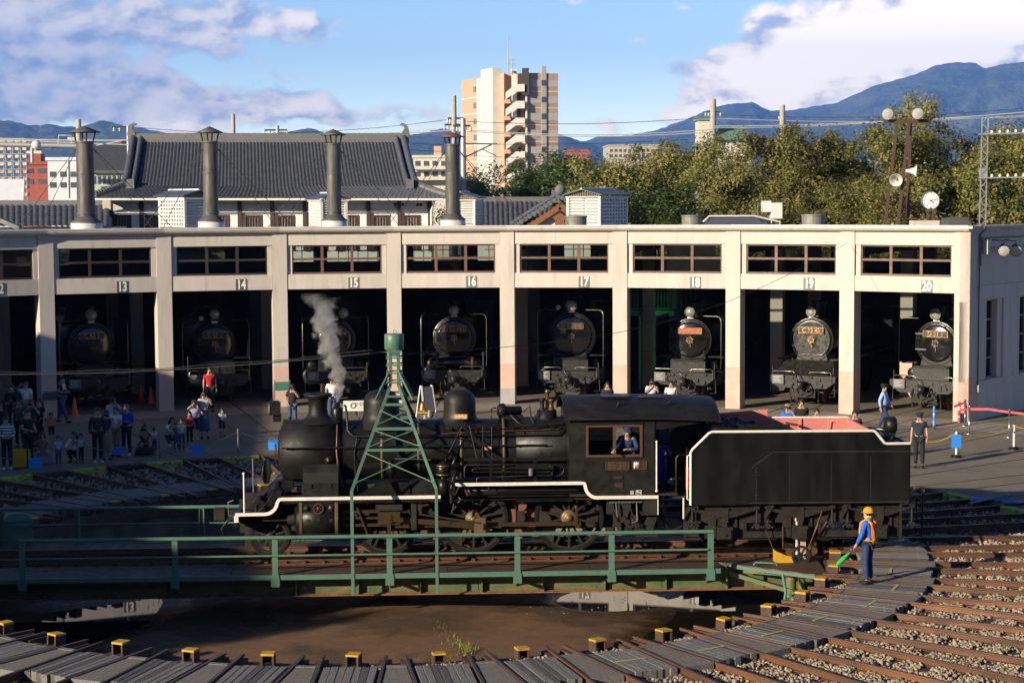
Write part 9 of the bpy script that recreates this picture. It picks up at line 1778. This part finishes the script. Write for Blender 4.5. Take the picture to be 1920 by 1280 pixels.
# hi-vis vest and belt on the worker, helmet details
tw_ = REF[PI_W]; m_vest = cm('hivis'); m_belt = cm('hiyel')
for dx in (-1, 1):
 MB().tube([(dx * .10, -.128, .98), (dx * .115, -.15, 1.2), (dx * .10, -.13, 1.38), (dx * .095, .0, 1.475), (dx * .085, .125, 1.38), (dx * .06, .152, 1.2), (dx * .03, .155, 1.02)], .03, 6).build('vest_strap', m_belt, tw_)
MB().prism([(-.09, 1.05), (.09, 1.05), (.12, 1.38), (-.12, 1.38)], (0, 0, 0), (1, 0, 0), (0, 0, 1), (0, 1, 0), .128, .158).build('vest_back', m_vest, tw_)
MB().lathe((0, 0, .97), (0, 0, 1), [(-.045, .165), (-.04, .175), (.04, .172), (.045, .16)], 24).build('waist_belt', m_belt, tw_)
MB().lathe((0, .02, 1.515), (0, 0, 1), [(0, .075), (.03, .08)], 16).build('chin_strap', M('lime_strap', (0.35, 0.75, 0.05)), tw_)
# green flag in the worker's hand
j = POSES['flag']; s_w = 1.60 / 1.70; Tm = Matrix.Translation(PEOPLE[PI_W][1]) @ Matrix.Rotation(PEOPLE[PI_W][3], 4, 'Z') @ Matrix.Scale(s_w, 4)
hand = Tm @ (j['wr'] + (j['wr'] - j['er']).normalized() * .09); tip = on_plane(1567, 1061, (0, 1, 0), hand.y - 0.05); dv = (tip - hand); 
fg = thing('signal_flag', 'rolled bright green signal flag pointing down from the worker hand', 'flag', hand); m_flag = cloth('greenflag', (0.02, 0.42, 0.08))
MB().tube([-dv * 0.10, dv * 0.35], .012, 6).build('flag_stick', m_wood, fg); MB().tube([dv * 0.25, dv * 0.42, dv * 0.62, dv * 0.85, dv * 1.0], [.012, .035, .055, .045, .010], 10).build('flag_cloth', m_flag, fg)
# ================================================================== SMALL THINGS IN THE YARD
def post_h(px, pyb, pyt): a = on_z(px, pyb, -0.01); n = Vector((a.x - CAM_P.x, a.y - CAM_P.y, 0)); b = on_plane(px, pyt, n, n.dot(a)); return a, b.z
m_chain = M('dull_chain', (0.16, 0.155, 0.15), rough=0.5, metal=0.6); m_galvp = M('grey_steel_post', (0.22, 0.22, 0.215), (0.17, 0.17, 0.165), rough=0.45, metal=0.6, scale=8)
m_bsign = M('blue_sign_board', (0.03, 0.25, 0.75), (0.028, 0.22, 0.68), rough=0.5, scale=4)
posts_ = []
for i, (px, b, t_) in enumerate(((-35, 890, 845), (146, 874, 826), (300, 859, 815), (447, 848, 805), (590, 838, 796))):
 a, h = post_h(px, b, t_); posts_.append((a, h)); o = MB().tube([(0, 0, 0), (0, 0, h)], .035, 10).sphere((0, 0, h), .04, 10, 6).build('chain_post', m_galvp, None, a)
 tag(o, ['grey chain post beyond the crowd edge', 'grey chain post by the crouching pair', 'grey chain post by the toddler with backpack', 'grey chain post near the leaning child', 'grey chain post hidden behind the locomotive'][i], 'post', 'chain barrier posts on the left apron')
lab = ['chain between crowd edge and crouching pair', 'chain hanging in front of the blue jacket', 'chain hanging in front of the lilac child', 'pale chain right of the leaning child']
for i in range(4):
 (a, ha), (b, hb_) = posts_[i], posts_[i + 1]; p0 = a + Vector((0, 0, ha - .06)); p1 = b + Vector((0, 0, hb_ - .06)); tag(MB().tube([p0.lerp(p1, t / 16) - Vector((0, 0, .34 * sin(pi * t / 16))) for t in range(17)], .012, 5).build('chain', m_chain), lab[i], 'chain', 'chains of the left apron barrier')
for x0, y0, x1, y1, l in ((54, 858, 79, 877, 'plain blue board hung on the chain beside the yellow suitcase'), (208, 837, 237, 852, 'plain blue board hung on the chain before the tan trousers'), (357, 833, 382, 850, 'plain blue board hung on the chain below the red vest child'), (503, 824, 522, 843, 'plain blue board on the chain just left of the smokebox')):
 a = on_z((x0 + x1) / 2, y1 + 6, -0.01); n = Vector((0, 1, 0)); p, q = on_plane(x0, y1, n, a.y), on_plane(x1, y0, n, a.y); sg_ = thing('hanging_sign', l, 'sign', (0, 0, 0), 0, 'blue boards on the chain'); MB().box(p.x, q.x, a.y - .01, a.y + .01, p.z, q.z).build('board', m_bsign, sg_)
 for x in (p.x + .05, q.x - .05): MB().tube([(x, a.y, q.z - .02), (x, a.y, q.z + .07)], .008, 5).build('hook', m_chain, sg_)
# suitcase
a = on_z(40, 877, -0.01); sc_ = thing('suitcase', 'bright yellow upright suitcase with a black band', 'suitcase', a, 0.25); m_sy = M('yellow_suitcase_shell', (0.72, 0.36, 0.01), (0.65, 0.32, 0.01), rough=0.35, scale=5)
sb_ = MB()
for i in range(6): x = -.22 + i * .065; sb_.box(x, x + .055, -.14, .14, .06, .56)
sb_.box(-.225, .16, -.125, .125, .05, .57).build('shell', m_sy, sc_); MB().box(.165, .21, -.15, .15, .05, .565).build('zip_band', m_blk, sc_); MB().box(.212, .29, -.14, .14, .06, .56).build('shell_back', m_sy, sc_)
for x in (-.17, .2):
 for y in (-.1, .1): MB().lathe((x, y - .02, .03), (0, 1, 0), [(0, 0), (0, .03), (.04, .03), (.04, 0)], 10).build('wheel', m_blk, sc_)
MB().tube([(-.05, 0, .56), (-.05, 0, .95), (.1, 0, .95), (.1, 0, .56)], .012, 6).build('trolley_handle', m_blk, sc_)
# cones
m_cone = M('orange_cone_plastic', (0.80, 0.10, 0.02), (0.7, 0.09, 0.02), rough=0.45, scale=5)
for px, py, h, l in ((140, 780, .72, 'orange traffic cone beside the walking person with a child'), (264, 752, .7, 'orange traffic cone in shade at the right end of dashed bar'), (283, 756, .7, 'second orange cone beyond the dashed bar end')):
 a = on_z(px, py, -0.03); c = thing('traffic_cone', l, 'cone', a, 0, 'traffic cones'); MB().lathe((0, 0, 0), (0, 0, 1), [(.03, .15), (h - .02, .03), (h, .025), (h, 0)], 18).build('cone', m_cone, c); MB().box(-.19, .19, -.19, .19, 0, .03).build('base', m_cone, c)
a, b = on_z(140, 780, -.03) + Vector((0, 0, .62)), on_z(270, 753, -.03) + Vector((0, 0, .62)); br_ = thing('barrier_bar', 'yellow and black dashed bar across the stall thirteen entrance', 'barrier bar'); n = 16
for i in range(n): MB().tube([a.lerp(b, i / n), a.lerp(b, (i + 1) / n)], .024, 7).build('bar_segment', m_yellow if i % 2 else m_blk, br_)
# info stands by columns
for px, py, k, l, m_ in ((533, 764, 2, 'slanted green information board on a stand by the stall fifteen column', M('green_panel', (0.03, 0.18, 0.09), (0.025, 0.15, 0.08))), (90, 778, 0, 'slanted dark information board on a stand by the leftmost lit column', M('slate_panel', (0.04, 0.045, 0.05)))):
 a = polar(RF - 0.35, col_th(k)); a.z = -.03; st_ = thing('info_stand', l, 'information board', a, -radians(col_th(k))); w = .30 if k == 2 else .34
 for x in (-w, w): MB().box(x - .02, x + .02, -.02, .02, 0, 1.12 if k == 2 else .95).build('stand_leg', m_conduit, st_)
 MB().hexa([(-w, -.12, .72), (w, -.12, .72), (w, .0, .72 + .32), (-w, .0, .72 + .32)], [(-w, -.15, .73), (w, -.15, .73), (w, -.03, .73 + .32), (-w, -.03, .73 + .32)]).build('panel', m_conduit, st_); MB().hexa([(-w + .05, -.153, .765), (w - .05, -.153, .765), (w - .05, -.053, 1.01), (-w + .05, -.053, 1.01)], [(-w + .05, -.158, .767), (w - .05, -.158, .767), (w - .05, -.058, 1.012), (-w + .05, -.058, 1.012)]).build('panel_face', m_, st_)
# white banner, A-frame, bell
a = on_z(672, 785, -.03); bn = thing('banner_barrier', 'long low white banner barrier with a round logo behind the locomotive dome', 'banner', a, -0.03); s = (a.y - CAM_P.y) / FPX; MB().box(-28 * s, 28 * s, -.02, .02, .3, .68).build('banner_sheet', m_whitep, bn)
for x in (-26 * s, 0, 26 * s): MB().box(x - .02, x + .02, -.015, .015, 0, .3).build('banner_leg', m_conduit, bn)
MB().wheel_ring((-9 * s, -.025, .5), (0, 1, 0), .07, .11, .01, 20).build('logo_ring', M('logo_ink', (0.08, 0.06, 0.06)), bn); text('\u4eac\u90fd\u9244\u9053', .17, MATS['logo_ink'], bn, basis((10 * s, -.022, .54), (1, 0, 0), (0, 0, 1)), extr=.001); text('RAILWAY MUSEUM', .055, MATS['logo_ink'], bn, basis((10 * s, -.022, .40), (1, 0, 0), (0, 0, 1)), extr=.001)
a = on_z(800, 785, -.03); af = thing('a_frame_sign', 'white A-frame stand beside the green tower top behind the locomotive', 'sign', a, 0.5)
for y in (-1, 1):
 for x in (-.26, .26): MB().bar((x, y * .34, 0), (x * .85, y * .03, 1.25), .05, .05).build('frame_leg', m_whitep, af)
 MB().hexa([(-.24, y * .27, .35), (.24, y * .27, .35), (.22, y * .06, 1.2), (-.22, y * .06, 1.2)], [(-.24, y * .25, .35), (.24, y * .25, .35), (.22, y * .04, 1.2), (-.22, y * .04, 1.2)]).build('frame_panel', m_conduit, af)
a = on_z(796, 786, -.03); be = thing('brass_bell', 'brass bell on a yellow-topped stand inside the white A-frame', 'bell', a + Vector((-.05, -.55, 0))); MB().lathe((0, 0, 0), (0, 0, 1), [(.42, .17), (.46, .15), (.62, .11), (.72, .07), (.75, 0)], 20).build('bell', m_bronze, be); MB().box(-.2, .2, -.15, .15, .3, .36).build('stand_top', m_yellow, be); MB().box(-.03, .03, -.03, .03, 0, .3).build('stand_post', m_conduit, be)
# right-hand barriers
a1, h1 = post_h(1793, 857, 808); a2, h2 = post_h(1901, 842, 796)
for a, h, l in ((a1, h1, 'white plastic chain post carrying the blue card'), (a2, h2, 'white plastic chain post standing free on the right apron')):
 o = thing('plastic_post', l, 'post', a, 0, 'plastic chain posts on the right apron'); MB().lathe((0, 0, 0), (0, 0, 1), [(0, .19), (.06, .17), (.09, .04)], 20).build('rubber_base', m_blk, o); MB().tube([(0, 0, .07), (0, 0, h)], .038, 10).build('post_tube', m_whitep, o); MB().lathe((0, 0, h * .68), (0, 0, 1), [(0, .039), (0, .042), (.06, .042), (.06, .039)], 14).build('grey_band', m_chain, o)
m_ych = M('yellow_chain', (0.62, 0.38, 0.06), rough=0.5); s0_ = on_z(1712, 862, -.01) + Vector((0, 0, .72))
for p0, p1, l in ((s0_, a1 + Vector((0, 0, h1 - .04)), 'yellow chain sagging between the staff member and blue card post'), (a1 + Vector((0, 0, h1 - .04)), a2 + Vector((0, 0, h2 - .04)), 'yellow chain sagging between the two white posts'), (a2 + Vector((0, 0, h2 - .04)), a2 + Vector((3.5, .2, h2 - .1)), 'yellow chain running off beyond the free white post')): tag(MB().tube([p0.lerp(p1, t / 14) - Vector((0, 0, .22 * sin(pi * t / 14))) for t in range(15)], .017, 5).build('yellow_chain', m_ych), l, 'chain', 'yellow chains on the right apron')
a = a1 + Vector((0, -.06, 0)); tag(MB().box(a.x - .17, a.x + .13, a.y - .005, a.y + .005, h1 - .52, h1 - .10).build('blue_card', m_bsign), 'blue card hung on a white plastic post', 'sign')
m_chrome = M('brushed_steel', (0.55, 0.54, 0.52), (0.45, 0.44, 0.42), rough=0.25, metal=0.9, scale=10); m_belt2 = M('red_belt', (0.75, 0.07, 0.08), (0.65, 0.06, 0.07), rough=0.6, scale=4)
st2 = []
for px, b, t_, l in ((1817, 813, 760, 'steel belt stanchion in front of the roundhouse corner'), (1892, 819, 766, 'steel belt stanchion in front of the shaded end wall'), (1809, 798, 748, 'steel belt stanchion tight against the last column')):
 a, h = post_h(px, b, t_); st2.append((a, h)); o = thing('belt_stanchion', l, 'stanchion', a, 0, 'belt stanchions on the right apron'); MB().lathe((0, 0, 0), (0, 0, 1), [(0, .17), (.02, .17), (.04, .03), (h - .05, .03), (h - .05, .038), (h, .038), (h, 0)], 18).build('stanchion_post', m_chrome, o); MB().box(-.04, .04, -.04, .04, h - .16, h - .05).build('belt_head', m_chrome, o)
def belt(p, q, l): n = (q - p).cross(Vector((0, 0, 1))).normalized(); tag(MB().bar(p, q, .012, .075).build('red_belt', m_belt2), l, 'belt', 'red belts of the right barrier')
A_, B2, C2 = [a + Vector((0, 0, h - .11)) for a, h in st2]
belt(on_plane(1799, 769, (0, 1, 0), A_.y), A_, 'short red belt left of the corner stanchion'); belt(A_, A_.lerp(B2, .5) + Vector((0, 0, .05)), 'red belt between the corner stanchion and coupling'); belt(A_.lerp(B2, .5) + Vector((0, 0, .05)), B2, 'red belt between coupling and end wall stanchion'); belt(B2, B2 + (B2 - A_) * .8 + Vector((0, 0, -.02)), 'red belt running off past the end wall stanchion'); belt(C2, C2 + Vector((-.45, -.2, -.12)), 'short drooping red belt by the last column')
a, h = post_h(1798, 793, 753); tag(MB().tube([a, a + Vector((0, 0, h))], .05, 10).build('striped_pole', M('red_white_stripes', (0.62, 0.55, 0.58), (0.45, 0.06, 0.08), rough=.5, scale=4, stretch=(.1, .1, 1.5), lo=.48, hi=.52)), 'short red and white striped pole at the last column foot', 'pole')
a, h = post_h(1751, 805, 761); o = thing('blue_pole', 'short blue pole with a rusty foot at the stall twenty entrance', 'pole', a); MB().tube([(0, 0, .12), (0, 0, h)], .045, 10).build('pole_shaft', M('blue_white_pole', (0.05, 0.22, 0.6), (0.35, 0.5, 0.7), rough=.5, scale=5, stretch=(.2, .2, 1.5), lo=.5, hi=.6), o); MB().tube([(0, 0, 0), (0, 0, .12)], .05, 10).build('pole_foot', m_rail, o)
# tarp and pipe by the kerb, lever stand, marker
a, b = on_z(1818, 943, .05), on_z(1893, 926, .12); tag(MB().tube([a, b], .045, 8).build('loose_pipe', m_galvp), 'loose grey pipe lying across the kerb on the right', 'pipe')
def tarp(c, l):
 mb = MB(); n = 7; vs = [c + Vector(((i / n - .5) * .9 + random.uniform(-.03, .03), (j / n - .5) * .5, .03 + .06 * random.random())) for j in range(n + 1) for i in range(n + 1)]; mb.add(vs, [(j * (n + 1) + i, j * (n + 1) + i + 1, (j + 1) * (n + 1) + i + 1, (j + 1) * (n + 1) + i) for j in range(n) for i in range(n)], True); tag(mb.build('blue_tarp', M('blue_tarpaulin', (0.03, 0.14, 0.55), (0.025, 0.11, 0.42), rough=.45, scale=8, bump=.3)), l, 'tarpaulin')
tarp(on_z(1848, 938, .0), 'crumpled blue tarpaulin under the loose grey pipe'); tarp(on_z(1912, 944, .0), 'crumpled blue tarpaulin on the kerb beyond the loose pipe')
ls = thing('lever_stand', 'thin black ground lever with a white ball behind the tender', 'lever', on_z(1728, 1007, -.15)); 
MB().tube([(0, 0, 0), (0.02, 0, 1.12)], .018, 8).build('lever_rod', m_blk, ls); MB().sphere((.02, 0, 1.14), .05, 10, 8).build('lever_ball', m_whitep, ls); MB().tube([(-.14, 0, 0), (-.13, 0, .95), (0.0, 0, .85)], .015, 6).build('lever_guide', m_blk, ls); MB().prism([(-.3, 0), (.08, 0), (-.05, .09), (-.14, .1)], (0, 0, 0), (1, 0, 0), (0, 0, 1), (0, 1, 0), -.1, .1).build('lever_base', m_rail, ls)
tag(MB().lathe(on_z(192, 889, -.15), (0, 0, 1), [(0, .07), (.18, .07), (.22, .04), (.22, 0)], 14).build('yellow_marker', m_yellow), 'small yellow marker in the shaded ballast below the kerb', 'marker')
g1 = thing('relay_box', 'dark green metal box beside the left end of the turntable', 'box', on_z(32, 1015, -.15), .4); MB().box(-.35, .35, -.25, .25, 0, .55).build('box_body', m_greenpaint, g1); MB().hexa([(-.38, -.28, .55), (.38, -.28, .55), (.38, .28, .55), (-.38, .28, .55)], [(-.2, -.1, .7), (.2, -.1, .7), (.2, .1, .7), (-.2, .1, .7)]).build('box_lid', m_greenpaint, g1)
# the museum terrace behind the camera (its bulk shuts off the sky on that side)
mt = thing('museum_terrace', 'tall grey museum wall behind the viewing terrace', 'building'); MB().box(-34, 70, -66, -50, -.2, 19).build('wall', MATS['museum_cladding'], mt); MB().box(-34, 70, -50, -43.4, 5.9, 6.4).build('terrace_slab', MATS['museum_cladding'], mt)
for i in range(16): MB().box(-32 + i * 6.3, -27 + i * 6.3, -50.06, -49.9, 9, 15).build('window', m_glassdark, mt)
# ------------------------------------------------------------------ lettering to meshes
def finish_text():
 dg = bpy.context.evaluated_depsgraph_get()
 for o in TEXTS:
  me = bpy.data.meshes.new_from_object(o.evaluated_get(dg)); mat = o.data.materials[0]
  n = bpy.data.objects.new(o.name, me); COL.objects.link(n); n.parent = o.parent; n.matrix_basis = o.matrix_basis
  if not me.materials: me.materials.append(mat)
  nm = o.name; bpy.data.objects.remove(o); n.name = nm
finish_text()
